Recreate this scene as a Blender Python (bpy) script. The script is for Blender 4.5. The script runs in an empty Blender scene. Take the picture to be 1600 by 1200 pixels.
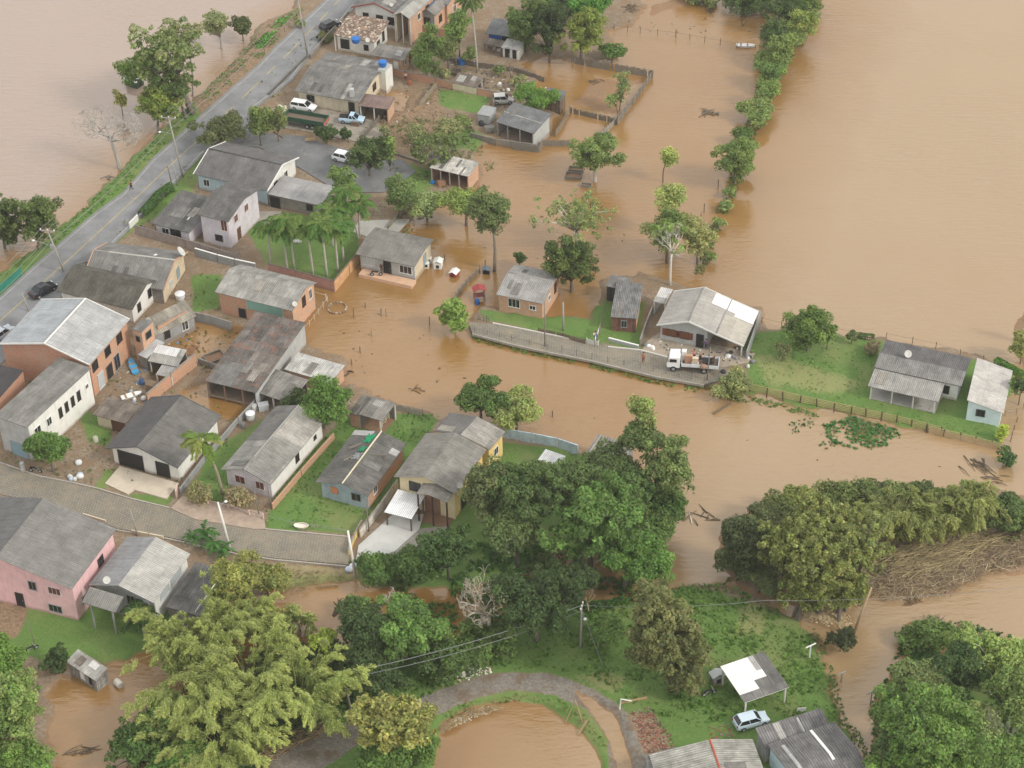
import bpy, math, random
import numpy as np
from mathutils import Matrix, Vector
random.seed(7); RNG = np.random.default_rng(11)
R = math.radians
sc = bpy.context.scene
COL = sc.collection
# ---------------------------------------------------------------- camera
FL, PITCH, ROLL = 3200.0, R(38.0), R(-1.2)        # focal length in px of the 1600 px wide photograph
CH = 168.0
CAM = np.array([0.0, -CH / math.tan(PITCH), CH])
_c, _s = math.cos(PITCH), math.sin(PITCH)
FW = np.array([0, _c, -_s]); _r0 = np.array([1.0, 0, 0]); _u0 = np.array([0, _s, _c])
RT = _r0 * math.cos(ROLL) + _u0 * math.sin(ROLL)
UP = -_r0 * math.sin(ROLL) + _u0 * math.cos(ROLL)
def G(x, y, z=0.0):
    """ground point (metres) seen at photograph pixel x, y, on the level z"""
    d = RT * (x - 800) / FL - UP * (y - 600) / FL + FW
    t = (z - CAM[2]) / d[2]
    p = CAM + d * t
    return np.array([p[0], p[1], z])
def PX(p):
    d = np.asarray(p, float) - CAM; w = d @ FW
    return 800 + FL * (d @ RT) / w, 600 - FL * (d @ UP) / w
def S(x, y):
    return FL / ((G(x, y) - CAM) @ FW)
cd = bpy.data.cameras.new('camera'); cam = bpy.data.objects.new('camera', cd); COL.objects.link(cam)
cd.sensor_width = 36.0; cd.lens = 36.0 * FL / 1600.0; cd.clip_start = 1; cd.clip_end = 6000
M = Matrix.Identity(4)
for i in range(3):
    M[i][0] = RT[i]; M[i][1] = UP[i]; M[i][2] = -FW[i]; M[i][3] = CAM[i]
cam.matrix_world = M; sc.camera = cam
# ---------------------------------------------------------------- light
SUN_EL, SUN_AZ = R(38), R(118)                     # azimuth clockwise from +Y: from the right and a little behind the camera
wd = bpy.data.worlds.new('World'); sc.world = wd; wd.use_nodes = True
nt = wd.node_tree; nt.nodes.clear()
sky = nt.nodes.new('ShaderNodeTexSky'); sky.sky_type = 'NISHITA'; sky.sun_disc = False
sky.sun_elevation = SUN_EL; sky.sun_rotation = SUN_AZ; sky.dust_density = 3.0; sky.air_density = 1.2
nz = nt.nodes.new('ShaderNodeTexNoise'); nz.inputs['Scale'].default_value = 2.4; nz.inputs['Detail'].default_value = 5
rp = nt.nodes.new('ShaderNodeValToRGB'); rp.color_ramp.elements[0].position = .36; rp.color_ramp.elements[1].position = .62
rp.color_ramp.elements[0].color = (.45, .45, .45, 1); rp.color_ramp.elements[1].color = (.92, .92, .92, 1)
mx = nt.nodes.new('ShaderNodeMix'); mx.data_type = 'RGBA'
mx.inputs[7].default_value = (12.4, 12.2, 11.7, 1)    # thin bright cloud over the clear sky
bg = nt.nodes.new('ShaderNodeBackground'); bg.inputs[1].default_value = .12
wo = nt.nodes.new('ShaderNodeOutputWorld')
tc = nt.nodes.new('ShaderNodeTexCoord')
L = nt.links.new
L(tc.outputs['Generated'], nz.inputs['Vector']); L(nz.outputs['Fac'], rp.inputs['Fac'])
L(rp.outputs['Color'], mx.inputs[0]); L(sky.outputs['Color'], mx.inputs[6])
L(mx.outputs[2], bg.inputs[0]); L(bg.outputs[0], wo.inputs[0])
sl = bpy.data.lights.new('sun', 'SUN'); sl.energy = 2.15; sl.angle = R(10); sl.color = (1.0, .95, .87)
so = bpy.data.objects.new('sun', sl); COL.objects.link(so)
_sd = Vector((math.sin(SUN_AZ) * math.cos(SUN_EL), math.cos(SUN_AZ) * math.cos(SUN_EL), math.sin(SUN_EL)))
so.rotation_euler = _sd.to_track_quat('Z', 'Y').to_euler(); so.location = (60, -60, 90)
sc.view_settings.view_transform = 'Standard'; sc.view_settings.look = 'None'
sc.view_settings.exposure = 0.15; sc.view_settings.gamma = 1.0
HAZE = .00015
sc.cycles.max_bounces = 5; sc.cycles.diffuse_bounces = 3; sc.cycles.glossy_bounces = 2; sc.cycles.transmission_bounces = 2
sc.cycles.use_denoising = True

# ---------------------------------------------------------------- materials
def lin(r, g, b):
    f = lambda c: (c / 255 / 12.92) if c / 255 <= .04045 else ((c / 255 + .055) / 1.055) ** 2.4
    return (f(r), f(g), f(b), 1.0)
MATS = {}
class NT:
    def __init__(s, name):
        s.m = bpy.data.materials.new(name); s.m.use_nodes = True
        s.t = s.m.node_tree; s.b = s.t.nodes['Principled BSDF']
        s.b.inputs['Specular IOR Level'].default_value = .3
    def n(s, typ, **kw):
        q = s.t.nodes.new(typ)
        for k, v in kw.items():
            if k in q.inputs: q.inputs[k].default_value = v
            else: setattr(q, k, v)
        return q
    def l(s, a, b): s.t.links.new(a, b)
    def coords(s, kind='Object'): return s.n('ShaderNodeTexCoord').outputs[kind]
    def noise(s, vec, scale, detail=4, rough=.55):
        q = s.n('ShaderNodeTexNoise', Scale=scale, Detail=detail, Roughness=rough); s.l(vec, q.inputs['Vector']); return q.outputs['Fac']
    def ramp(s, fac, pts):
        q = s.n('ShaderNodeValToRGB'); e = q.color_ramp.elements
        while len(e) < len(pts): e.new(.5)
        for i, (p, c) in enumerate(pts): e[i].position = p; e[i].color = c if len(c) == 4 else (*c, 1)
        s.l(fac, q.inputs['Fac']); return q.outputs['Color']
    def mix(s, fac, a, b, blend='MIX'):
        q = s.n('ShaderNodeMix', data_type='RGBA', blend_type=blend)
        for inp, v in ((q.inputs[0], fac), (q.inputs[6], a), (q.inputs[7], b)):
            if hasattr(v, 'is_linked') or hasattr(v, 'links'): s.l(v, inp)
            else: inp.default_value = v
        return q.outputs[2]
    def math(s, op, a, b=0.0, clamp=False):
        q = s.n('ShaderNodeMath', operation=op, use_clamp=clamp)
        for inp, v in ((q.inputs[0], a), (q.inputs[1], b)):
            if hasattr(v, 'links'): s.l(v, inp)
            else: inp.default_value = v
        return q.outputs[0]
    def bump(s, h, strength, dist):
        q = s.n('ShaderNodeBump', Strength=strength, Distance=dist); s.l(h, q.inputs['Height']); s.l(q.outputs[0], s.b.inputs['Normal'])
    def base(s, c):
        if hasattr(c, 'links'): s.l(c, s.b.inputs['Base Color'])
        else: s.b.inputs['Base Color'].default_value = c
    def rough(s, r): s.b.inputs['Roughness'].default_value = r; return s
def g3(v): return (v, v, v, 1)
def sc_(c, k): return (min(1, c[0] * k), min(1, c[1] * k), min(1, c[2] * k), 1)
def paint(r, g, b, rough=.6, dirt=.25, metal=0, tide=0):
    """painted, plastered or plain surface, blotched with dirt"""
    key = ('p', r, g, b, rough, dirt, metal, tide)
    if key in MATS: return MATS[key]
    t = NT('surface'); c = lin(r, g, b); v = t.coords()
    n1 = t.noise(v, .9, 5, .65); n2 = t.noise(v, 6, 3)
    f = t.ramp(n1, [(.38, (0, 0, 0)), (.72, (1, 1, 1))])
    dc = (c[0] * .45 + .03, c[1] * .45 + .028, c[2] * .45 + .025, 1)
    f2 = t.math('MULTIPLY', t.math('MULTIPLY', f, n2), dirt * 2.4, True)
    x = t.mix(f2, c, dc)
    if tide:     # silt line left by the flood on the lowest part of a wall, rain streaks below the eaves
        ps = t.n('ShaderNodeSeparateXYZ'); t.l(v, ps.inputs[0]); k = t.math('ADD', ps.outputs[2], t.math('MULTIPLY', t.math('SUBTRACT', n1, .5), 1.6))
        x = t.mix(t.ramp(k, [(.25, (.55,) * 3), (.55, (0, 0, 0))]), x, lin(132, 104, 78))
        mp = t.n('ShaderNodeMapping'); mp.inputs['Scale'].default_value = (2.6, 2.6, .22); t.l(v, mp.inputs['Vector'])
        x = t.mix(t.ramp(t.noise(mp.outputs[0], 1.5, 4, .7), [(.5, (0, 0, 0)), (.72, (.42,) * 3)]), x, dc)
    t.base(x); t.rough(rough); t.b.inputs['Metallic'].default_value = metal
    MATS[key] = t.m; return t.m
def brick(r=200, g=138, b=104, wash=.35, sx=.24, sy=.2):
    key = ('b', r, g, b, wash)
    if key in MATS: return MATS[key]
    t = NT('brick'); c = lin(r, g, b)
    v = t.coords('UV')
    q = t.n('ShaderNodeTexBrick', Scale=1.0, Color1=c, Color2=sc_(c, .72), Mortar=lin(186, 170, 150))
    q.inputs['Brick Width'].default_value = sx; q.inputs['Row Height'].default_value = sy; q.inputs['Mortar Size'].default_value = .018
    t.l(v, q.inputs['Vector'])
    n = t.noise(t.coords(), 1.3, 5, .65)
    f = t.ramp(n, [(.42, (0, 0, 0)), (.68, (wash * 2,) * 3)])
    t.base(t.mix(f, q.outputs['Color'], lin(168, 150, 130))); t.rough(.85)
    MATS[key] = t.m; return t.m
def roofing(v=118, tint=(0, 0, 0), var=.22, stain=.5, kind='fibre', seed=0, rib=.24):
    """corrugated sheets, laid in courses, each sheet with its own age; UV in metres"""
    key = ('r', v, tint, var, stain, kind, seed, rib)
    if key in MATS: return MATS[key]
    v += 10; t = NT('roofing'); c = lin(v + tint[0] + 2, v + tint[1], v + tint[2] - 3)
    uv = t.coords('UV')
    mp = t.n('ShaderNodeMapping'); mp.inputs['Location'].default_value = (seed * 3.7, seed * 1.9, 0); t.l(uv, mp.inputs['Vector']); uvm = mp.outputs[0]
    q = t.n('ShaderNodeTexBrick', Scale=1.0, Color1=g3(1.0 + var), Color2=g3(1.0 - var), Mortar=g3(.72))
    q.offset = 0.0; q.inputs['Brick Width'].default_value = 1.1; q.inputs['Row Height'].default_value = 1.9; q.inputs['Mortar Size'].default_value = .02; q.inputs['Bias'].default_value = -.1
    t.l(uvm, q.inputs['Vector'])
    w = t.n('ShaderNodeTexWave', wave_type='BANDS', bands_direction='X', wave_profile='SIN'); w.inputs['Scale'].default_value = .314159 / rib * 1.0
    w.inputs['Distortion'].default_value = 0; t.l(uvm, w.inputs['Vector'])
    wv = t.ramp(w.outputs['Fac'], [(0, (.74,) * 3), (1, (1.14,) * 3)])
    n1 = t.noise(uvm, .55, 6, .7)
    sm = t.n('ShaderNodeMapping'); sm.inputs['Scale'].default_value = (3.0, .35, 1); t.l(uvm, sm.inputs['Vector'])
    n2 = t.noise(sm.outputs[0], 1.6, 4, .6)
    n3 = t.noise(uvm, 9, 3, .7)
    f1 = t.ramp(n1, [(.35, (1 - stain * .75,) * 3), (.68, (1.14,) * 3)])
    f2 = t.ramp(n2, [(.3, (1 - stain * .6,) * 3), (.65, (1.1,) * 3)])
    f3 = t.ramp(n3, [(.3, (.82,) * 3), (.7, (1.14,) * 3)])
    x = t.mix(1.0, c, q.outputs['Color'], 'MULTIPLY'); x = t.mix(1.0, x, f1, 'MULTIPLY'); x = t.mix(1.0, x, f2, 'MULTIPLY'); x = t.mix(1.0, x, f3, 'MULTIPLY')
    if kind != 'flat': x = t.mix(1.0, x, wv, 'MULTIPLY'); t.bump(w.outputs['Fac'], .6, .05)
    if kind == 'rust':
        rs = t.ramp(t.noise(uvm, .8, 5, .7), [(.52, (0, 0, 0)), (.62, (.8, .8, .8))]); x = t.mix(rs, x, lin(120, 88, 74))
    t.base(x); t.rough(.45 if kind == 'metal' else .85)
    if kind == 'metal': t.b.inputs['Metallic'].default_value = .25
    MATS[key] = t.m; return t.m
def clay_tiles():
    if 'clay' in MATS: return MATS['clay']
    t = NT('clay_tiles'); uv = t.coords('UV')
    vo = t.n('ShaderNodeTexVoronoi', Scale=3.2); t.l(uv, vo.inputs['Vector'])
    sep = t.n('ShaderNodeSeparateColor'); t.l(vo.outputs['Color'], sep.inputs[0])
    x = t.ramp(sep.outputs[0], [(0, lin(96, 84, 76)), (.35, lin(128, 108, 94)), (.7, lin(150, 124, 106)), (.9, lin(196, 188, 172))])
    f = t.ramp(t.noise(uv, .5, 4), [(.35, (.6,) * 3), (.7, (1.1,) * 3)])
    t.base(t.mix(1.0, x, f, 'MULTIPLY')); t.rough(.9); t.bump(vo.outputs['Distance'], .5, .05)
    MATS['clay'] = t.m; return t.m
def planks(r=96, g=86, b=76, w=.2):
    key = ('pl', r, g, b, w)
    if key in MATS: return MATS[key]
    t = NT('planks'); c = lin(r, g, b)
    q = t.n('ShaderNodeTexBrick', Scale=1.0, Color1=sc_(c, 1.3), Color2=sc_(c, .7), Mortar=sc_(c, .25)); q.offset = .5
    q.inputs['Brick Width'].default_value = w; q.inputs['Row Height'].default_value = 4; q.inputs['Mortar Size'].default_value = .012
    t.l(t.coords('UV'), q.inputs['Vector'])
    f = t.ramp(t.noise(t.coords(), 2.2, 5), [(.35, (.65,) * 3), (.7, (1.15,) * 3)])
    t.base(t.mix(1.0, q.outputs['Color'], f, 'MULTIPLY')); t.rough(.85)
    MATS[key] = t.m; return t.m
def glass():
    if 'glass' in MATS: return MATS['glass']
    t = NT('glass'); t.base(lin(34, 36, 40)); t.rough(.12); t.b.inputs['Specular IOR Level'].default_value = .6
    MATS['glass'] = t.m; return t.m
def carpaint(r, g, b):
    key = ('car', r, g, b)
    if key in MATS: return MATS[key]
    t = NT('car_paint'); t.base(lin(r, g, b)); t.rough(.28); t.b.inputs['Coat Weight'].default_value = .6; t.b.inputs['Coat Roughness'].default_value = .08
    MATS[key] = t.m; return t.m
def bark(r=120, g=110, b=98):
    key = ('bk', r, g, b)
    if key in MATS: return MATS[key]
    t = NT('bark'); c = lin(r, g, b)
    f = t.noise(t.coords(), 3.5, 5, .7)
    t.base(t.mix(f, sc_(c, .45), sc_(c, 1.35))); t.rough(.9)
    MATS[key] = t.m; return t.m
def foliage():
    if 'leaf' in MATS: return MATS['leaf']
    t = NT('foliage'); a = t.n('ShaderNodeAttribute', attribute_name='tone'); t.base(a.outputs['Color']); t.rough(.6)
    tr = t.n('ShaderNodeBsdfTranslucent'); t.l(t.mix(1.0, a.outputs['Color'], (1.3, 1.35, .7, 1), 'MULTIPLY'), tr.inputs['Color'])
    ms = t.n('ShaderNodeMixShader'); ms.inputs[0].default_value = .38
    out = t.t.nodes['Material Output']; t.l(t.b.outputs[0], ms.inputs[1]); t.l(tr.outputs[0], ms.inputs[2]); t.l(ms.outputs[0], out.inputs['Surface'])
    MATS['leaf'] = t.m; return t.m

# ---------------------------------------------------------------- objects
def tag(o, label=None, cat=None, group=None, kind=None):
    if label: o['label'] = label
    if cat: o['category'] = cat
    if group: o['group'] = group
    if kind: o['kind'] = kind
    return o
def empty(name, loc, rz=0.0, label=None, cat=None, group=None):
    o = bpy.data.objects.new(name, None); COL.objects.link(o); o.empty_display_size = .3
    o.location = loc; o.rotation_euler = (0, 0, rz); return tag(o, label, cat, group)
def basis(d):
    d = np.asarray(d, float); d = d / (np.linalg.norm(d) + 1e-9)
    a = np.array([0, 0, 1.0]) if abs(d[2]) < .9 else np.array([1.0, 0, 0])
    x = np.cross(a, d); x /= np.linalg.norm(x); return x, np.cross(d, x), d
class MB:
    """collects boxes, prisms and tubes into one mesh; UV in metres"""
    def __init__(s): s.v = []; s.f = []; s.uv = []; s.mi = []; s.mats = []
    def mat(s, m):
        if m not in s.mats: s.mats.append(m)
        return s.mats.index(m)
    def face(s, pts, uv=None, mi=0):
        i = len(s.v); s.v.extend([tuple(map(float, p)) for p in pts]); s.f.append(list(range(i, i + len(pts))))
        if uv is None:
            p = [np.array(q, float) for q in pts]; n = np.cross(p[1] - p[0], p[2] - p[0])
            if abs(n[2]) > .8 * np.linalg.norm(n): uv = [(q[0], q[1]) for q in p]
            else:
                h = np.array([-n[1], n[0], 0]); h /= (np.linalg.norm(h) + 1e-9); uv = [(q @ h, q[2]) for q in p]
        s.uv.append(uv); s.mi.append(mi)
    def box(s, c, d, rz=0.0, mi=0, taper=1.0):
        cx, cy, cz = c; a, b, h = d[0] / 2, d[1] / 2, d[2] / 2; co, si = math.cos(rz), math.sin(rz)
        P = []
        for z, k in ((-h, 1), (h, taper)):
            for x, y in ((-a, -b), (a, -b), (a, b), (-a, b)):
                x *= k; y *= k; P.append((cx + x * co - y * si, cy + x * si + y * co, cz + z))
        for f in ((3, 2, 1, 0), (4, 5, 6, 7), (0, 1, 5, 4), (1, 2, 6, 5), (2, 3, 7, 6), (3, 0, 4, 7)): s.face([P[i] for i in f], None, mi)
        return s
    def bar(s, p, q, w, h=None, mi=0):
        h = h or w; p = np.asarray(p, float); q = np.asarray(q, float); x, y, d = basis(q - p); x = x * w / 2; y = y * h / 2
        a = [p - x - y, p + x - y, p + x + y, p - x + y]; b = [k + (q - p) for k in a]
        s.face([a[3], a[2], a[1], a[0]], None, mi); s.face(b, None, mi)
        for i in range(4): j = (i + 1) % 4; s.face([a[i], a[j], b[j], b[i]], None, mi)
        return s
    def tube(s, pts, rad, n=6, mi=0):
        pts = [np.asarray(p, float) for p in pts]
        if not hasattr(rad, '__len__'): rad = [rad] * len(pts)
        rings = []; x = None
        for i, p in enumerate(pts):
            d = pts[min(i + 1, len(pts) - 1)] - pts[max(i - 1, 0)]
            if x is None: x, y, d = basis(d)
            else:
                d = d / (np.linalg.norm(d) + 1e-9); x = x - d * (x @ d); x /= (np.linalg.norm(x) + 1e-9); y = np.cross(d, x)
            rings.append([p + (x * math.cos(2 * math.pi * k / n) + y * math.sin(2 * math.pi * k / n)) * rad[i] for k in range(n)])
        for a, b in zip(rings, rings[1:]):
            for k in range(n): j = (k + 1) % n; s.face([a[k], a[j], b[j], b[k]], ((0, 0), (.1, 0), (.1, .1), (0, .1)), mi)
        s.face(rings[0][::-1], [(0, 0)] * n, mi); s.face(rings[-1], [(0, 0)] * n, mi)
        return s
    def lathe(s, c, prof, n=14, mi=0, rx=1.0, ry=1.0):
        R_ = [[(c[0] + r * rx * math.cos(2 * math.pi * k / n), c[1] + r * ry * math.sin(2 * math.pi * k / n), c[2] + z) for k in range(n)] for r, z in prof]
        for a, b in zip(R_, R_[1:]):
            for k in range(n): j = (k + 1) % n; s.face([a[k], a[j], b[j], b[k]], ((0, 0), (.1, 0), (.1, .1), (0, .1)), mi)
        s.face(R_[0][::-1], [(0, 0)] * n, mi); s.face(R_[-1], [(0, 0)] * n, mi); return s
    def prism(s, poly, z0, z1, mi=0, side=True):
        poly = [tuple(p[:2]) for p in poly]
        ar = sum(poly[i][0] * poly[(i + 1) % len(poly)][1] - poly[(i + 1) % len(poly)][0] * poly[i][1] for i in range(len(poly)))
        if ar < 0: poly = poly[::-1]
        s.face([(x, y, z1) for x, y in poly], None, mi)
        if side:
            for i in range(len(poly)):
                (x, y), (p, q) = poly[i], poly[(i + 1) % len(poly)]
                s.face([(x, y, z0), (p, q, z0), (p, q, z1), (x, y, z1)], None, mi)
        return s
    def extr(s, prof, y0, y1, axis='y', mi=0):
        """closed profile [(x, z)] extruded along y (or x)"""
        f = (lambda p, k: (p[0], k, p[1])) if axis == 'y' else (lambda p, k: (k, p[0], p[1]))
        a = [f(p, y0) for p in prof]; b = [f(p, y1) for p in prof]
        s.face(a, None, mi); s.face(b[::-1], None, mi)
        for i in range(len(prof)): j = (i + 1) % len(prof); s.face([a[j], a[i], b[i], b[j]], None, mi)
        return s
    def build(s, name, mats, parent=None, loc=None, smooth=False, rz=0.0, bevel=0):
        me = bpy.data.meshes.new(name); me.from_pydata(s.v, [], s.f)
        uvl = me.uv_layers.new(name='UVMap'); flat = [c for u in s.uv for t in u for c in t]; uvl.data.foreach_set('uv', flat)
        if not isinstance(mats, (list, tuple)): mats = [mats]
        for m in mats: me.materials.append(m)
        me.polygons.foreach_set('material_index', s.mi)
        if smooth or bevel:
            import bmesh
            b = bmesh.new(); b.from_mesh(me); bmesh.ops.remove_doubles(b, verts=b.verts, dist=.0008); b.to_mesh(me); b.free()
        if smooth: me.polygons.foreach_set('use_smooth', [True] * len(me.polygons))
        me.update()
        o = bpy.data.objects.new(name, me); COL.objects.link(o)
        if parent: o.parent = parent
        if loc is not None: o.location = loc
        if rz: o.rotation_euler = (0, 0, rz)
        if bevel:
            md = o.modifiers.new('bevel', 'BEVEL'); md.width = bevel; md.segments = 2; md.limit_method = 'ANGLE'
        return o
def copy_tree(o, parent=None):
    c = o.copy(); COL.objects.link(c); c.parent = parent
    for ch in list(o.children): copy_tree(ch, c)
    return c
_lat = np.random.default_rng(5).random((256, 256))
def vnoise(x, y, scale=1.0, seed=0):
    x = np.asarray(x, float) * scale + seed * 17.3; y = np.asarray(y, float) * scale + seed * 9.1
    xi = np.floor(x).astype(int); yi = np.floor(y).astype(int); fx = x - xi; fy = y - yi
    fx = fx * fx * (3 - 2 * fx); fy = fy * fy * (3 - 2 * fy); g = lambda a, b: _lat[a % 256, b % 256]
    return (g(xi, yi) * (1 - fx) + g(xi + 1, yi) * fx) * (1 - fy) + (g(xi, yi + 1) * (1 - fx) + g(xi + 1, yi + 1) * fx) * fy
def fnoise(x, y, scale, seed=0): return (vnoise(x, y, scale, seed) + .5 * vnoise(x, y, scale * 2.1, seed + 1) + .25 * vnoise(x, y, scale * 4.3, seed + 2)) / 1.75

# ================================================================ SETTING: terrain, water, roads
def P2(pts, z=0.0): return np.array([G(x, y, z)[:2] for x, y in pts])
def sdist(poly, X, Y):
    """signed distance to a polygon, positive inside"""
    d = np.full(X.shape, 1e9); ins = np.zeros(X.shape, bool); n = len(poly)
    for i in range(n):
        ax, ay = poly[i]; bx, by = poly[(i + 1) % n]; ex, ey = bx - ax, by - ay
        t = np.clip(((X - ax) * ex + (Y - ay) * ey) / (ex * ex + ey * ey + 1e-9), 0, 1)
        d = np.minimum(d, np.hypot(X - ax - t * ex, Y - ay - t * ey))
        if ay != by: ins ^= ((ay > Y) != (by > Y)) & (X < (bx - ax) * (Y - ay) / (by - ay) + ax)
    return np.where(ins, d, -d)
ZL = .42                                              # level of the village ground above the flood water
LAND = [
 # (polygon in photograph pixels, height, width of the bank in metres)
 ([(-80,480),(0,425),(30,405),(65,375),(100,348),(150,300),(225,232),(282,172),(312,142),(382,80),(400,40),(450,15),(462,-10),(480,-60),(640,-60),(560,60),(420,200),(330,260),(200,400),(0,620),(-80,700)], .45, 1.2),
 ([(560,-60),(1000,-60),(1010,10),(985,42),(955,50),(965,95),(895,100),(850,92),(815,100),(850,122),(835,140),(872,160),(880,190),(850,234),(775,224),(745,232),(756,262),(748,290),(690,312),(648,335),(618,372),(562,405),(524,452),(490,452),(482,500),(462,535),(545,560),(545,600),(640,632),(700,655),(790,672),(905,704),(980,715),(985,770),(1000,830),(960,850),(880,870),(800,915),(690,925),(640,918),(575,925),(545,905),(430,932),(330,985),(225,1020),(170,1045),(100,1038),(80,1090),(90,1180),(80,1300),(-90,1300),(-90,560),(60,500),(480,0)], ZL, 1.0),
 ([(880,168),(905,140),(925,118),(1015,118),(988,160),(962,190),(920,178)], .06, 1.5),
 ([(1000,5),(1180,-60),(1290,-60),(1100,8),(1000,40)], .1, 2.5),
 ([(735,500),(752,478),(800,486),(880,492),(920,494),(934,470),(940,432),(1000,428),(1045,438),(1190,482),(1200,510),(1240,511),(1300,517),(1340,526),(1380,528),(1530,552),(1588,585),(1580,612),(1562,640),(1560,690),(1568,704),(1500,690),(1400,666),(1300,644),(1180,620),(1100,606),(1000,584),(900,560),(820,543),(790,530),(735,518)], .42, .8),
 ([(1570,505),(1600,470),(1680,450),(1680,600),(1600,590),(1575,560)], .15, 1.5),
 ([(1195,-60),(1300,-60),(1270,50),(1225,110),(1205,160),(1180,230),(1150,300),(1125,360),(1098,430),(1060,432),(1100,350),(1135,290),(1165,190),(1185,120)], .12, 2.5),
 ([(1128,912),(1122,830),(1180,792),(1250,775),(1330,768),(1450,772),(1530,758),(1600,772),(1680,772),(1680,895),(1560,898),(1500,930),(1430,937),(1360,930),(1320,915),(1255,962),(1200,938)], .45, 2.0),
 ([(1400,975),(1440,955),(1475,965),(1480,1015),(1540,990),(1680,1000),(1680,1300),(1360,1300),(1352,1160),(1362,1100),(1400,1040),(1420,1005)], .4, 2.0),
 ([(330,1300),(240,1180),(260,1100),(420,1010),(560,1000),(640,985),(690,1025),(720,1000),(800,962),(870,932),(930,942),(1000,932),(1065,915),(1130,908),(1200,936),(1250,968),(1275,1000),(1300,1060),(1312,1120),(1345,1155),(1370,1300)], .45, 1.2),
 ([(1290,665),(1330,655),(1390,668),(1410,680),(1380,698),(1330,695)], .06, 1.5),
]
CUT = [
 ([(690,1130),(730,1108),(800,1096),(850,1102),(882,1122),(908,1142),(926,1165),(938,1190),(948,1300),(650,1300),(680,1180)], .8),
 ([(898,1080),(930,1092),(956,1115),(974,1145),(988,1200),(1000,1300),(966,1300),(964,1200),(955,1165),(936,1132),(912,1102)], .5),
 ([(268,512),(300,500),(385,512),(375,550),(345,578),(290,568),(262,545)], .5),
 ([(280,612),(330,596),(385,625),(380,662),(345,655),(295,632)], .4),
 ([(838,100),(880,100),(900,120),(905,140),(880,165),(872,160),(836,140),(852,122)], .5),
 ([(236,560),(262,545),(290,560),(268,590),(245,600)], .6),
 ([(600,140),(640,150),(630,175),(600,170)], .8),
 ([(865,182),(955,190),(925,222),(862,214)], .5),
 ([(885,880),(1000,850),(1040,905),(985,928),(930,935),(885,915)], 1.0),
]
ZONE = [  # polygon, what covers it, feather in metres
 ([(-80,560),(110,430),(205,300),(330,170),(470,20),(420,10),(380,80),(300,150),(150,300),(0,420),(-80,470)], 'grass', .8),
 ([(300,150),(385,80),(420,20),(470,10),(410,95),(310,182)], 'dirt', 1.0),
 ([(385,360),(440,330),(560,350),(560,400),(523,450),(420,420)], 'grass', .6),
 ([(300,430),(345,430),(340,480),(300,490)], 'grass', .8),
 ([(620,250),(690,270),(660,310),(600,290)], 'grass', 1.5),
 ([(180,245),(340,210),(300,300),(180,380)], 'grass', 1.0),
 ([(540,650),(690,645),(620,760),(550,835),(415,825),(430,770)], 'grass', .6),
 ([(775,690),(905,705),(1000,760),(900,800),(730,760)], 'grass', 1.0),
 ([(750,485),(920,495),(935,540),(760,500)], 'grass', .6), ([(925,470),(1010,470),(1000,550),(925,530)], 'grass', 1.2),
 ([(1160,525),(1240,510),(1360,530),(1600,580),(1570,705),(1350,655),(1170,615)], 'grass', 1.2),
 ([(1040,590),(1180,612),(1400,668),(1570,706),(1500,700),(1180,628),(900,570),(740,525),(740,515)], 'grass', .6),
 ([(20,950),(225,930),(330,985),(225,1025),(100,1045),(0,1010)], 'grass', .8),
 ([(740,740),(560,900),(400,900),(430,930),(560,910),(800,930),(1000,860),(1000,760)], 'grass', 1.5),
 ([(330,1300),(240,1180),(420,1010),(700,1000),(800,955),(1060,910),(1250,960),(1320,1100),(1370,1300)], 'grass', 1.0),
 ([(1400,960),(1480,960),(1680,1000),(1680,1300),(1350,1300),(1350,1100)], 'grass', 1.0),
 ([(1185,-60),(1300,-60),(1225,110),(1140,340),(1060,440),(1165,190)], 'grass', 1.0),
 ([(1280,655),(1420,665),(1400,705),(1320,700)], 'grass', 1.0),
 ([(640,170),(760,210),(745,235),(650,225)], 'grass', 1.2), ([(685,140),(770,150),(750,178),(675,165)], 'grass', .8),
 ([(145,770),(165,730),(190,745),(160,765)], 'grass', .6), ([(200,770),(270,775),(265,792),(205,780)], 'grass', .5),
 ([(140,690),(120,640),(165,650),(175,700)], 'grass', .8), ([(280,800),(330,700),(420,650),(480,640),(420,700),(330,800)], 'grass', 1.0),
 ([(0,940),(45,940),(30,1000),(0,1000)], 'dirt', .6),
 ([(380,1215),(450,1165),(540,1130),(600,1108),(680,1085),(720,1065),(780,1052),(850,1052),(900,1066),(960,1093),(985,1125),(1010,1170),(1020,1215),(955,1215),(950,1150),(920,1112),(870,1086),(800,1078),(740,1090),(700,1108),(640,1130),(560,1165),(480,1215)], 'gravel', .5),
 ([(985,1120),(1020,1110),(1040,1150),(1060,1190),(1020,1210),(1000,1160)], 'dirt', .8),
 ([(1345,940),(1380,900),(1400,870),(1500,850),(1600,830),(1680,830),(1680,900),(1500,930)], 'dirt', 1.5),
 ([(1165,940),(1200,945),(1190,990),(1140,1000)], 'dry', 1.5), ([(930,1050),(980,1060),(960,1085),(900,1062)], 'dry', 1.5),
 ([(1180,555),(1230,560),(1350,600),(1300,615),(1200,600)], 'dry', 2.0),
 ([(560,140),(680,140),(700,200),(650,240),(560,215)], 'dirt', 1.0),
 ([(430,880),(560,890),(540,905),(430,930),(400,900)], 'dry', 1.0),
]
x0, x1, y0, y1, st = -135.0, 135.0, -105.0, 165.0, .55
xs = np.arange(x0, x1 + .01, st); ys = np.arange(y0, y1 + .01, st); X, Y = np.meshgrid(xs, ys)
wob = (fnoise(X, Y, .35, 1) - .5) * 2.2 + (fnoise(X, Y, 1.3, 4) - .5) * .9
H = np.full(X.shape, -.7)
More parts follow.
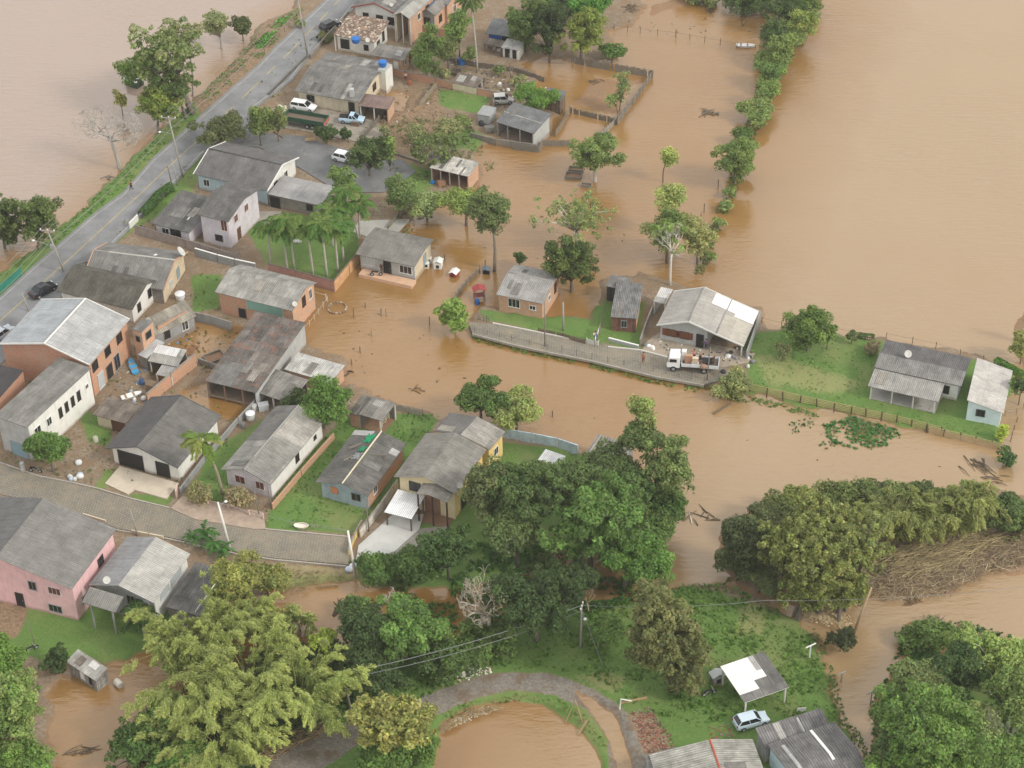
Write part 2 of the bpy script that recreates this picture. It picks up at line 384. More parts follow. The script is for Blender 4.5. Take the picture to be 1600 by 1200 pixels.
for poly, h, bank in LAND:
    d = sdist(P2(poly), X, Y) + wob + (fnoise(X, Y, 2.6, 6) - .5) * .9
    t = np.clip(d / (bank * 1.5) * .5 + .5, 0, 1); H = np.maximum(H, -.7 + (h + .7) * t * t * (3 - 2 * t))
for poly, bank in CUT:
    d = sdist(P2(poly), X, Y) + wob * .3
    t = np.clip(d / bank * .5 + .5, 0, 1); H = np.where(H > -.35, H + (-.35 - H) * t * t * (3 - 2 * t), H)
H = H + (fnoise(X, Y, .25, 8) - .5) * .10 * (H > -.5) + (fnoise(X, Y, 1.1, 9) - .5) * .07
WT = {'grass': np.zeros(X.shape), 'dirt': np.zeros(X.shape), 'gravel': np.zeros(X.shape), 'dry': np.zeros(X.shape)}
for poly, kind, fe in ZONE:
    d = sdist(P2(poly, .4), X, Y) + wob * .35; t = np.clip(d / fe * .5 + .5, 0, 1)
    for k in WT:
        if k == kind: WT[k] = np.maximum(WT[k], t)
        elif kind != 'dry': WT[k] = WT[k] * (1 - t)
def ground_z(px, py):
    g = G(px, py, .35); i = int(round((g[1] - y0) / st)); j = int(round((g[0] - x0) / st))
    return float(H[min(max(i, 0), len(ys) - 1), min(max(j, 0), len(xs) - 1)])
def on(px, py):
    """point on the terrain, or on the water where that is higher"""
    z = max(ground_z(px, py), 0.0); return G(px, py, z)
def terrain():
    ny, nx = X.shape; v = np.stack([X, Y, H], -1).reshape(-1, 3)
    # the sheet runs on to the horizon under the flood water
    far = 2500.0; ex = [(-far, -far), (far, -far), (far, far), (-far, far)]
    idx = np.arange(ny * nx).reshape(ny, nx)
    q = np.stack([idx[:-1, :-1], idx[:-1, 1:], idx[1:, 1:], idx[1:, :-1]], -1).reshape(-1, 4)
    n0 = ny * nx; v = np.vstack([v, [(a, b, -.7) for a, b in ex]])
    c = [idx[0, 0], idx[0, -1], idx[-1, -1], idx[-1, 0]]
    ring = [[n0, n0 + 1, c[1], c[0]], [n0 + 1, n0 + 2, c[2], c[1]], [n0 + 2, n0 + 3, c[3], c[2]], [n0 + 3, n0, c[0], c[3]]]
    me = bpy.data.meshes.new('ground'); me.from_pydata(v.tolist(), [], q.tolist() + ring)
    at = me.color_attributes.new('cover', 'FLOAT_COLOR', 'POINT')
    cvr = np.stack([WT['grass'], WT['dirt'], WT['gravel'], WT['dry']], -1).reshape(-1, 4); cvr = np.vstack([cvr, np.zeros((4, 4))])
    at.data.foreach_set('color', cvr.astype(np.float32).ravel())
    me.polygons.foreach_set('use_smooth', [True] * len(me.polygons)); me.update()
    o = bpy.data.objects.new('ground', me); COL.objects.link(o); tag(o, kind='structure')
    t = NT('ground'); a = t.n('ShaderNodeAttribute', attribute_name='cover'); s = t.n('ShaderNodeSeparateColor'); t.l(a.outputs['Color'], s.inputs[0])
    co = t.coords(); n1 = t.noise(co, .5, 6, .65); n2 = t.noise(co, 3.0, 5, .7); n3 = t.noise(co, .12, 3); n4 = t.noise(co, 9.0, 3, .7)
    mud = t.mix(t.ramp(n2, [(.35, (0, 0, 0)), (.65, (1, 1, 1))]), lin(106, 94, 80), lin(150, 134, 114))
    mud = t.mix(t.ramp(n1, [(.4, (0, 0, 0)), (.6, (1, 1, 1))]), mud, lin(124, 104, 82))
    dirt = t.mix(t.ramp(n2, [(.4, (0, 0, 0)), (.6, (1, 1, 1))]), lin(112, 94, 74), lin(144, 120, 96))
    gr = t.mix(t.ramp(n2, [(.35, (0, 0, 0)), (.68, (1, 1, 1))]), lin(84, 110, 52), lin(118, 142, 76))
    gr = t.mix(t.ramp(n1, [(.42, (0, 0, 0)), (.62, (.75, .75, .75))]), gr, lin(94, 126, 62))
    gr = t.mix(t.ramp(n4, [(.3, (.7,) * 3), (.7, (0, 0, 0))]), gr, lin(72, 98, 44))
    gr = t.mix(t.ramp(n3, [(.5, (0, 0, 0)), (.68, (.6, .6, .6))]), gr, lin(128, 130, 84))
    grav = t.mix(t.ramp(n2, [(.35, (0, 0, 0)), (.65, (1, 1, 1))]), lin(104, 98, 90), lin(136, 130, 120))
    grav = t.mix(t.ramp(n1, [(.5, (0, 0, 0)), (.62, (.7, .7, .7))]), grav, lin(104, 84, 64))
    def w(ch, lo=.36, hi=.64):
        k = t.math('ADD', ch, t.math('MULTIPLY', t.math('SUBTRACT', n2, .5), .9)); return t.ramp(k, [(lo, (0, 0, 0)), (hi, (1, 1, 1))])
    x = t.mix(w(s.outputs[1]), mud, dirt); x = t.mix(w(s.outputs[0]), x, gr)
    x = t.mix(w(s.outputs[2]), x, grav); x = t.mix(t.math('MULTIPLY', w(a.outputs['Alpha']), .5), x, lin(152, 142, 100))
    ps = t.n('ShaderNodeSeparateXYZ'); t.l(co, ps.inputs[0])
    wet = t.ramp(t.math('ADD', t.math('MULTIPLY', ps.outputs[2], 2.2), t.math('MULTIPLY', t.math('SUBTRACT', n2, .5), 1.1)), [(.0, (1, 1, 1)), (.42, (0, 0, 0))])
    x = t.mix(wet, x, lin(138, 106, 76)); t.base(x); t.rough(.9); t.bump(n2, .5, .12)
    me.materials.append(t.m)
terrain()
def water():
    t = NT('flood_water'); co = t.coords(); mp = t.n('ShaderNodeMapping'); mp.inputs['Scale'].default_value = (.32, 1.0, 1); mp.inputs['Rotation'].default_value = (0, 0, R(14)); t.l(co, mp.inputs[0])
    n1 = t.noise(co, .018, 4, .6); n2 = t.noise(co, .09, 4, .6); rip = t.noise(mp.outputs[0], 1.5, 3, .55); rip2 = t.noise(co, 5.5, 2, .5)
    c = t.mix(t.ramp(n1, [(.38, (0, 0, 0)), (.62, (1, 1, 1))]), lin(135, 102, 59), lin(142, 110, 69))
    c = t.mix(t.ramp(n2, [(.4, (0, 0, 0)), (.7, (.5, .5, .5))]), c, lin(133, 96, 48))
    ps = t.n('ShaderNodeSeparateXYZ'); t.l(co, ps.inputs[0])
    def side(p, q, w_, sgn):      # how far beyond the line p-q, 0..1 over w_ metres: paints the open lakes' paler sky reflection into the water colour
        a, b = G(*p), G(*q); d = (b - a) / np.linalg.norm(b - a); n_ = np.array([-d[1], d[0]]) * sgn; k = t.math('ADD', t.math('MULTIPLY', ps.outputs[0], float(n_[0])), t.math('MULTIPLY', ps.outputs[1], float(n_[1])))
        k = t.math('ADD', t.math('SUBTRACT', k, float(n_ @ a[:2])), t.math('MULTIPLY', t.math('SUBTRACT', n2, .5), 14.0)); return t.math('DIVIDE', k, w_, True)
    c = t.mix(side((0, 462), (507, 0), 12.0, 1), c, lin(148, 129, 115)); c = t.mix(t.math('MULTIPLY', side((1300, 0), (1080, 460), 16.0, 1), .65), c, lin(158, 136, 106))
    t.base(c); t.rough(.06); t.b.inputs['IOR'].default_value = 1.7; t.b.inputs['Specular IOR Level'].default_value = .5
    h = t.math('ADD', rip, t.math('MULTIPLY', rip2, .22)); msk = t.ramp(t.noise(co, .03, 3), [(.38, (.12,) * 3), (.65, (1, 1, 1))])
    t.bump(t.math('MULTIPLY', h, msk), .8, .24)
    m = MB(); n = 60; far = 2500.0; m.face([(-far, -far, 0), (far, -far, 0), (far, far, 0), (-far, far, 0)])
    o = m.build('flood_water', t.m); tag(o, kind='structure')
water()
# ---- roads, yards, slabs
def asphalt(v=100, tint=(0, 0, 2)):
    key = ('as', v, tint)
    if key in MATS: return MATS[key]
    t = NT('asphalt'); co = t.coords(); n = t.noise(co, .35, 5, .65); n2 = t.noise(co, 7, 3, .7); c = lin(v + tint[0], v + tint[1], v + tint[2])
    x = t.mix(t.ramp(n, [(.35, (0, 0, 0)), (.65, (1, 1, 1))]), sc_(c, .82), sc_(c, 1.12)); x = t.mix(1.0, x, t.ramp(n2, [(.3, (.86,) * 3), (.7, (1.1,) * 3)]), 'MULTIPLY')
    wv = t.ramp(t.noise(co, .8, 6, .78), [(.56, (0, 0, 0)), (.64, (.5,) * 3)]); x = t.mix(wv, x, lin(146, 138, 126))
    t.base(x); t.rough(.85); MATS[key] = t.m; return t.m
def cobble():
    if 'cob' in MATS: return MATS['cob']
    t = NT('cobbles'); uv = t.coords(); mp = t.n('ShaderNodeMapping'); mp.inputs['Rotation'].default_value = (0, 0, R(38)); t.l(uv, mp.inputs[0])
    q = t.n('ShaderNodeTexBrick', Scale=1.0, Color1=lin(136, 132, 122), Color2=lin(124, 119, 109), Mortar=lin(92, 86, 74)); q.inputs['Brick Width'].default_value = .42; q.inputs['Row Height'].default_value = .3; q.inputs['Mortar Size'].default_value = .03
    t.l(mp.outputs[0], q.inputs['Vector']); n = t.noise(uv, .45, 5, .7); n2 = t.noise(uv, 4, 4, .7)
    x = t.mix(t.ramp(n, [(.42, (0, 0, 0)), (.7, (.55,) * 3)]), q.outputs['Color'], lin(152, 138, 116))
    x = t.mix(t.ramp(n2, [(.6, (0, 0, 0)), (.72, (.45,) * 3)]), x, lin(104, 104, 74)); t.base(x); t.rough(.9); t.bump(q.outputs['Fac'], .3, .03); MATS['cob'] = t.m; return t.m
def sheet(name, pts, z, mat, thick=.25, kind='structure', label=None, cat=None):
    m = MB(); m.prism([G(x, y, z) for x, y in pts], z - thick, z); o = m.build(name, mat)
    tag(o, label, cat, kind=kind); return o
sheet('road', [(-80,528),(0,462),(55,412),(150,330),(192,300),(240,245),(307,185),(400,103),(430,72),(507,0),(560,-55),(625,-55),(560,5),(515,55),(482,90),(457,125),(400,168),(350,212),(322,237),(260,300),(210,350),(150,410),(100,460),(60,505),(0,570),(-80,650)], .56, asphalt(124, (0, 1, 3)), .4)
sheet('side_road', [(346,216),(400,169),(412,190),(405,206),(430,209),(470,212),(510,226),(570,240),(630,250),(650,268),(600,300),(530,300),(468,262),(440,246),(405,230),(360,226)], .56, asphalt(110, (0, 1, 2)), .3)
def stripe(name, pts, w, z, mat, dash=None):
    m = MB(); P = [G(x, y, z) for x, y in pts]; run = 0.0
    for a, b in zip(P, P[1:]):
        L_ = np.linalg.norm(b - a); d = (b - a) / L_; n = np.array([-d[1], d[0], 0]) * w / 2; k = 0.0
        while k < L_:
            e = min(L_, k + (dash[0] if dash else L_)); p, q = a + d * k, a + d * e
            m.face([p - n, q - n, q + n, p + n]); k = e + (dash[1] if dash else .01)
    o = m.build(name, mat); tag(o, kind='structure')
line_y = paint(176, 160, 112, .8, .7); line_w = paint(170, 168, 160, .8, .7)
stripe('road_centre_line', [(-80,572),(0,501),(110,403),(222,300),(280,245),(320,210)], .16, .566, line_y)
stripe('road_centre_dashes', [(322,208),(350,180),(390,142),(454,80),(530,0),(575,-50)], .18, .566, line_y, (3.2, 2.6))
stripe('road_edge_line', [(-80,535),(0,468),(57,416),(152,334),(194,304),(242,249),(309,189),(402,107),(432,76),(509,4),(562,-50)], .14, .566, line_w)
stripe('road_edge_line', [(96,458),(146,408),(206,348),(256,298),(318,235)], .14, .566, line_w)
stripe('road_edge_line', [(396,166),(453,123),(478,89),(511,54),(552,6)], .14, .566, line_w)
sheet('cobbled_street', [(-90,697),(0,724),(60,745),(112,755),(200,779),(265,795),(305,811),(400,827),(470,833),(546,840),(546,882),(430,872),(370,862),(257,838),(185,826),(125,803),(60,785),(0,772),(-90,748)], .52, cobble(), .3)
sheet('cobbled_lane', [(732,503),(770,506),(800,512),(915,535),(1000,548),(1045,560),(1130,574),(1160,588),(1100,600),(1025,587),(925,563),(850,548),(800,537),(738,521)], .54, cobble(), .3)
conc = paint(150, 144, 134, .85, .5); conc_w = paint(186, 186, 182, .8, .25); conc_b = paint(196, 184, 166, .8, .3)
sheet('driveway', [(164,755),(187,728),(280,755),(260,779),(210,765),(200,772)], .60, conc_b)
sheet('pavement', [(266,794),(285,775),(330,782),(412,800),(415,826),(400,827),(305,811)], .60, paint(168, 150, 134, .85, .6))
sheet('driveway', [(556,876),(560,852),(612,805),(662,803),(655,826),(617,861),(582,873)], .60, conc_w)
sheet('pavement', [(582,873),(617,861),(655,826),(700,822),(694,846),(655,868),(605,884)], .575, paint(140, 134, 126, .85, .5))
sheet('yard_paving', [(1012,532),(1030,520),(1180,552),(1170,566),(1128,574),(1046,560),(1002,548)], .60, paint(158, 146, 130, .85, .6))
sheet('yard_paving', [(560,345),(640,342),(612,374),(580,372),(552,362)], .50, paint(166, 164, 158, .85, .4))
sheet('yard_paving', [(395,330),(440,330),(430,352),(385,350)], .52, conc)
sheet('yard_paving', [(425,170),(470,160),(590,190),(600,212),(560,222),(480,205),(430,198)], .52, paint(150, 142, 130, .9, .8))
def kerb(pts, z=.62, w=.16, mat=None, h=.35):
    m = MB(); P = [G(x, y, z) for x, y in pts]
    for a, b in zip(P, P[1:]):
        L_ = np.linalg.norm((b - a)[:2]); c = (a + b) / 2; m.box((c[0], c[1], z - h / 2), (L_ + .02, w, h), math.atan2(b[1] - a[1], b[0] - a[0]))
    o = m.build('kerb', mat or paint(172, 166, 156, .85, .4)); tag(o, kind='structure')
kerb([(0,722),(60,743),(112,753),(155,763),(200,777),(265,793)]); kerb([(415,826),(470,831),(546,838)]); kerb([(125,805),(185,828),(257,840),(370,865),(430,874),(540,884)])
kerb([(770,504),(800,510),(915,533)], .72, .2, paint(196, 192, 184, .85, .3)); kerb([(950,541),(1000,546),(1045,558)], .72, .2, paint(196, 192, 184, .85, .3))
kerb([(738,521),(800,537.5),(850,548.5),(925,563.5),(1025,588),(1100,601)], .68, .2, paint(160, 154, 144, .85, .5))

# ================================================================ BUILDINGS
DARK = lambda: paint(38, 36, 36, .7, .1)
WHITE = lambda: paint(222, 222, 218, .6, .15)
OPN = {'G': ('sheet_panel', (176, 200, 190), (132, 172, 158)),   # kind of opening: (part name, frame colour, leaf colour or None for glass)
 'w': ('window', (226, 226, 222), None), 'k': ('window', (70, 62, 56), None), 'g': ('window', (150, 150, 148), None), 'n': ('window', (196, 132, 96), None),
 'r': ('window', (206, 200, 196), (104, 62, 56)), 'b': ('window', (90, 62, 46), (112, 72, 48)), 's': ('window', (196, 200, 200), (176, 182, 184)), 'o': ('window', (198, 130, 92), (206, 138, 98)),
 'D': ('door', (60, 56, 54), (40, 38, 38)), 'B': ('door', (150, 150, 148), (132, 156, 166)), 'W': ('door', (214, 214, 210), (226, 226, 224)), 'N': ('door', (110, 84, 62), (96, 66, 48)), 'U': ('door', (80, 110, 150), (46, 92, 158)), 'X': ('opening', (128, 120, 112), (24, 22, 22))}  # X has no hole: a dark panel painted for the unlit inside
def opening(parent, o, ux, n, c, w, h, kind):
    """o origin of the wall, ux unit along the wall, n outward normal, c (distance along, height of the sill)"""
    nm, fc, lc = OPN[kind]
    ang = math.atan2(ux[1], ux[0]); pos = np.array([o[0] + ux[0] * c[0], o[1] + ux[1] * c[0], c[1]])
    lf = MB(); p = pos + n * .02 + np.array([0, 0, h / 2]); lf.box(p, (w, .05, h), ang)
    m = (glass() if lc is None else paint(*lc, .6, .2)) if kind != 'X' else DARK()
    part = lf.build(nm, m, parent)
    fr = MB(); t = .07; q = n * .045
    for s in (-1, 1): fr.box(pos + q + np.array([ux[0], ux[1], 0]) * s * (w / 2) + np.array([0, 0, h / 2]), (t, .09, h + t), ang)
    fr.box(pos + q + np.array([0, 0, h]), (w - t, .09, t), ang)
    if nm == 'window':
        fr.box(pos + q + np.array([0, 0, -.0]), (w + .12, .14, t), ang)
        k = 3 if w > 1.5 else 2
        for i in range(1, k): fr.box(pos + q * .9 + np.array([ux[0], ux[1], 0]) * (w * i / k - w / 2) + np.array([0, 0, h / 2]), (.045, .05, h - t), ang)
    fr.build('frame', paint(*fc, .6, .2), part)
    if nm == 'door' and h > 1.7 and w < 1.4:
        hd = MB(); hd.box(pos + n * .07 + np.array([ux[0], ux[1], 0]) * (w * .36) + np.array([0, 0, h * .48]), (.04, .05, .14), ang); hd.build('handle', paint(170, 170, 168, .4, 0), part)
    if kind in 'b' :
        for s in (-1, 1):
            sh = MB(); sh.box(pos + n * .06 + np.array([ux[0], ux[1], 0]) * s * (w / 2 + .3) + np.array([0, 0, h / 2]), (.5, .05, h), ang)
            sh.build('shutter', paint(118, 68, 52, .7, .2), part)
NOSHEET = ('half_built_block', 'garage_house', 'ridge_house', 'blue_grey_house', 'flat_garage', 'grey_plaster_house', 'carport', 'white_carport', 'porch_step_house', 'white_tall_house', 'pale_roof_house', 'dark_roof_house', 'pink_house', 'light_blue_hut')
def house(name, label, cat, A, B, C, prof, ridge='u', ov=(.5, .45, .5, .45), roof=None, walls='', wm=None, ops=(), posts=(), base=None, group=None, extras=(), cap=None, thick=.07, postc=(206, 204, 198), floor=None, gable=True, fascia=None, fibre=True):
    """A front-left, B front-right, C back-right corner of the eaves in photograph pixels; prof [(t, z)] the cross-section of the roof
    (z above the water) running across v for ridge 'u', across u for ridge 'v'; ov overhang front, right, back, left;
    walls: dict side -> material; ops: (side, t, sill, w, h, kind); posts: (u, v) fractions"""
    zA = prof[0][1]; zB = prof[0][1] if ridge == 'u' else prof[-1][1]; zC = prof[-1][1]
    a, b, c = G(*A, zA), G(*B, zB), G(*C, zC)
    u = b - a; u[2] = 0; W = np.linalg.norm(u); u /= W; v = np.array([-u[1], u[0], 0]); D = float((c - b) @ v)
    rz = math.atan2(u[1], u[0])
    if base is None: base = .3
    ctr = (a + np.array([b[0], b[1], zA])) / 2; ctr = a + u * W / 2 + v * D / 2
    root = empty(name, (ctr[0], ctr[1], base), rz, label, cat, group)
    lx, ly = W / 2, D / 2; of, or_, ob, ol = ov
    pz = [(t, z - base) for t, z in prof]
    def zat(x, y):
        t = (y + ly) / D if ridge == 'u' else (x + lx) / W
        for (t0, z0), (t1, z1) in zip(pz, pz[1:]):
            if t <= t1 + 1e-9: return z0 + (z1 - z0) * (t - t0) / (t1 - t0 + 1e-9)
        return pz[-1][1]
    # roof: one slab per slope, meeting at the ridge
    m = MB(); run = 0.0
    span = D if ridge == 'u' else W; ext = W if ridge == 'u' else D; off = -ly if ridge == 'u' else -lx
    P = [(off + t * span, z) for t, z in pz]; h = ext / 2
    pt = (lambda k, s, z: (k, s, z)) if ridge == 'u' else (lambda k, s, z: (s, k, z))
    fl = ridge == 'v'
    def fc(pts, uv): m.face(pts[::-1] if fl else pts, uv[::-1] if fl else uv)
    for (s0, z0), (s1, z1) in zip(P, P[1:]):
        L_ = math.hypot(s1 - s0, z1 - z0)
        fc([pt(-h, s0, z0), pt(h, s0, z0), pt(h, s1, z1), pt(-h, s1, z1)], [(0, run), (ext, run), (ext, run + L_), (0, run + L_)])
        fc([pt(-h, s1, z1 - thick), pt(h, s1, z1 - thick), pt(h, s0, z0 - thick), pt(-h, s0, z0 - thick)], [(0, run + L_), (ext, run + L_), (ext, run), (0, run)])
        for k, o_ in ((-h, 1), (h, -1)):
            q = [pt(k, s0, z0), pt(k, s1, z1), pt(k, s1, z1 - thick), pt(k, s0, z0 - thick)]; q = q if o_ > 0 else q[::-1]; fc(q, [(.55, .1)] * 4)
        run += L_
    for (s, z), o_ in ((P[0], 1), (P[-1], -1)):
        q = [pt(-h, s, z - thick), pt(h, s, z - thick), pt(h, s, z), pt(-h, s, z)]; q = q if o_ > 0 else q[::-1]; fc(q, [(0, 0), (ext, 0), (ext, .05), (0, .05)])
    ro = m.build('roof', roof, root)
    if cap is not None and len(P) > 2:
        cm = MB()
        for s, z in P[1:-1]: cm.tube([pt(-h + .01, s, z + .01), pt(h - .01, s, z + .01)], .11, 6)
        cm.build('ridge_cap', cap, ro)
    if fascia is not None:
        for k in (-h, h):
            fm = MB()
            for (s0, z0), (s1, z1) in zip(P, P[1:]): fm.bar(pt(k * 1.003, s0, z0 - .02), pt(k * 1.003, s1, z1 - .02), .1, .2)
            fm.build('fascia', fascia, ro)
    for e in extras:      # (t0, t1 along the ridge, s0, s1 across, material, lift)
        t0, t1, s0, s1, mt = e[:5]; em = MB(); N = [s0] + [t for t, _ in pz if s0 < t < s1] + [s1]
        for a0, a1 in zip(N, N[1:]):
            x0_, x1_ = -h + t0 * ext, -h + t1 * ext; y0_, y1_ = off + a0 * span, off + a1 * span
            z0_ = zat(*((0, y0_) if ridge == 'u' else (y0_, 0))); z1_ = zat(*((0, y1_) if ridge == 'u' else (y1_, 0))); lf = .035
            top = [pt(x0_, y0_, z0_ + lf), pt(x1_, y0_, z0_ + lf), pt(x1_, y1_, z1_ + lf), pt(x0_, y1_, z1_ + lf)]; bot = [(p[0], p[1], p[2] - .03) for p in top]
            uvs = [(x0_, y0_), (x1_, y0_), (x1_, y1_), (x0_, y1_)]
            em.face(top[::-1] if fl else top, uvs[::-1] if fl else uvs)
            for i in range(4):
                j = (i + 1) % 4; q = [bot[i], bot[j], top[j], top[i]]; em.face(q[::-1] if fl else q, [(0, 0)] * 4)
        em.build('roof_sheet', mt, ro)
    if fibre and name not in NOSHEET and ext * run > 26:     # single sheets replaced over the years
        for k in range(int(1 + ext * run / 60)):
            w_, l_ = 1.1 / ext, 2.3 / run; t0 = RNG.uniform(.03, .93 - w_); s0 = RNG.uniform(.02, .95 - l_); s1 = s0 + l_
            if any(s0 < t < s1 for t, _ in pz): continue
            em = MB(); x0_, x1_ = -h + t0 * ext, -h + (t0 + w_) * ext; y0_, y1_ = off + s0 * span, off + s1 * span; lf = .05 + .013 * k
            z0_ = zat(*((0, y0_) if ridge == 'u' else (y0_, 0))); z1_ = zat(*((0, y1_) if ridge == 'u' else (y1_, 0)))
            top = [pt(x0_, y0_, z0_ + lf), pt(x1_, y0_, z0_ + lf), pt(x1_, y1_, z1_ + lf), pt(x0_, y1_, z1_ + lf)]; bot = [(p[0], p[1], p[2] - .03) for p in top]; uvs = [(x0_, y0_), (x1_, y0_), (x1_, y1_), (x0_, y1_)]
            em.face(top[::-1] if fl else top, uvs[::-1] if fl else uvs)
            for i in range(4):
                j = (i + 1) % 4; q = [bot[i], bot[j], top[j], top[i]]; em.face(q[::-1] if fl else q, [(0, 0)] * 4)
            em.build('roof_sheet', SHEETS[RNG.integers(len(SHEETS))], ro)
    # walls
    wx0, wx1, wy0, wy1 = -lx + ol, lx - or_, -ly + of, ly - ob; lo = -.9; T = .14; EPS = .09
    wl = MB(); mats = []; wm = wm or {}
    def zz(x, y): return zat(x, y) - EPS
    def wall(side):
        m_ = wm[side]
        if m_ not in mats: mats.append(m_)
        mi = mats.index(m_)
        if side in 'fb':
            y = wy0 if side == 'f' else wy1; yi = y + T if side == 'f' else y - T
            xs_ = [wx0] + ([off + t * span for t, _ in pz if wx0 < off + t * span < wx1] if ridge == 'v' else []) + [wx1]
            o_ = [(x, y, zz(x, y)) for x in xs_]; i_ = [(x, yi, zz(x, y)) for x in xs_]
            outer = [(wx0, y, lo), (wx1, y, lo)] + o_[::-1]; inner = [(wx0, yi, lo), (wx1, yi, lo)] + i_[::-1]
        else:
            x = wx1 if side == 'r' else wx0; xi = x - T if side == 'r' else x + T
            ys_ = [wy0] + ([off + t * span for t, _ in pz if wy0 < off + t * span < wy1] if ridge == 'u' else []) + [wy1]
            o_ = [(x, y, zz(x, y)) for y in ys_]; i_ = [(xi, y, zz(x, y)) for y in ys_]
            outer = [(x, wy0, lo), (x, wy1, lo)] + o_[::-1]; inner = [(xi, wy0, lo), (xi, wy1, lo)] + i_[::-1]
            k = 1 if side == 'r' else 0
            # shrink ends so corners do not overlap
            ii = T + .001
            sh = lambda q: [(p[0], min(max(p[1], wy0 + (ii if 'f' in wm else 0)), wy1 - (ii if 'b' in wm else 0)), p[2]) for p in q]
            outer, inner = sh(outer), sh(inner)
        flip = side in 'bl'
        uvf = lambda q: [((p[0] if side in 'fb' else p[1]), p[2]) for p in q]
        O, I = (outer[::-1], inner) if flip else (outer, inner[::-1])
        wl.face(O, uvf(O), mi); wl.face(I, uvf(I), mi)
        n_ = len(outer)
        for i in range(n_):
            j = (i + 1) % n_; q = [outer[j], outer[i], inner[i], inner[j]]
            wl.face(q if not flip else q[::-1], [(0, 0), (.1, 0), (.1, .1), (0, .1)], mi)
    for s in 'frbl':
        if s in wm: wall(s)
    if wm: wl.build('wall', mats, root)
    if floor is not None:
        f = MB(); f.box(((wx0 + wx1) / 2, (wy0 + wy1) / 2, .1), (wx1 - wx0 - .3, wy1 - wy0 - .3, .2)); f.build('floor', floor, root)
    X_ = {'f': ((wx0, wy0), (1, 0), (0, -1), wx1 - wx0), 'r': ((wx1, wy0), (0, 1), (1, 0), wy1 - wy0), 'b': ((wx1, wy1), (-1, 0), (0, 1), wx1 - wx0), 'l': ((wx0, wy1), (0, -1), (-1, 0), wy1 - wy0)}
    for side, t, z, w, hh, k in ops:
        o_, ux, n, L_ = X_[side]; opening(root, o_, ux, np.array([n[0], n[1], 0.0]), (t * L_, z), w, hh, k)
    for pu, pv in posts:
        x = -lx + pu * W; y = -ly + pv * D; z = zat(x, y) - EPS; pm = MB(); pm.box((x, y, (z + lo) / 2), (.17, .17, z - lo)); pm.build('post', paint(*postc, .7, .3), root)
    root['_frame'] = [W, D, base]
    FR[name + '|' + label] = (a, u, v, W, D, base, rz, zat, root)
    return root
FR = {}
def on_roof(root_label_fr, fu, fv):
    a, u, v, W, D, base, rz, zat, root = root_label_fr
    p = a + u * W * fu + v * D * fv; return np.array([p[0], p[1], base + zat(-W / 2 + fu * W, -D / 2 + fv * D)]), rz
# shared finishes
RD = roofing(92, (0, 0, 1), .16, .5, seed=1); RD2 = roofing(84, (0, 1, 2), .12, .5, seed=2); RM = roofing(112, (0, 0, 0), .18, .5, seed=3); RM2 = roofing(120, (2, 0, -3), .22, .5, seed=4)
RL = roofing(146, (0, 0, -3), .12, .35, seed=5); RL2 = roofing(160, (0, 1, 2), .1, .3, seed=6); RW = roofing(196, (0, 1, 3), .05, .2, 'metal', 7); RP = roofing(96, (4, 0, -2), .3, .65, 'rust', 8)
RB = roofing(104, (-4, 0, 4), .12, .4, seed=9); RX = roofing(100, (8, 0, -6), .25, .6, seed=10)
BR = brick(); BR2 = brick(184, 116, 90, .3); BR3 = brick(208, 154, 122, .4)
CW = paint(222, 222, 216, .7, .22, tide=1); CG = paint(150, 152, 152, .8, .45, tide=1); CGL = paint(176, 178, 176, .8, .4, tide=1); CC = paint(206, 194, 170, .75, .3, tide=1); CB = paint(176, 198, 206, .7, .3, tide=1)
CPK = paint(226, 184, 186, .7, .28, tide=1); CPL = paint(206, 200, 206, .75, .35, tide=1); CY = paint(228, 198, 130, .7, .25, tide=1); CCN = paint(140, 134, 126, .9, .7, tide=1); CBR = paint(150, 116, 96, .85, .5, tide=1)
SHEETS = [RM2, RM, RM2, roofing(136, (4, 0, -6), .05, .4, seed=90)]
def gab(ze, rise, f=.5, ze2=None): return [(0, ze), (f, ze + rise), (1, ze if ze2 is None else ze2)]
def shed(z0, z1): return [(0, z0), (1, z1)]
ALL = lambda m, **k: dict({'f': m, 'r': m, 'b': m, 'l': m}, **k)
H_ = house
# ---- north cluster
H_('long_house', 'white gabled house with red-trimmed verge at the top edge beside the road', 'house', (549,11), (622,24), (660,-24), gab(3.6, 1.5), 'v', roof=RM, wm=ALL(CW), ops=[('f',.25,1.1,1.0,1.3,'k'),('f',.58,1.1,1.2,1.3,'k'),('f',.85,1.0,1.2,1.4,'k')], fascia=paint(140,70,60), extras=[(.1,.3,.6,.8,RL),(.5,.7,.7,.9,RL2)])
H_('porch_house', 'two-storey orange house with balcony and small light gable roof, top edge', 'house', (612,24), (640,30), (668,-12), gab(5.6, .9), 'v', roof=RL, wm={'r': BR3, 'b': CC, 'l': CC}, posts=[(.08,.06),(.92,.06),(.5,.06)], floor=CC, ops=[('r',.4,3.2,1,1.2,'w'),('r',.75,3.2,1,1.2,'k')])
b1 = H_('tiled_house', 'white house with old brown clay tile roof beside the parked black car', 'house', (521,55), (586,66), (615,33), shed(3.4, 4.2), 'u', roof=clay_tiles(), fibre=False, wm=ALL(CW), ops=[('f',.2,.6,1.6,1.8,'X'),('f',.78,1.0,.8,1.0,'k'),('r',.3,1.2,1.0,1.0,'k'),('r',.7,1.0,.8,1.8,'D')], posts=[(.02,.02)])
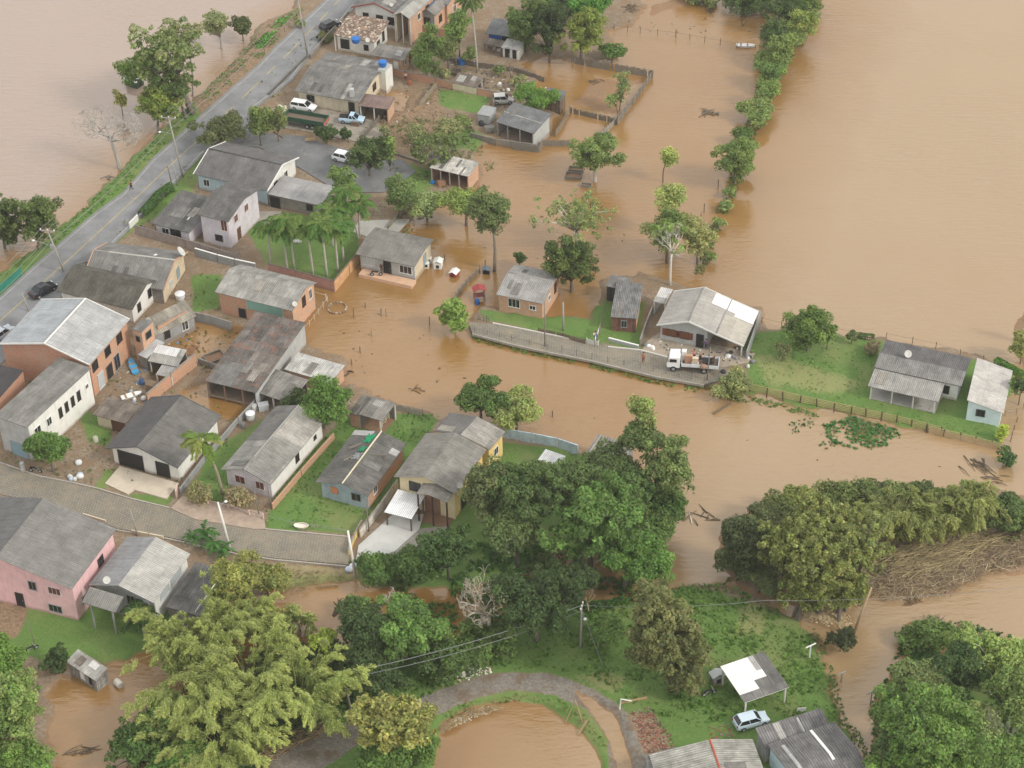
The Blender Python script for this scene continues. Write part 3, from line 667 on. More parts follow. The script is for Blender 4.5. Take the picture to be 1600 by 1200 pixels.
b2 = H_('cream_house', 'large cream house with wide grey fibre roof behind the parked cars', 'house', (460,142), (562,160), (590,94), gab(3.2, 1.2, .45), 'u', roof=RM, wm=ALL(CC), ops=[('f',.2,1.2,1.3,1.1,'k'),('f',.88,.2,1.0,2.1,'D'),('r',.5,1.4,1.2,1.2,'k')], extras=[(.2,.26,.05,.2,RD2),(.32,.38,.05,.2,RD2),(.7,.76,.0,.28,RL),(.6,.7,.75,.95,RL)])
H_('shed', 'open shed with reddish brown roof attached to the cream house', 'shed', (560,165), (607,171), (618,152), shed(2.9, 3.1), 'u', roof=roofing(104,(14,-4,-8),.12,.4,seed=21), wm={'r': BR3, 'b': CCN, 'l': CCN}, posts=[(.05,.05),(.5,.05)], ov=(.2,.2,.2,.2))
H_('brick_house', 'small orange brick house with grey roof behind the blue tank block', 'house', (578,86), (630,95), (643,76), shed(3.2, 3.5), 'u', roof=RM2, wm=ALL(BR3), ops=[('f',.78,.3,.8,2,'W'),('r',.5,1.2,.8,1,'w')], extras=[(.66,.84,.3,.7,RL2)])
H_('grey_house', 'grey gabled house with patched roof beside the brick wall at the top edge', 'house', (655,20), (680,25), (697,2), gab(4.0, .9), 'v', roof=RM2, wm=ALL(CG, r=BR3), ops=[('f',.3,1.6,1.4,1.2,'k'),('r',.5,1.2,1,1.3,'k')], extras=[(.3,.6,.3,.5,paint(80,130,190,.7,.3))])
H_('peach_house', 'peach walled house with white windows at the top edge beside the palm', 'house', (672,2), (700,8), (716,-18), gab(4.2, .9), 'u', roof=RM, wm=ALL(BR3), ops=[('f',.5,1.2,1,1.2,'w'),('r',.5,1.2,1,1.2,'w')])
H_('blue_door_shed', 'shed with dark grey roof and bright blue front wall beneath trees', 'shed', (758,52), (800,58), (808,33), shed(2.7, 3.4), 'u', roof=RB, wm=ALL(CCN, f=paint(40,92,168,.6,.2)), ops=[('f',.8,.2,1.6,2,'X')])
H_('lean_to', 'low lean-to with old grey roof in front of the blue shed', 'shed', (755,68), (784,74), (789,64), shed(1.9, 2.2), 'u', roof=RX, wm={'b': CCN}, posts=[(.05,.08),(.95,.08),(.5,.08)], postc=(120,110,100), ov=(.1,.1,.1,.1))
H_('outhouse', 'small white outhouse with pale roof at the foot of the trees', 'shed', (783,74), (811,79), (816,64), shed(2.4, 2.7), 'u', roof=RL2, wm=ALL(CW), ops=[('f',.3,.3,.8,1.8,'D'),('f',.75,.3,.7,1.8,'X')], ov=(.2,.2,.2,.2))
H_('chicken_shed', 'low shed with wavy grey roof and cream wall in the muddy yard', 'shed', (706,129), (744,137), (752,120), shed(1.9, 2.4), 'u', roof=RX, wm=ALL(CC, r=CCN), extras=[(.1,.4,.2,.8,RL),(.6,.8,.5,.95,RL)], ops=[('r',.5,.1,1,1.5,'X')], ov=(.1,.1,.1,.1))
b3 = H_('waterside_house', 'grey house with slate blue sheet roof and open porch by the stone wall', 'house', (774,190), (834,209), (859,177), shed(3.0, 3.9), 'u', roof=RB, wm={'b': CG, 'l': CG, 'r': CGL}, posts=[(.04,.05),(.3,.05),(.62,.05),(.96,.05)], postc=(160,160,156), floor=CCN, ov=(.15,.2,.3,.2), extras=[(.0,1.0,.48,.52,RL)])
H_('plank_shed', 'brown plank shed with dark roof behind the round green bush', 'shed', (846,152), (876,158), (885,142), shed(2.6, 3.0), 'u', roof=RB, wm=ALL(planks(112,96,80)), ov=(.2,.2,.2,.2))
H_('concrete_store', 'little concrete store with flat grey lid near the wrecked van', 'shed', (745,178), (766,182), (771,167), shed(2.2, 2.3), 'u', roof=CG, wm=ALL(CGL), ov=(.1,.1,.1,.1), thick=.12)
H_('brick_shed', 'brick shed with patched whitish roof at the edge of the flood', 'shed', (671,262), (732,276), (747,253), shed(2.9, 3.2), 'u', roof=roofing(176,(2,0,-6),.3,.6,seed=22), wm={'b': BR3, 'l': BR3, 'r': BR3}, posts=[(.04,.05),(.27,.05),(.5,.05),(.74,.05)], postc=(170,164,156), floor=CBR, ov=(.15,.15,.15,.15), extras=[(.2,.3,.1,.7,RD),(.55,.6,.4,.9,RD),(.75,.8,.0,.5,RM)])
# ---- west cluster by the road
H_('blue_grey_house', 'long dark roofed house with pale blue front and white gable near the tall pole', 'house', (302,272), (418,298), (467,246), gab(3.3, 1.6), 'u', roof=roofing(94,(0,0,2),.1,.35,seed=23), wm=ALL(CB, r=CW), ops=[('f',.12,1,1,1.2,'w'),('r',.3,1,1,1.6,'k'),('r',.65,1,1,1.6,'w')], cap=RD2, fascia=WHITE())
H_('flat_garage', 'low garage with flat light grey sheet roof behind the palms', 'garage', (418,303), (500,321), (528,292), shed(2.8, 3.1), 'u', roof=roofing(140,(0,0,2),.05,.2,seed=24), wm=ALL(CCN), ops=[('f',.1,.0,1.8,2.1,'X'),('f',.8,1,1,1,'k')], ov=(.3,.3,.2,.2))
H_('white_two_storey_house', 'whitish two-storey house with dark roof and window shutters beside the palms', 'house', (306,335), (357,347), (399,292), gab(5.6, 1.0), 'u', roof=RD, wm=ALL(CPL), ops=[('f',.6,1.2,1.2,1,'k'),('r',.25,3.6,1.0,1.2,'r'),('r',.6,3.6,1.0,1.2,'r'),('f',.85,3.2,1,1.8,'r'),('r',.3,.3,.9,2,'N')], floor=None)
H_('side_wing', 'single-storey wing with dark grey roof in front of the hedge and white wall', 'house', (236,349), (296,364), (330,308), shed(2.9, 3.7), 'u', roof=RD, wm=ALL(CPL), ops=[('f',.28,.6,1.2,1.4,'w'),('f',.52,.6,.9,1.6,'k'),('f',.66,.6,.9,1.6,'D')], extras=[(.25,.6,.3,.6,RM),(.7,.73,.3,.6,WHITE())])
H_('ridge_house', 'grey house with long white-capped ridge and orange brick gable carrying a dish', 'house', (128,437), (256,453), (304,395), gab(3.2, 1.7, .52), 'u', roof=roofing(112,(0,0,0),.1,.4,seed=25), wm=ALL(CCN, r=paint(204,188,162,.8,.4)), ops=[('r',.35,1,.9,1.1,'s'),('r',.68,.5,.9,1.8,'B')], cap=roofing(170,(0,0,-4),.2,.3,seed=26), extras=[(.3,.36,.05,.3,RD2),(.45,.5,.08,.3,RD2),(.7,.73,.62,.7,WHITE())], fascia=BR)
H_('dark_roof_house', 'house with very dark mossy roof and bright white gable beside the half-built block', 'house', (88,455), (207,484), (251,436), gab(3.2, 1.5, .55), 'u', roof=roofing(84,(2,1,-4),.08,.6,seed=27), wm=ALL(CW), ops=[('r',.25,1.1,.8,1.3,'k'),('r',.68,1.5,.8,1.4,'k')])
b6 = H_('half_built_block', 'two-storey orange brick block with wide pale two-slope roof at the left edge', 'building', (-2,537), (140,570), (207,500), gab(6.0, 1.9, .53), 'v', roof=roofing(156,(-2,0,2),.08,.3,seed=28), wm=ALL(BR2, r=BR), ops=[('r',.12,3.7,1.3,1.4,'k'),('r',.45,3.7,1.3,1.4,'k'),('r',.76,3.7,1.3,1.4,'k'),('r',.2,.2,1.4,2.4,'s'),('r',.42,.2,1.5,2.2,'X'),('r',.62,.2,1.3,2.4,'g')], ov=(.3,.3,.3,.3), cap=CW, fascia=CW, extras=[(0,1,0.02,.5,roofing(150,(-4,2,8),.05,.2,seed=29))])
H_('brick_tower', 'unfinished brick stair block with dark openings against the half-built block', 'building', (206,514), (221,519), (236,501), shed(5.6, 5.7), 'u', roof=RM, wm=ALL(BR3), ops=[('r',.5,3.4,1.2,1.2,'X'),('f',.5,3.4,.7,1.0,'X')], ov=(.05,.05,.05,.05))
H_('patched_lean_to', 'lean-to of tan and grey sheets with blue side beside the brick wall', 'shed', (222,500), (241,526), (282,475), [(0, 3.9), (1, 2.5)], 'v', roof=roofing(134,(4,0,-10),.3,.5,seed=30), wm=ALL(CCN, r=CG), ops=[('r',.3,.6,1,1.4,'X'),('r',.75,.6,1,1.4,'w')], ov=(.2,.3,.2,.2))
H_('tin_shed', 'shed with shiny pale tin roof among the junk behind the brick block', 'shed', (215,554), (229,560), (250,532), shed(2.5, 2.8), 'u', roof=roofing(170,(-2,2,6),.1,.2,'metal',31), wm=ALL(CCN), ov=(.1,.1,.1,.1))
H_('striped_shed', 'shed with uneven grey strips and a bright sheet between the two brick walls', 'shed', (231,564), (277,573), (300,548), shed(2.3, 2.9), 'u', roof=roofing(146,(0,0,-3),.2,.4,seed=32), wm={'b': CCN, 'l': CCN}, posts=[(.05,.06),(.95,.06)], extras=[(.0,.8,.5,.98,RW)], ov=(.1,.1,.1,.1))
H_('low_tin_roof', 'low grey tin roof stepping down below the striped shed', 'shed', (243,585), (268,590), (286,570), shed(1.9, 2.2), 'u', roof=roofing(156,(0,0,0),.1,.4,seed=91), wm={'b': CCN}, posts=[(.05,.06),(.95,.06)], ov=(.1,.1,.1,.1))
H_('green_wall_house', 'brick house with green sheet front wall and weathered roof beside the palm garden', 'house', (335,456), (457,486), (486,439), gab(4.2, 1.1, .6), 'u', roof=roofing(140,(0,0,-3),.2,.45,seed=33), wm=ALL(BR, b=CCN, r=BR3), ops=[('f',.62,2.0,5.6,1.8,'G'),('f',.3,.2,1.2,1.6,'X'),('r',.5,2.2,.9,1.6,'k'),('r',.8,2.2,.8,1.6,'w')], ov=(.5,.3,.4,.4))
H_('warehouse', 'long low building with patched dark brown and grey roof and pale side wall', 'building', (319,595), (400,614), (466,501), shed(3.0, 3.9), 'u', roof=RP, wm={'r': CGL, 'b': CCN, 'l': CCN}, posts=[(.05,.03),(.35,.03),(.7,.03)], postc=(150,120,104), ov=(.15,.1,.2,.2), floor=CCN, extras=[(.1,.5,.0,.3,RM),(.5,.95,.25,.5,roofing(108,(6,0,-4),.3,.5,seed=34))])
b12 = H_('orange_shed', 'orange walled shed with dirty white roof at the waterline', 'shed', (444,577), (517,598), (536,570), shed(2.5, 2.7), 'u', roof=roofing(178,(2,2,0),.08,.55,seed=35), wm=ALL(BR3), ops=[('r',.3,.3,.8,1.8,'X')], ov=(.2,.2,.2,.2))
H_('low_shed', 'low shed with mottled grey roof between the warehouse and the leafy tree', 'shed', (398,612), (452,630), (478,592), shed(2.2, 2.7), 'u', roof=RM2, wm={'b': CCN, 'l': CCN}, posts=[(.05,.05),(.5,.05),(.95,.05)], ov=(.2,.2,.2,.2))
H_('white_tall_house', 'tall white house with blue garage door and grey roof beside the cobbled street', 'house', (-10,650), (42,668), (140,574), shed(6.2, 6.3), 'u', roof=roofing(116,(0,0,-2),.14,.45,seed=36), wm=ALL(CW, f=CGL), ops=[('f',.55,.1,2.6,2.3,'B'),('r',.12,3.2,1.2,1.4,'w'),('r',.3,3.2,.9,1.2,'w'),('r',.48,2.8,.6,1.5,'k'),('r',.58,2.8,.6,1.5,'k'),('r',.68,2.8,.6,1.5,'k'),('r',.78,2.8,.6,1.5,'k'),('r',.92,3.5,.6,.7,'w')], ov=(.3,.15,.3,.3))
H_('black_roof_annex', 'annex with flat black roof at the left edge behind the white house', 'building', (-60,618), (-8,630), (44,580), shed(4.6, 4.7), 'u', roof=roofing(52,(0,0,4),.05,.2,'flat',37), wm=ALL(BR2), ov=(.1,.1,.1,.1))
H_('brown_shed', 'small shed with brownish roof and red door in the weedy garden', 'shed', (145,648), (197,662), (223,633), gab(2.5, .3, .5, 2.6), 'u', roof=RX, wm=ALL(CC), ops=[('f',.72,.1,2.0,1.8,'N')], ov=(.4,.3,.3,.3))
b14 = H_('garage_house', 'white house with two dark garage doors, pale paved front and dark gable roof', 'house', (165,700), (278,731), (352,652), gab(3.3, 1.75, .46), 'v', roof=roofing(96,(0,0,-1),.06,.35,seed=38), wm=ALL(CW), ops=[('f',.27,.1,3.6,2.5,'D'),('f',.76,.1,1.9,2.3,'D')], ov=(.7,.5,.4,.5), extras=[(0,.999,.0,.455,roofing(74,(0,0,3),.05,.2,seed=39))], fascia=paint(96,96,98,.8,.2))  # whole left slope darker: its shade away from the sun put into the colour
H_('lilac_house', 'pale lilac house with brown shutters and stepped grey roof beside the orange garden wall', 'house', (344,734), (423,758), (506,656), gab(3.3, 1.3, .48), 'v', roof=roofing(132,(0,0,-3),.2,.4,seed=40), wm=ALL(CPL, r=CW), ops=[('f',.3,1.2,1.4,1.2,'r'),('f',.75,1.2,1.2,1.2,'r'),('r',.5,1.2,.8,1.2,'k'),('r',.85,1.4,.6,.6,'k')], ov=(.6,.4,.3,.5), extras=[(.45,.995,.0,.48,roofing(104,(0,0,0),.12,.4,seed=41)),(.55,.995,.5,.998,roofing(150,(2,0,-5),.16,.4,seed=42)),(.0,.35,.52,.95,roofing(122,(0,0,-2),.1,.4,seed=43))], cap=RL)
b17 = H_('blue_plaster_house', 'faded blue house with cream ridge and green netting on its dark roof', 'house', (492.5,753), (575,776), (642,695), gab(3.2, .95, .52), 'v', roof=roofing(96,(0,0,-1),.12,.55,seed=44), wm=ALL(paint(160,176,184,.8,.6), r=BR), ops=[('f',.28,1.4,.9,.9,'o'),('f',.75,1.1,1.3,1.2,'g'),('r',.2,1.3,.9,1.1,'w')], cap=paint(206,198,170,.8,.4), ov=(.6,.4,.4,.5), extras=[(.74,.84,.84,.99,RL2),(.9,.995,.0,.4,RL2)])
H_('open_shed', 'open shed on white posts with grey roof behind the blue house', 'shed', (560,647), (597,658), (616,629), shed(2.9, 3.1), 'u', roof=RM2, wm={'b': CCN, 'l': CCN}, posts=[(.04,.05),(.88,.05),(.96,.95)], ov=(.1,.1,.1,.1), floor=CBR, extras=[(.2,.6,.6,.9,RL)])
H_('ruined_shed', 'ruined shed with ragged dark roof over an orange brick wall by the leafy tree', 'shed', (545,645), (562,650), (585,622), shed(2.6, 2.9), 'u', roof=roofing(110,(2,0,-4),.3,.7,seed=45), wm=ALL(BR2), ov=(.1,.1,.1,.1))
b19 = H_('yellow_house', 'yellow two-storey house with broad grey roof beside the white driveway', 'house', (615,745), (712,772), (768,704), gab(5.2, 1.4, .5), 'v', roof=roofing(118,(2,1,-3),.08,.4,seed=46), wm=ALL(CY, f=paint(222,206,168,.7,.25)), ops=[('f',.28,3.0,1.5,1.4,'k'),('f',.62,2.9,1,2,'N'),('r',.3,.2,1.6,2.2,'X'),('r',.7,3.2,1.2,1.2,'k')], ov=(.6,.5,.3,.5))
H_('back_wing', 'rear wing with crumbling light roof behind the yellow house', 'house', (677,673), (765,703), (786,673), gab(4.2, .9, .5), 'v', roof=roofing(138,(2,0,-4),.2,.5,seed=47), wm=ALL(CY, l=CGL), ops=[('r',.5,1.5,1,1.2,'w')], ov=(.3,.3,.3,.3), extras=[(0,.995,.0,.49,roofing(100,(0,0,0),.1,.3,seed=48))])
H_('timber_porch', 'brown timber two-level porch with small roof in front of the yellow house', 'porch', (650,772), (699,785), (707,765), gab(5.0, .4, .4, 4.9), 'v', roof=roofing(126,(2,0,-4),.14,.4,seed=49), posts=[(.04,.06),(.5,.06),(.96,.06)], postc=(74,54,46), wm={'b': CBR}, ov=(.1,.1,.1,.1), floor=CBR)
H_('carport', 'carport with bright white metal roof over the white driveway', 'carport', (600,800), (643,811), (660,774), shed(2.8, 3.1), 'u', roof=roofing(206,(0,3,6),.03,.1,'metal',50), posts=[(.06,.06),(.94,.06),(.06,.94),(.94,.94)], postc=(110,96,84), ov=(0,0,0,0))
# ---- south-west
H_('pink_house', 'big pink two-storey house with ribbed dark grey roof at the left edge', 'house', (-112,866), (112,921), (186,827), gab(6.2, 2.2, .5), 'v', roof=roofing(112,(0,0,-1),.08,.3,seed=51), wm=ALL(CPK), ops=[('f',.58,.2,1.0,2.1,'D'),('f',.86,3.6,1.6,1.1,'r'),('f',.84,.7,1.7,1.1,'g'),('f',.7,3.5,1.0,1.3,'g'),('r',.2,1.4,1.2,1.2,'g'),('r',.65,3.4,1.2,1.2,'k')], ov=(.7,.4,.4,.5), extras=[(0,.999,.0,.495,roofing(92,(0,1,3),.05,.3,seed=52))])  # left slope darker and bluer, shade painted into its roofing colour
b22 = H_('pale_roof_house', 'house with light grey ribbed roof and tall porch on stilts beside the pink house', 'house', (139,914), (240,942), (303,867), gab(4.6, 1.3, .48), 'v', roof=roofing(158,(0,0,-3),.06,.3,seed=53), wm=ALL(CW, f=CG), ops=[('f',.6,2.2,1.0,1.6,'g'),('f',.85,2.2,1.0,1.4,'s'),('r',.3,2.6,2.0,1.3,'s'),('r',.65,2.6,2.4,1.3,'s')], ov=(.6,.4,.3,.4), extras=[(0,.999,.0,.475,roofing(132,(-2,0,3),.05,.3,seed=54))])  # left slope is a shaded copy of the roofing, shade painted as tone
H_('stilt_porch', 'raised porch on tall grey concrete stilts with sloping roof', 'porch', (127,941), (180,957), (192,932), shed(4.3, 5.0), 'u', roof=roofing(124,(0,0,-2),.08,.4,seed=55), posts=[(.25,.1),(.88,.1)], postc=(150,150,148), ov=(.1,.1,.1,.1))
H_('dark_annex', 'annex with black-streaked grey sheet roof beside the bamboo', 'shed', (258,948), (325,966), (352,890), shed(3.0, 3.4), 'u', roof=roofing(98,(0,0,0),.2,.6,seed=56), wm=ALL(CCN), ov=(.2,.2,.2,.2))
H_('tin_shack', 'tin shack patched with mismatched sheets standing in brown water', 'shed', (103,1034), (149,1064), (173,1047), shed(2.0, 2.5), 'u', roof=roofing(160,(0,0,-4),.3,.6,seed=57,rib=.2), wm=ALL(planks(150,148,144)), ops=[('f',.5,.2,.6,1.3,'W'),('f',.8,.2,.6,1.3,'X')], ov=(.2,.2,.1,.1), extras=[(.55,.8,.5,.9,roofing(196,(0,0,0),.05,.3,seed=58)),(.2,.4,.2,.8,RX)])
# ---- middle of the flood
bg_ = H_('porch_step_house', 'grey house with red-brown porch step standing alone in the flood beside the palms', 'house', (555,397), (648,417), (678,374), gab(3.2, .55, .55, 3.4), 'u', roof=roofing(112,(2,1,-2),.08,.35,seed=59), wm=ALL(CGL, r=CC), ops=[('f',.16,1.0,1.8,1.5,'s'),('f',.5,.3,1.1,2.1,'D'),('f',.84,1.0,1.9,1.3,'w'),('r',.6,.4,.8,2.0,'B')], ov=(.7,.4,.4,.4), base=.2)
H_('orange_brick_house', 'small orange brick house with grey gabled roof on the grass behind the lane', 'house', (775,460), (849,475), (881,428), gab(3.2, .8, .58), 'u', roof=roofing(138,(0,0,0),.1,.3,seed=60), wm=ALL(BR3), ops=[('f',.35,1.1,1.7,1.4,'w'),('f',.78,1.3,.9,.7,'w'),('r',.4,1.3,.8,.9,'w'),('r',.75,1.0,.7,1.5,'k')], ov=(.35,.3,.3,.3), extras=[(.25,.35,.7,.85,RD),(.15,.22,.2,.42,RM)], cap=RL)
H_('plank_store', 'dark plank store with small grey roof at the edge of the water', 'shed', (946,447), (978,453), (994,436), shed(2.9, 3.0), 'u', roof=RM, wm=ALL(planks(64,58,54)), ov=(.15,.15,.15,.15))
H_('long_plank_shed', 'long shed with mottled grey roof and reddish plank front beside the grey house', 'shed', (954,495), (996,498), (1022,444), shed(3.0, 3.2), 'u', roof=roofing(120,(0,1,3),.06,.7,seed=61), wm=ALL(planks(118,84,72), r=BR3, l=CBR), ops=[('f',.5,.9,.8,1.1,'g')], ov=(.3,.2,.2,.2))
H_('white_lean_to', 'small lean-to of white sheets against the left side of the grey house', 'shed', (1021,471), (1040,475), (1051,452), shed(2.6, 2.9), 'u', roof=roofing(190,(0,0,0),.08,.3,seed=62), wm={'l': CGL}, posts=[(.06,.05),(.94,.05)], ov=(.1,.1,.1,.1), extras=[(.0,.9,.0,.35,RL)])
bt = H_('grey_plaster_house', 'grey house with brown shutters, wide pale roof and white sheets behind the loaded truck', 'house', (1026,508), (1162,541), (1187,487), [(0, 3.4), (.36, 5.0), (.68, 3.8), (1, 2.7)], 'v', roof=roofing(148,(2,0,-3),.06,.25,seed=63), wm=ALL(CGL), ops=[('f',.22,1.3,1.2,1.1,'b'),('f',.52,1.3,1.2,1.1,'b'),('f',.85,.3,1.0,2.2,'D')], ov=(.6,5.2,.4,.4), extras=[(.32,.99,.62,.99,roofing(172,(2,0,-4),.05,.25,seed=64)) if False else (.62,.99,.78,.995,roofing(228,(0,0,2),.02,.08,seed=65)), (.70,.99,.5,.78,roofing(226,(0,0,2),.02,.08,seed=66)), (.0,.6,.68,.99,roofing(158,(4,0,-8),.08,.25,seed=67))], posts=[(.97,.06),(.97,.95)], fascia=paint(208,208,204,.8,.2), cap=RL)
# ---- right
br = H_('bluish_house', 'house with dark ribbed roof, white dish and open porch on the right lawn', 'house', (1366,574), (1502,604), (1512,558), gab(3.2, .6, .42, 3.3), 'u', roof=roofing(88,(0,0,3),.08,.4,seed=68), wm=ALL(CGL, f=CW, r=CPL), ops=[('f',.84,1.0,1.2,1.2,'k')], ov=(.4,.4,.3,.4), extras=[(0,.999,.0,.40,roofing(124,(0,0,0),.08,.5,seed=69))])
H_('open_porch', 'porch with corrugated lean roof on white posts in front of the bluish house', 'porch', (1356,603), (1466,628), (1477,598), shed(2.6, 3.1), 'u', roof=roofing(142,(0,0,-2),.06,.4,seed=70), posts=[(.05,.06),(.35,.06),(.65,.06),(.95,.06)], ov=(.1,.1,.1,.1), floor=paint(166,162,156,.85,.3), wm={'b': CGL})
H_('light_blue_hut', 'small light blue hut with pale roof at the right end of the lawn', 'house', (1511,625), (1568,646), (1576,578), [(0, 3.9), (1, 2.8)], 'v', roof=roofing(172,(2,0,-3),.05,.35,seed=71), wm=ALL(paint(206,224,230,.7,.25)), ops=[('f',.4,1.2,1.1,1.0,'k')], ov=(.3,.3,.2,.2))
# ---- lower right
H_('white_carport', 'open carport with white and dark sheets on posts beside the silver car', 'carport', (1164,1098), (1233,1074), (1196,1017), shed(2.9, 3.2), 'u', roof=roofing(222,(0,0,0),.03,.1,seed=72), posts=[(.05,.05),(.95,.05),(.05,.95),(.95,.95)], ov=(0,0,0,0), extras=[(.74,.998,.0,.998,roofing(104,(0,0,0),.2,.5,seed=73)),(.45,.74,.0,.42,roofing(110,(0,0,0),.1,.5,seed=74)),(.0,.45,.0,.2,roofing(120,(0,0,0),.1,.5,seed=75)),(.62,.74,.62,.998,roofing(150,(0,0,0),.1,.2,seed=76))])
H_('ribbed_roof_barn', 'barn with dark streaked ribbed roof filling the lower right bottom edge', 'building', (1258,1250), (1366,1212), (1302,1128), gab(3.6, .5, .5), 'u', roof=roofing(108,(0,0,2),.08,.6,seed=77,rib=.3), wm=ALL(CB), ov=(.3,.3,.3,.3), extras=[(.15,.2,.3,.9,RL2),(.62,.66,.4,.99,WHITE())])
H_('barn_wing', 'lower wing with grey striped roof between the silver car and the barn', 'building', (1196,1170), (1300,1138), (1270,1110), shed(3.0, 3.6), 'u', roof=roofing(112,(0,0,2),.2,.6,seed=78,rib=.3), wm=ALL(CG), ov=(.2,.2,.2,.2), extras=[(.25,.35,.0,.95,RL),(.6,.63,.0,.9,RL2)])
H_('red_ridge_house', 'house with light ribbed roof and red ridge tiles at the bottom edge', 'house', (1040,1262), (1206,1236), (1168,1156), gab(3.2, 1.0, .58), 'v', roof=roofing(150,(2,2,-3),.08,.55,seed=79,rib=.3), wm=ALL(CW), cap=paint(176,86,66,.8,.4), ov=(.3,.3,.3,.3))
H_('side_lean_to', 'small ribbed lean-to at the left of the red ridge house', 'shed', (1030,1230), (1082,1216), (1060,1166), shed(2.8, 3.0), 'u', roof=roofing(128,(0,0,-3),.2,.6,seed=80,rib=.3), wm=ALL(CG), ov=(.2,.2,.2,.2))
H_('garden_shelter', 'pale roofed shelter half hidden by the great leafy tree', 'shed', (836,724), (868,735), (886,713), shed(2.5, 2.8), 'u', roof=roofing(190,(0,3,6),.03,.2,seed=81), posts=[(.05,.05),(.95,.05),(.05,.95),(.95,.95)], ov=(0,0,0,0))
H_('ribbed_hut', 'hut with brown ribbed roof poking out of the tree crowns by the pale wall', 'shed', (916,706), (975,724), (995,696), shed(2.6, 2.9), 'u', roof=roofing(132,(4,0,-4),.1,.5,seed=82,rib=.4), wm=ALL(CCN), ov=(.2,.2,.2,.2))

# ================================================================ VEGETATION
NQ = 0
def quads_obj(name, P, N, SZ, C, parent=None, asp=1.7, T=None, stuff=False):
    """leaf blades: one rhombus per leaf at P, normal N, size SZ, colour C"""
    global NQ
    n = len(P); NQ += n
    N = N / (np.linalg.norm(N, axis=1, keepdims=True) + 1e-9)
    if T is None: T = RNG.normal(size=(n, 3))
    T = T - N * (T * N).sum(1, keepdims=True); T /= (np.linalg.norm(T, axis=1, keepdims=True) + 1e-9)
    B = np.cross(N, T); h = SZ[:, None]
    V = np.stack([P - T * h * asp * .5, P + B * h * .5 - T * h * .1 + N * h * .12, P + T * h * asp * .5, P - B * h * .5 - T * h * .1 + N * h * .12], 1).reshape(-1, 3)
    me = bpy.data.meshes.new(name); me.vertices.add(4 * n); me.vertices.foreach_set('co', V.astype(np.float32).ravel())
    me.loops.add(4 * n); me.loops.foreach_set('vertex_index', np.arange(4 * n, dtype=np.int32))
    me.polygons.add(n); me.polygons.foreach_set('loop_start', np.arange(0, 4 * n, 4, dtype=np.int32)); me.polygons.foreach_set('loop_total', np.full(n, 4, np.int32))
    me.update(calc_edges=True)
    at = me.color_attributes.new('tone', 'FLOAT_COLOR', 'POINT'); c4 = np.ones((n, 4)); c4[:, :3] = C
    at.data.foreach_set('color', np.repeat(c4, 4, axis=0).astype(np.float32).ravel())
    me.materials.append(foliage()); o = bpy.data.objects.new(name, me); COL.objects.link(o)
    if parent: o.parent = parent
    return o
def mute(c, k=.4): return (c * (1 - k) + (c.mean() * np.array([1.22, 1.12, .56])) * k) * 1.44
def L3(c): return np.array(lin(*c)[:3])
def rdir(n):
    d = RNG.normal(size=(n, 3)); return d / np.linalg.norm(d, axis=1, keepdims=True)
def lobes_leaves(LC, LR, leaf, tone, cover=1.15, droop=0.0, sq=.8, yel=None, tv=.22):
    Ps, Ns, Ss, Cs = [], [], [], []; t0 = mute(L3(tone)); t1 = mute(L3(yel)) if yel is not None else t0 * np.array([1.4, 1.28, 1.25])
    for c, r in zip(LC, LR):
        n = max(12, int(4 * math.pi * r * r * .75 * cover / (leaf * leaf * .85)))
        d = rdir(n); d[:, 2] = np.where(RNG.random(n) < .5, np.abs(d[:, 2]), d[:, 2]); d /= np.linalg.norm(d, axis=1, keepdims=True)
        bumpy = 1 + .22 * np.sin(d[:, 0] * 5 + c[0]) * np.sin(d[:, 1] * 5 + c[1]) + RNG.normal(0, .1, n)
        rr = r * bumpy * np.where(RNG.random(n) < .25, RNG.random(n) ** .5, 1.0)
        p = c + d * rr[:, None] * np.array([1, 1, sq]); p[:, 2] -= droop * r * (1 - np.abs(d[:, 2])) * RNG.random(n)
        nn = d * .8 + RNG.normal(0, .5, (n, 3)) + np.array([0, 0, .55])
        k = np.clip(RNG.normal(.35, .3), 0, 1); base = t0 * (1 - k) + t1 * k; base = base * (1 + RNG.normal(0, tv * .5))
        col = base[None, :] * (1 + RNG.normal(0, tv, (n, 1))) * (1 + RNG.normal(0, .06, (n, 3)))
        Ps.append(p); Ns.append(nn); Ss.append(leaf * (.6 + .8 * RNG.random(n))); Cs.append(np.clip(col, .004, .8))
    return np.concatenate(Ps), np.concatenate(Ns), np.concatenate(Ss), np.concatenate(Cs)
CAMC = math.cos(PITCH)
def place(cx, cy, rx, ry, by, bx=None):
    """base point and crown (centre height, radii) in metres from the crown's box and the foot of the trunk in the photograph"""
    g = on(bx if bx is not None else cx, by); s = S(cx, by); Rr = rx / s; hz = max(.3, (by - cy) / (s * CAMC))
    ax = (cx - (bx if bx is not None else cx)) / s
    a = math.sin(R(38)); rz2 = (ry / s) ** 2 - (Rr * a) ** 2
    Rz = math.sqrt(max(rz2, (.45 * Rr * CAMC) ** 2)) / CAMC
    return g, Rr, Rz, hz, ax
def limb(m, a, b, r0, r1, bend=.12, n=4):
    a = np.asarray(a, float); b = np.asarray(b, float); L_ = np.linalg.norm(b - a); w = RNG.normal(0, bend * L_, 3); pts = []; rs = []
    for i in range(n + 1):
        t = i / n; pts.append(a + (b - a) * t + w * math.sin(math.pi * t) * .5 + np.array([0, 0, .08 * L_ * math.sin(math.pi * t)])); rs.append(r0 + (r1 - r0) * t)
    m.tube(pts, rs, 5); return pts[-1]
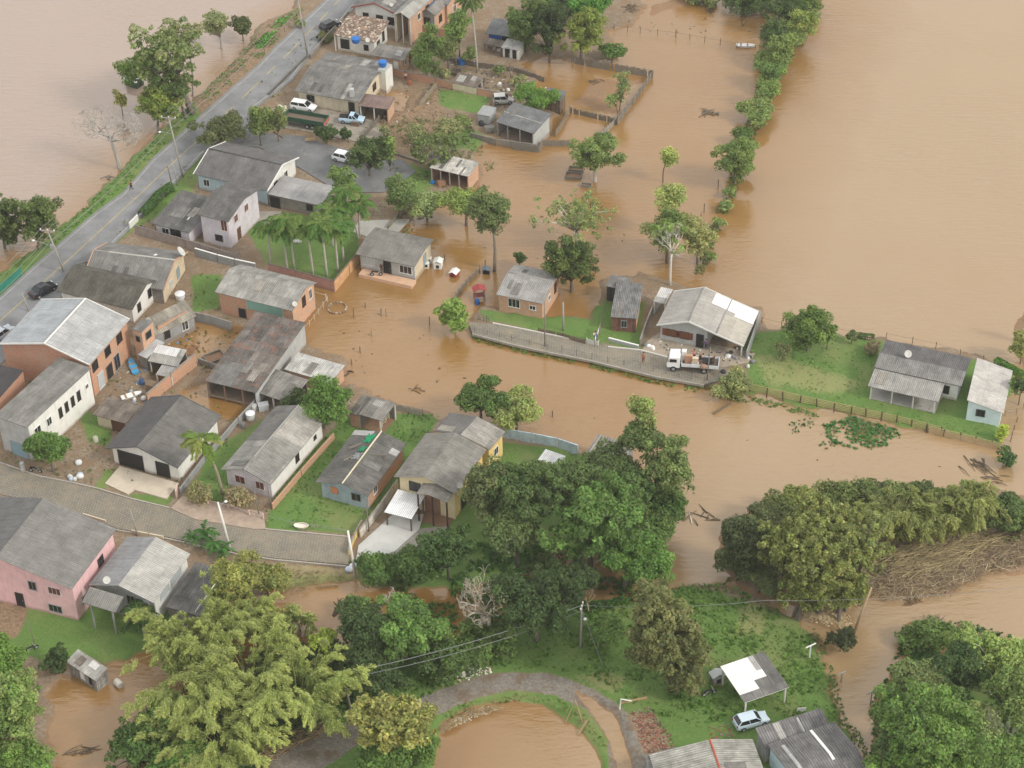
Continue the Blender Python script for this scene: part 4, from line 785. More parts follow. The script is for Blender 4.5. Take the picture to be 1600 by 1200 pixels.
def tree(name, label, cx, cy, rx, ry, by, tone=(70, 104, 40), bx=None, dens=1.0, lob=.34, leaf=.205, group='trees around the flooded village', yel=None, bk=(112, 104, 94), cover=1.1, stems=1, droop=0.0, tv=.22, tall=0.0, cat='tree'):
    if name == 'causeway_tree': by = min(by, cy + ry * 1.05); ry *= .85; cover = min(cover, .85)
    if name in ('grove_tree', 'green_bush', 'dark_tree') or (name in ('broad_tree', 'round_tree') and cx > 800): by = min(by, cy + ry * 1.1)
    g, Rr, Rz, hz, ax = place(cx, cy, rx * 1.24, ry * 1.22, by, bx); root = empty(name, g, 0, label, cat, group)
    cen = np.array([ax, 0, hz]); N = max(8, int((15 + 13 * Rr) * dens)); LC, LR = [], []
    subs = [(rdir(1)[0] * np.array([.5, .5, .42]), RNG.uniform(.42, .66)) for _ in range(4 + int(Rr))] + [(np.zeros(3), .55)]
    for i in range(N):
        so_, sr_ = subs[RNG.integers(len(subs))]
        d = rdir(1)[0]; d[2] = abs(d[2]) if RNG.random() < .45 else d[2]
        k = RNG.uniform(.5, 1.0) * sr_; r = np.clip(min(Rr, 2.6) * lob * RNG.uniform(.4, 1.1), .28, 1.4)
        LC.append(cen + (so_ + d * k) * np.array([Rr, Rr, Rz])); LR.append(r)
    LC = np.array(LC); LC[:, 2] = np.maximum(LC[:, 2], .35)
    P, Nn, Sz, C = lobes_leaves(LC, LR, leaf, tone, cover, droop, yel=yel, tv=tv); P[:, 2] = np.maximum(P[:, 2], .05)
    m = MB(); tr = max(.09, Rr * .055); fork = np.array([ax * .35, 0, max(.4, hz - Rz * .75)])
    for s_ in range(stems):
        o_ = np.array([RNG.normal(0, .5), RNG.normal(0, .5), -.7]) if stems > 1 else np.array([0, 0, -.7])
        limb(m, o_, fork, tr * 1.25, tr * .8, .04)
    for i in np.argsort(-np.array(LR))[:min(len(LC), 22)]: limb(m, fork, LC[i], tr * .45, tr * .09, .10, 3)
    m.build('trunk', bark(*bk), root, smooth=True)
    quads_obj('crown', P, Nn, Sz, C, root)
    return root
def bare(name, label, cx, cy, rx, ry, by, bx=None, bk=(176, 170, 160), twigs=5, tw=1.0, leaves=None, stems=2, cat='tree', group='leafless trees', depth=3):
    g, Rr, Rz, hz, ax = place(cx, cy, rx, ry, by, bx); root = empty(name, g, 0, label, cat, group); m = MB(); tips = []
    H_t = hz + Rz * .85; cen = np.array([ax, 0, hz])
    def grow(a, tgt, r, lev):
        pts_end = limb(m, a, tgt, r, r * .55, .16, 3)
        if lev == 0: tips.append(pts_end); return
        for k in range(3 if lev > 1 else 3):
            d = pts_end - a; L_ = np.linalg.norm(d) * RNG.uniform(.55, .85); q = d / (np.linalg.norm(d) + 1e-6) + RNG.normal(0, .55, 3) + np.array([0, 0, .12]); q /= np.linalg.norm(q)
            t = pts_end + q * L_; e = (t - cen) / np.array([Rr, Rr, Rz * 1.1]); n_ = np.linalg.norm(e)
            if n_ > 1: t = cen + (t - cen) / n_
            grow(pts_end, t, r * .56, lev - 1)
    for s_ in range(stems):
        o_ = np.array([RNG.normal(0, .35) * (stems > 1), RNG.normal(0, .3) * (stems > 1), -.7]); tr = max(.10, Rr * .05) * tw
        fk = np.array([ax * .4 + RNG.normal(0, .25), RNG.normal(0, .2), max(.8, hz - Rz * .7)]); limb(m, o_, fk, tr * 1.2, tr * .8, .05)
        for k in range(twigs): d = rdir(1)[0]; d[2] = abs(d[2]) * .7 + .1; grow(fk, fk + d * np.array([Rr, Rr, Rz]) * .55, tr * .5, depth)
    m.build('branches', bark(*bk), root, smooth=True)
    if leaves:
        tone, frac, lf = leaves; tp = np.array(tips); n = int(len(tp) * frac); LCs = tp[RNG.choice(len(tp), min(n, len(tp)), replace=False)]
        P, Nn, Sz, C = lobes_leaves(LCs, [RNG.uniform(.3, .6) for _ in LCs], lf, tone, .55); quads_obj('crown', P, Nn, Sz, C, root)
    return root
def frond(P, N, T, C, SZ, base, az, L_, lift, tone, rach, leaflet=.55, curl=1.0, nl=20):
    """one palm frond: arching rachis with leaflets on both sides"""
    pts = []; dx = np.array([math.cos(az), math.sin(az), 0]); side = np.array([-dx[1], dx[0], 0])
    for i in range(8):
        t = i / 7; pts.append(base + dx * L_ * (t - .12 * t * t * curl) + np.array([0, 0, L_ * (lift * t - (.62 * curl + .25 * lift) * t * t)]))
    rach.tube(pts, [.035 * (1 - .8 * i / 7) for i in range(8)], 4)
    pa = np.array(pts)
    for k in range(nl):
        t = .12 + .86 * k / nl; i = min(6, int(t * 7)); f = t * 7 - i; p = pa[i] * (1 - f) + pa[i + 1] * f; d = pa[i + 1] - pa[i]; d /= np.linalg.norm(d)
        for s in (-1, 1):
            ll = leaflet * (1.15 - abs(t - .45)) * RNG.uniform(.8, 1.15); q = side * s * .8 + d * .55 + np.array([0, 0, -.35]); q /= np.linalg.norm(q)
            P.append(p + q * ll * .75); T.append(q); n_ = np.cross(d, q) * s; n_ = n_ * (1 if n_[2] > 0 else -1) + RNG.normal(0, .15, 3); N.append(n_); SZ.append(ll * .42); C.append(tone * RNG.uniform(.75, 1.3))
def palm(name, label, tx, ty, bx, by, L_=2.6, nf=13, tone=(88, 126, 54), trunk_c=(176, 170, 160), tr=.15, group=None, yel=0.25, curl=1.0, top_shaft=True, leaflet=.62):
    g = on(bx, by); s = S(bx, by); h = (by - ty) / (s * CAMC); ax = (tx - bx) / s; root = empty(name, g, 0, label, 'palm tree', group)
    m = MB(); top = np.array([ax, 0, h]); pts = [np.array([ax * t * t, 0, -.6 + (h + .6) * t]) for t in np.linspace(0, 1, 6)]; m.tube(pts, [tr * 1.25, tr * 1.05, tr, tr * .9, tr * .85, tr * .7], 8)
    m.build('trunk', bark(*trunk_c), root, smooth=True)
    if top_shaft: c = MB(); c.tube([top - [0, 0, .9], top - [0, 0, .3], top + [0, 0, .2]], [tr * 1.05, tr * 1.2, tr * .5], 8); c.build('crown_shaft', paint(104, 136, 62, .5, .2), root, smooth=True)
    P, N, T, C, SZ = [], [], [], [], []; rach = MB(); t0 = L3(tone); t1 = L3((150, 148, 84))
    for k in range(nf):
        az = 2 * math.pi * (k + RNG.uniform(-.3, .3)) / nf * 1.0 + (k % 2) * .4; lift = RNG.uniform(-.1, .95); kk = yel if RNG.random() < .3 else 0
        frond(P, N, T, C, SZ, top, az, L_ * RNG.uniform(.85, 1.1), lift, t0 * (1 - kk) + t1 * kk, rach, leaflet, curl)
    cr = quads_obj('crown', np.array(P), np.array(N), np.array(SZ), np.array(C), root, asp=3.4, T=np.array(T)); rach.build('frond_stalks', paint(120, 130, 70, .7, .1), cr)
    return root
def bamboo(name, label, cx, cy, by, spread, Lc, n=26, tone=(132, 150, 80), az0=0, az1=2 * math.pi, leaf=.3, group='bamboo clumps', dens=1.0, yel=(188, 194, 118), lift=1.0, bare_=0.0, culm=(150, 146, 84), dark=(66, 90, 44)):
    """clump of arching culms, feathery leaf sprays along their upper halves"""
    g = on(cx, by); root = empty(name, g, 0, label, 'bamboo', group); m = MB(); Ps, Ns, Ss, Cs, Ts = [], [], [], [], []
    s = S(cx, by); sp = spread / s
    for i in range(n):
        az = RNG.uniform(az0, az1); L_ = Lc * RNG.uniform(.6, 1.08); out = sp * RNG.uniform(.25, 1.0); d = np.array([math.cos(az), math.sin(az), 0]); b = d * RNG.uniform(0, .25) * sp * .6 + RNG.normal(0, .3, 3) * [1, 1, 0]; b[2] = -.4
        pts = []
        for t in np.linspace(0, 1, 8): pts.append(b + d * out * t ** 1.7 + np.array([0, 0, L_ * lift * (t * 1.25 - .45 * t ** 3)]))
        m.tube(pts, [.055 * (1 - .85 * k / 7) for k in range(8)], 4); pa = np.array(pts)
        if RNG.random() < bare_: continue
        nb = int(13 * dens * L_ / 9); k0 = L3(dark) + (L3(tone) - L3(dark)) * RNG.uniform(.1, 1); k1 = L3(yel) * RNG.uniform(.8, 1.1)
        for _ in range(nb):
            t = RNG.uniform(.38, 1.0) ** .75; q = t * 7; j = min(6, int(q)); c = pa[j] + (pa[j + 1] - pa[j]) * (q - j); tg = pa[j + 1] - pa[j]; tg = tg / np.linalg.norm(tg); c = c + RNG.normal(0, .3 * (1.25 - t), 3)
            nn = int(34 / (leaf / .4) ** 2); sd = np.array([-d[1], d[0], 0]) * RNG.normal(0, .7); dd = tg * .5 + d * .55 + sd + np.array([0, 0, -.55]); dd /= np.linalg.norm(dd)
            r = RNG.uniform(.7, 1.25); u = RNG.random(nn) ** .8; p = c + dd * (u * r)[:, None] + RNG.normal(0, .15, (nn, 3)) * (1.3 - .8 * u)[:, None]; p[:, 2] -= .35 * u * u * r
            kk = np.clip((t - .4) * .9 + .45 * u[:, None] + RNG.normal(0, .18, (nn, 1)), 0, 1); col = (k0 * (1 - kk) + k1 * kk) * (1 + RNG.normal(0, .16, (nn, 1)))
            Ps.append(p); Ns.append(np.array([0, 0, 1.0]) + rdir(nn) * .6 + d * .25); Ss.append(leaf * .42 * RNG.uniform(.6, 1.2, nn)); Cs.append(np.clip(col, .01, .8)); Ts.append(dd + rdir(nn) * .45)
    m.build('culms', paint(*culm, .6, .3), root)
    P = np.concatenate(Ps); P[:, 2] = np.maximum(P[:, 2], .1)
    quads_obj('leaves', P, np.concatenate(Ns), np.concatenate(Ss), np.concatenate(Cs), root, asp=3.6, T=np.concatenate(Ts)); return root

# ---- trees by the main road and the western flood
T_ = tree
T_('broad_tree', 'big mixed green tree at the far roadside standing over the western flood', 262, 92, 52, 50, 178, (88, 116, 56), bx=296, dens=1.2, stems=2, cover=.95, leaf=.34, yel=(124, 136, 92))
T_('broad_tree', 'bright green lower tree left of the big roadside tree', 232, 112, 34, 24, 165, (86, 126, 40), bx=255, dens=1.1)
T_('round_tree', 'yellow-green bushy tree beside the blue sign near the tall pole', 250, 172, 32, 26, 208, (92, 120, 34), yel=(128, 142, 44))
T_('small_tree', 'small olive tree in the water left of the roadside trees', 192, 158, 12, 14, 180, (124, 130, 54), dens=.7, cover=.7)
T_('grey_tree', 'thin greyish tree in the western flood near the top', 346, 44, 20, 22, 76, (112, 128, 90), cover=.6, bk=(150, 144, 134))
T_('small_tree', 'dark brownish-green tree next to the thin greyish one', 380, 42, 16, 16, 64, (66, 84, 38))
T_('green_bush', 'bushy dark tree at the left edge in the western flood', 8, 348, 32, 36, 392, (70, 96, 44), dens=1.2, cat='tree')
T_('green_bush', 'wide bushy tree beside the concrete pole on the western bank', 62, 348, 34, 36, 388, (72, 98, 44), dens=1.2, cat='tree')
bare('bare_tree', 'pale leafless tree spreading over the western flood', 172, 210, 60, 34, 266, 186, stems=2, twigs=7, tw=.8, depth=4, bk=(176, 170, 162), group=None)
bare('bare_tree', 'greyish twiggy crown behind the big roadside tree', 300, 62, 26, 26, 150, 300, stems=1, twigs=6, bk=(160, 150, 140), group=None, leaves=((110, 124, 84), .4, .3))
# ---- trees along the lot
T_('olive_tree', 'rounded grey-green tree between the main road and the side road', 352, 204, 36, 24, 232, (78, 94, 56), dens=1.1)
T_('small_tree', 'slim tree beside the truck cab at the side road', 408, 194, 20, 24, 228, (84, 112, 52), cover=.8)
T_('small_tree', 'grey-green tree in front of the white truck cab', 436, 192, 16, 20, 222, (96, 112, 62), cover=.7)
T_('green_bush', 'round dark bush on the kerb under the green truck bed', 511, 211, 14, 13, 226, (52, 84, 34), cat='bush', group=None)
T_('green_bush', 'smaller round bush on the kerb right of the green truck', 544, 211, 10, 10, 222, (52, 86, 34), cat='bush', group=None)
T_('round_tree', 'dark leafy tree beside the white hatchback', 578, 245, 28, 28, 275, (62, 92, 44), dens=1.1)
T_('young_tree', 'light green young tree right of the white hatchback', 610, 240, 12, 24, 268, (96, 132, 58), cover=.7)
T_('young_tree', 'feathery green tree behind the flat garage roof', 540, 290, 18, 34, 345, (86, 122, 54), cover=.8)
bare('bare_tree', 'tangled grey tree beside the brick shed', 682, 236, 34, 26, 262, 670, stems=3, twigs=5, bk=(142, 138, 128), group=None, leaves=((84, 108, 56), .35, .3))
T_('small_tree', 'leafy tree in the dirt yard left of the brick shed wall', 625, 305, 28, 24, 340, (82, 114, 56), cover=.8)
T_('low_bush', 'flattened pale green bush half under water by the garden wall', 668, 322, 26, 20, 345, (110, 138, 88), cat='bush', group=None, cover=.8)
T_('slender_tree', 'tall green tree behind the brick house at the top', 668, 84, 26, 36, 128, (76, 110, 46), dens=1.1, cover=.9)
T_('slender_tree', 'light green tree left of the tall yard palm', 718, 48, 20, 28, 88, (92, 128, 58), cover=.85)
T_('slender_tree', 'low tree right of the tall green tree at the yard wall', 700, 80, 22, 18, 110, (84, 106, 56), cover=.6)
T_('broad_tree', 'green tree overhanging the small white outhouse at the top', 822, 38, 28, 38, 95, (74, 108, 46), dens=1.2)
T_('dark_tree', 'darkest tree between the two bright crowns at the top', 858, 50, 28, 42, 100, (50, 78, 38), dens=1.1)
T_('broad_tree', 'large yellowish green tree at the head of the plank fence', 908, 54, 38, 38, 108, (96, 122, 40), dens=1.2, yel=(132, 146, 54))
T_('round_tree', 'vivid green round tree at the very top edge', 924, 12, 28, 24, 60, (60, 130, 34), dens=1.2, yel=(84, 156, 44))
T_('dark_tree', 'dark tree behind the bright crowns at the top edge', 874, 8, 36, 22, 62, (52, 80, 38))
T_('green_bush', 'leafy bush against the end of the plank fence', 956, 84, 16, 12, 98, (70, 112, 42), cat='bush', group=None)
T_('round_bush', 'clipped bright bush growing over the plank shed', 836, 153, 27, 15, 176, (78, 128, 38), cat='bush', group=None, dens=1.2)
T_('wispy_tree', 'wispy tree inside the flooded fenced yard', 972, 140, 12, 26, 172, (92, 120, 76), bx=968, cover=.55)
T_('wispy_tree', 'little drooping tree left of the wispy one in the flooded yard', 957, 158, 9, 12, 176, (104, 142, 66), bx=966, cover=.6)
# ---- trees in the flood
T_('flood_tree', 'spreading green tree on a white trunk in open brown water', 926, 245, 44, 26, 284, (92, 122, 60), bx=929, dens=1.1, cover=.85, bk=(186, 180, 170))
T_('flood_sapling', 'thin sapling with pale leaves alone in open water', 1042, 250, 15, 14, 285, (124, 150, 66), bx=1036, cover=.5, dens=.8, group=None)
T_('flood_tree', 'tall dark leafy tree with a bare trunk rising from shallow water', 775, 342, 36, 36, 424, (80, 106, 58), bx=772, dens=1.2, cover=.85, bk=(130, 122, 108))
T_('flood_tree', 'light green tree behind the tall dark one in shallow water', 728, 312, 32, 24, 352, (110, 140, 60), cover=.75)
T_('flood_tree', 'round airy tree with pale twigs standing behind the dark bush', 896, 340, 58, 44, 392, (104, 128, 74), bx=902, cover=.55, dens=1.3, lob=.22, bk=(188, 182, 172), leaf=.23)
T_('dark_bush', 'dense dark bush between the orange house and the plank store', 893, 415, 42, 38, 456, (58, 84, 36), dens=1.5, cat='tree', yel=(92, 116, 40))
T_('dark_bush', 'small dark bush behind the orange brick house roof', 812, 405, 10, 9, 420, (60, 92, 40), cat='bush', group=None)
bare('bare_tree', 'pale branching tree beside the roof of the grey house in the flood', 1040, 372, 32, 44, 445, 1047, stems=1, twigs=7, tw=1.3, bk=(200, 194, 184), group=None, leaves=((96, 132, 56), .12, .34))
T_('flood_tree', 'green tree behind the pale branching tree', 1042, 362, 36, 36, 410, (88, 118, 54), cover=.6, dens=.9)
T_('flood_tree', 'sparse pale green tree above the pale branching tree', 1042, 315, 22, 22, 372, (124, 146, 80), cover=.5)
T_('flood_tree', 'soft olive tree right of the pale branching tree', 1090, 372, 34, 30, 412, (122, 134, 82), cover=.65, lob=.28)
T_('lime_tree', 'lime green round tree alone in the flooded lane', 711, 494, 21, 23, 520, (96, 136, 48), dens=1.2, leaf=.25, group=None, yel=(124, 158, 60))
T_('causeway_tree', 'green tree at the lower end of the eastern tree line', 1148, 250, 32, 38, 288, (92, 124, 56), dens=1.2, cover=.9)
T_('causeway_tree', 'small dark tree just above the lower end of the tree line', 1162, 213, 14, 13, 232, (66, 104, 44))
T_('causeway_tree', 'sparse bush in the gap of the eastern tree line', 1178, 172, 22, 14, 192, (108, 138, 74), cover=.6)
T_('causeway_tree', 'slim tree above the sparse bush in the tree line', 1196, 146, 16, 20, 170, (92, 126, 58), cover=.8)
T_('causeway_tree', 'green tree at the waist of the eastern tree line', 1206, 112, 20, 22, 142, (80, 118, 52))
T_('causeway_tree', 'lighter bushy tree beside the open lake in the tree line', 1226, 78, 26, 26, 108, (98, 126, 58))
T_('causeway_tree', 'dark tree on the left edge of the tree line by the inlet', 1206, 60, 20, 30, 100, (60, 92, 42))
T_('causeway_tree', 'yellow-green tree bulging towards the lake near the top', 1250, 36, 24, 30, 78, (104, 132, 54), yel=(138, 152, 70))
T_('causeway_tree', 'dark green tree near the top edge left of the lake', 1216, 16, 32, 26, 58, (58, 88, 42))
T_('causeway_tree', 'tree at the top edge right beside the open lake', 1262, 4, 22, 18, 38, (84, 116, 52))
T_('causeway_tree', 'dark tree at the top edge behind the flooded inlet', 1160, 0, 38, 16, 26, (62, 92, 44))
T_('causeway_tree', 'low brush on the top edge left of the flooded inlet', 1090, -6, 32, 10, 12, (96, 116, 62), cover=.7)
T_('broad_tree', 'middle crown of the roadside group just above the bushy one', 275, 140, 36, 30, 185, (76, 104, 50), bx=292, leaf=.23)
T_('tall_tree', 'green crown joining the grove to the clump over the water', 985, 768, 44, 34, 840, (70, 106, 50), dens=1.4)
T_('tall_tree', 'crown filling the gap below the broad grey-green one', 1008, 820, 34, 28, 870, (74, 112, 48), dens=1.2)
T_('great_tree', 'dull green crown in the heart of the grove', 880, 760, 50, 40, 830, (74, 104, 52), dens=1.4)
T_('causeway_tree', 'low brush between the lowest tree and the gap in the tree line', 1158, 262, 18, 12, 285, (104, 132, 72), cover=.7)
for i_, (x_, y_, r_, lb_) in enumerate([(1186,190,14,'pale weeds bush below the slim tree of the tree line'),(1140,300,10,'low shrub at the foot of the lowest causeway tree'),(1132,322,9,'small shrub on the sunken strip below the tree line'),(1122,348,9,'second small shrub on the sunken strip'),(1108,400,10,'shrub on the sunken strip beside the soft olive tree'),(1238,60,20,'bush between the lighter tree and the lake'),(1200,128,16,'bush filling the waist of the tree line'),(1216,96,18,'dense bush in the middle of the tree line'),(1190,90,14,'bush on the inlet side of the tree line')]):
    T_('causeway_bush', lb_, x_, y_, r_, r_ * .7, y_ + r_ * .9, (100, 130, 66), cat='bush', cover=.75)
for x_, y_, r_, lb_, tn in [(640,86,12,'scrubby tree beside the brick house at the top','a'),(690,118,12,'low scrub by the long orange wall','b'),(735,88,12,'scrub beside the foot of the yard palm','a'),(655,210,16,'scrub in the weedy plot above the brick shed','b'),(700,205,20,'grey-green scrub tree above the tangled grey tree','b'),(725,190,12,'scrub beside the small concrete store','a'),(600,205,9,'small scrub on the cleared dirt plot','b'),(812,128,10,'scrub at the edge of the flooded yard','b'),(470,35,8,'roadside scrub opposite the long house','a'),(780,110,9,'scrub by the muddy top fence','a')]:
    T_('scrub', lb_, x_, y_, r_, r_ * .8, y_ + r_, (92, 118, 62) if tn == 'a' else (112, 124, 84), cat='bush', cover=.65, group='scrub in the yards')
# ---- right
T_('lawn_tree', 'rounded fruit tree on the lawn at the water edge', 1256, 512, 29, 28, 548, (74, 108, 40), bx=1261, dens=1.4, yel=(104, 138, 52))
T_('lawn_tree', 'smaller crown attached to the right of the rounded fruit tree', 1294, 518, 12, 15, 545, (84, 120, 44), bx=1292)
T_('lawn_tree', 'thin bare-looking shrub on the lawn left of the fruit tree', 1222, 548, 14, 14, 564, (92, 104, 66), cover=.5, group=None, cat='shrub')
T_('low_bush', 'grey-green shrub at the water edge behind the lawn', 1331, 524, 8, 8, 536, (84, 106, 66), cat='bush', group=None)
T_('low_bush', 'small purple-grey shrub left of the bluish house', 1364, 544, 12, 7, 552, (110, 104, 84), cat='bush', group=None)
T_('verge_bush', 'grey-green roadside bush hiding the rear of the loaded truck', 1148, 600, 26, 20, 616, (112, 128, 78), cat='bush', group=None, cover=.9)
T_('lime_shrub', 'upright lime shrub at the corner of the light blue hut', 1565, 676, 9, 16, 690, (140, 170, 30), cat='shrub', group=None, leaf=.22)
T_('dark_bush', 'leafy drifted bush in the water past the end of the plank fence', 1572, 716, 14, 13, 728, (50, 96, 46), cat='bush', group=None)
T_('edge_tree', 'olive tree at the right edge beyond the light blue hut', 1594, 540, 18, 24, 568, (124, 134, 70))
T_('edge_tree', 'reddish-grey tree at the right edge above the olive tree', 1601, 500, 9, 24, 535, (138, 104, 84), cover=.6)
T_('edge_tree', 'small dark tree right of the light blue hut roof', 1592, 600, 14, 15, 632, (62, 94, 44))
# ---- centre
T_('leafy_tree', 'bright green tree between the lilac house roof and the ruined shed', 506, 632, 36, 34, 668, (72, 118, 40), dens=1.5, yel=(98, 150, 50))
T_('leafy_tree', 'dark bush left of the bright green tree', 466, 625, 18, 14, 645, (60, 88, 42), cat='bush')
T_('leafy_tree', 'dark green tree at the bank above the yellow house', 752, 625, 38, 30, 668, (66, 104, 42), dens=1.3)
T_('leafy_tree', 'pale olive tree at the bank right of the dark green one', 808, 640, 34, 30, 676, (122, 144, 78), cover=.8, dens=1.2)
T_('tall_tree', 'tall tree with light top rising over the flood in the middle', 998, 645, 20, 24, 760, (112, 136, 70), cover=.6, bx=1010)
T_('tall_tree', 'dark crown directly below the light treetop in the middle', 996, 684, 26, 22, 775, (74, 102, 52), bx=1015)
T_('tall_tree', 'broad grey-green crown spreading right over the flood', 1030, 722, 50, 46, 812, (84, 112, 58), dens=1.4, cover=.8, bx=1022, lob=.28)
T_('tall_tree', 'green crown above the striped hut roof', 950, 720, 40, 28, 790, (70, 98, 50), dens=1.1, cover=.8)
T_('tall_tree', 'deep green clump right of the great tree over brown water', 1040, 782, 32, 24, 830, (62, 104, 40), dens=1.2)
T_('great_tree', 'great vivid green tree in the middle of the grove', 920, 815, 80, 62, 900, (72, 112, 46), dens=2.2, lob=.3, yel=(92, 142, 56), leaf=.25)
T_('great_tree', 'darker green crown left of the great vivid tree', 832, 765, 58, 46, 850, (64, 96, 46), dens=1.5, lob=.3)
T_('great_tree', 'brownish green crown by the yellow house', 770, 770, 36, 40, 840, (86, 104, 62), dens=1.3, cover=.85)
T_('great_tree', 'grey-green crown at the lower left of the grove', 808, 826, 44, 34, 885, (78, 106, 56), dens=1.4)
T_('great_tree', 'bright lower crown hanging over the creek water', 985, 872, 54, 36, 920, (74, 126, 44), dens=1.4, bx=975)
T_('great_tree', 'dark shaded crown at the foot of the grove', 882, 896, 46, 30, 945, (56, 86, 42), dens=1.3)
T_('drive_tree', 'dark glossy tree beside the grey driveway', 700, 855, 34, 40, 905, (54, 94, 40), dens=1.4)
T_('drive_tree', 'green bush at the end of the white driveway', 598, 888, 34, 24, 908, (66, 108, 42), dens=1.2)
T_('drive_tree', 'mid green bush between driveway and dark glossy tree', 655, 880, 28, 28, 915, (62, 102, 42), dens=1.2)
T_('creek_tree', 'large dark tree behind the pole over the meadow', 838, 930, 62, 52, 1000, (50, 82, 38), dens=1.7)
T_('creek_tree', 'wide green tree spreading over the lower creek', 636, 972, 50, 44, 1030, (74, 120, 46), dens=1.6, yel=(98, 146, 60))
T_('creek_tree', 'dark left half of the tree over the lower creek', 575, 985, 46, 38, 1035, (56, 88, 42), dens=1.3)
bare('bare_tree', 'white twisted leafless branches over the lower creek tree', 608, 950, 42, 36, 1012, 612, stems=2, twigs=6, tw=1.5, bk=(196, 192, 184), group=None)
bare('dead_tree', 'grey dead trees draped with hanging moss beside the creek', 760, 922, 42, 56, 1000, 760, stems=5, twigs=3, tw=2.0, depth=3, bk=(178, 168, 152), group=None)
bare('bare_tree', 'thin pale twiggy tree right behind the meadow pole', 920, 920, 14, 30, 956, 920, stems=1, twigs=6, bk=(182, 166, 140), group=None)
T_('creek_tree', 'tangled green brush below the dead trees', 765, 990, 46, 22, 1012, (72, 108, 44), dens=1.2)
T_('creek_tree', 'weedy thicket at the creek bank left of the white sacks', 700, 1030, 40, 30, 1050, (62, 96, 42), dens=1.3)
T_('creek_tree', 'dark thicket above the ochre tree', 590, 1040, 44, 32, 1080, (54, 84, 40), dens=1.3)
T_('ochre_tree', 'big ochre and yellow-green tree beside the round pond', 628, 1100, 66, 50, 1190, (118, 126, 60), dens=2.2, yel=(152, 152, 70), leaf=.25, lob=.24, cover=.95, tv=.28)
T_('pond_tree', 'green tree below the ochre tree at the bottom edge', 640, 1178, 64, 34, 1215, (74, 118, 42), dens=1.5)
T_('lime_tree', 'small bright yellow-green tree above the arching bamboo', 508, 1000, 16, 18, 1030, (128, 156, 28), dens=1.2, group=None, yel=(156, 176, 40))
T_('dark_bush', 'dark bush right below the small yellow-green tree', 515, 1022, 26, 18, 1040, (46, 76, 36))
bamboo('bamboo_clump', 'yellow-green bamboo spray beside the low dark palm', 290, 990, 1050, 55, 7, 18, leaf=.22)
T_('pine_tree', 'leaning top of the olive pine over the creek bank', 1020, 930, 30, 28, 1030, (94, 106, 60), bx=1035, dens=2.0, lob=.26, leaf=.22, yel=(116, 122, 74), cover=1.4, bk=(96, 84, 70), group=None)
T_('pine_tree', 'tall olive pine with drooping boughs on the meadow', 1034, 990, 54, 70, 1080, (92, 104, 56), bx=1050, dens=3.4, lob=.27, leaf=.22, yel=(116, 120, 70), droop=.8, cover=1.5, bk=(96, 84, 70), group=None)
T_('pine_tree', 'second bough mass low on the right of the olive pine', 1062, 1035, 36, 38, 1080, (88, 100, 52), bx=1055, dens=2.4, lob=.24, leaf=.22, yel=(112, 116, 66), droop=.8, cover=1.5, bk=(96, 84, 70), group=None)
# ---- bottom left
T_('edge_tree', 'bright green tree at the left edge below the pink house', 12, 1030, 38, 40, 1085, (80, 128, 38), dens=1.4)
T_('edge_tree', 'large mottled tree in the lower left corner', 38, 1100, 62, 54, 1170, (92, 130, 52), dens=1.8, yel=(130, 154, 84))
T_('edge_tree', 'green tree at the bottom left corner edge', 30, 1180, 56, 34, 1215, (82, 126, 44), dens=1.3)
T_('edge_tree', 'dark bush between the tin shack and the grass', 92, 1030, 18, 20, 1052, (46, 76, 34), cat='bush')
T_('edge_tree', 'dark green bank tree right of the flooded inlet', 210, 1165, 38, 34, 1195, (60, 100, 38), dens=1.3)
T_('edge_tree', 'leafy green thicket at the bottom edge under the bamboo', 300, 1185, 60, 26, 1210, (70, 122, 44), dens=1.4)
T_('garden_tree', 'round green tree in the garden of the tall white house', 83, 704, 28, 25, 738, (68, 112, 38), dens=1.5, group=None, yel=(96, 146, 50))
T_('olive_tree', 'olive yellow tree beside the dark annex', 388, 905, 42, 44, 965, (112, 122, 52), dens=1.5, yel=(146, 150, 70))
T_('garden_bush', 'small brownish shrub at the lilac house garden wall', 312, 768, 18, 12, 782, (120, 118, 84), cat='shrub', group=None, cover=.6)
T_('garden_bush', 'dry pinkish shrub in front of the lilac house', 375, 775, 20, 14, 792, (132, 124, 100), cat='shrub', group=None, cover=.5)
# ---- bottom right
T_('forest_tree', 'dense green tree at the front of the lower right grove', 1440, 1130, 76, 56, 1220, (76, 116, 46), dens=1.9, yel=(100, 146, 54))
T_('forest_tree', 'bright leafed tree at the bottom edge of the lower right grove', 1450, 1185, 80, 36, 1235, (84, 132, 46), dens=1.7)
T_('forest_tree', 'grey-green tree leaning over the lower right inlet', 1420, 1070, 44, 38, 1130, (94, 118, 66), dens=1.3, cover=.85)
T_('forest_tree', 'tall airy tree with white trunk in the lower right grove', 1545, 1020, 52, 42, 1085, (112, 144, 68), dens=1.3, cover=.65, bx=1546, bk=(196, 190, 180))
T_('forest_tree', 'darkest crown between the airy tree and the inlet', 1490, 1040, 36, 38, 1100, (52, 88, 40), dens=1.3)
T_('forest_tree', 'mid green tree at the right edge of the lower grove', 1580, 1085, 44, 42, 1150, (92, 124, 58), dens=1.4)
T_('forest_tree', 'green tree in the bottom right corner', 1580, 1175, 44, 34, 1220, (82, 124, 48), dens=1.4)
bare('dead_tree', 'mossy grey dead tree in the lower right grove', 1555, 1120, 36, 40, 1190, 1555, stems=2, twigs=5, tw=1.2, bk=(134, 130, 118), group=None)
T_('inlet_bush', 'dark round bush standing in the churning water', 1312, 998, 17, 18, 1018, (56, 70, 40), cat='bush', group=None, leaf=.3)
T_('inlet_bush', 'weedy bush on the drift island right of the leaning pole', 1462, 985, 30, 20, 1005, (84, 122, 54), cat='bush', group=None, cover=.8)
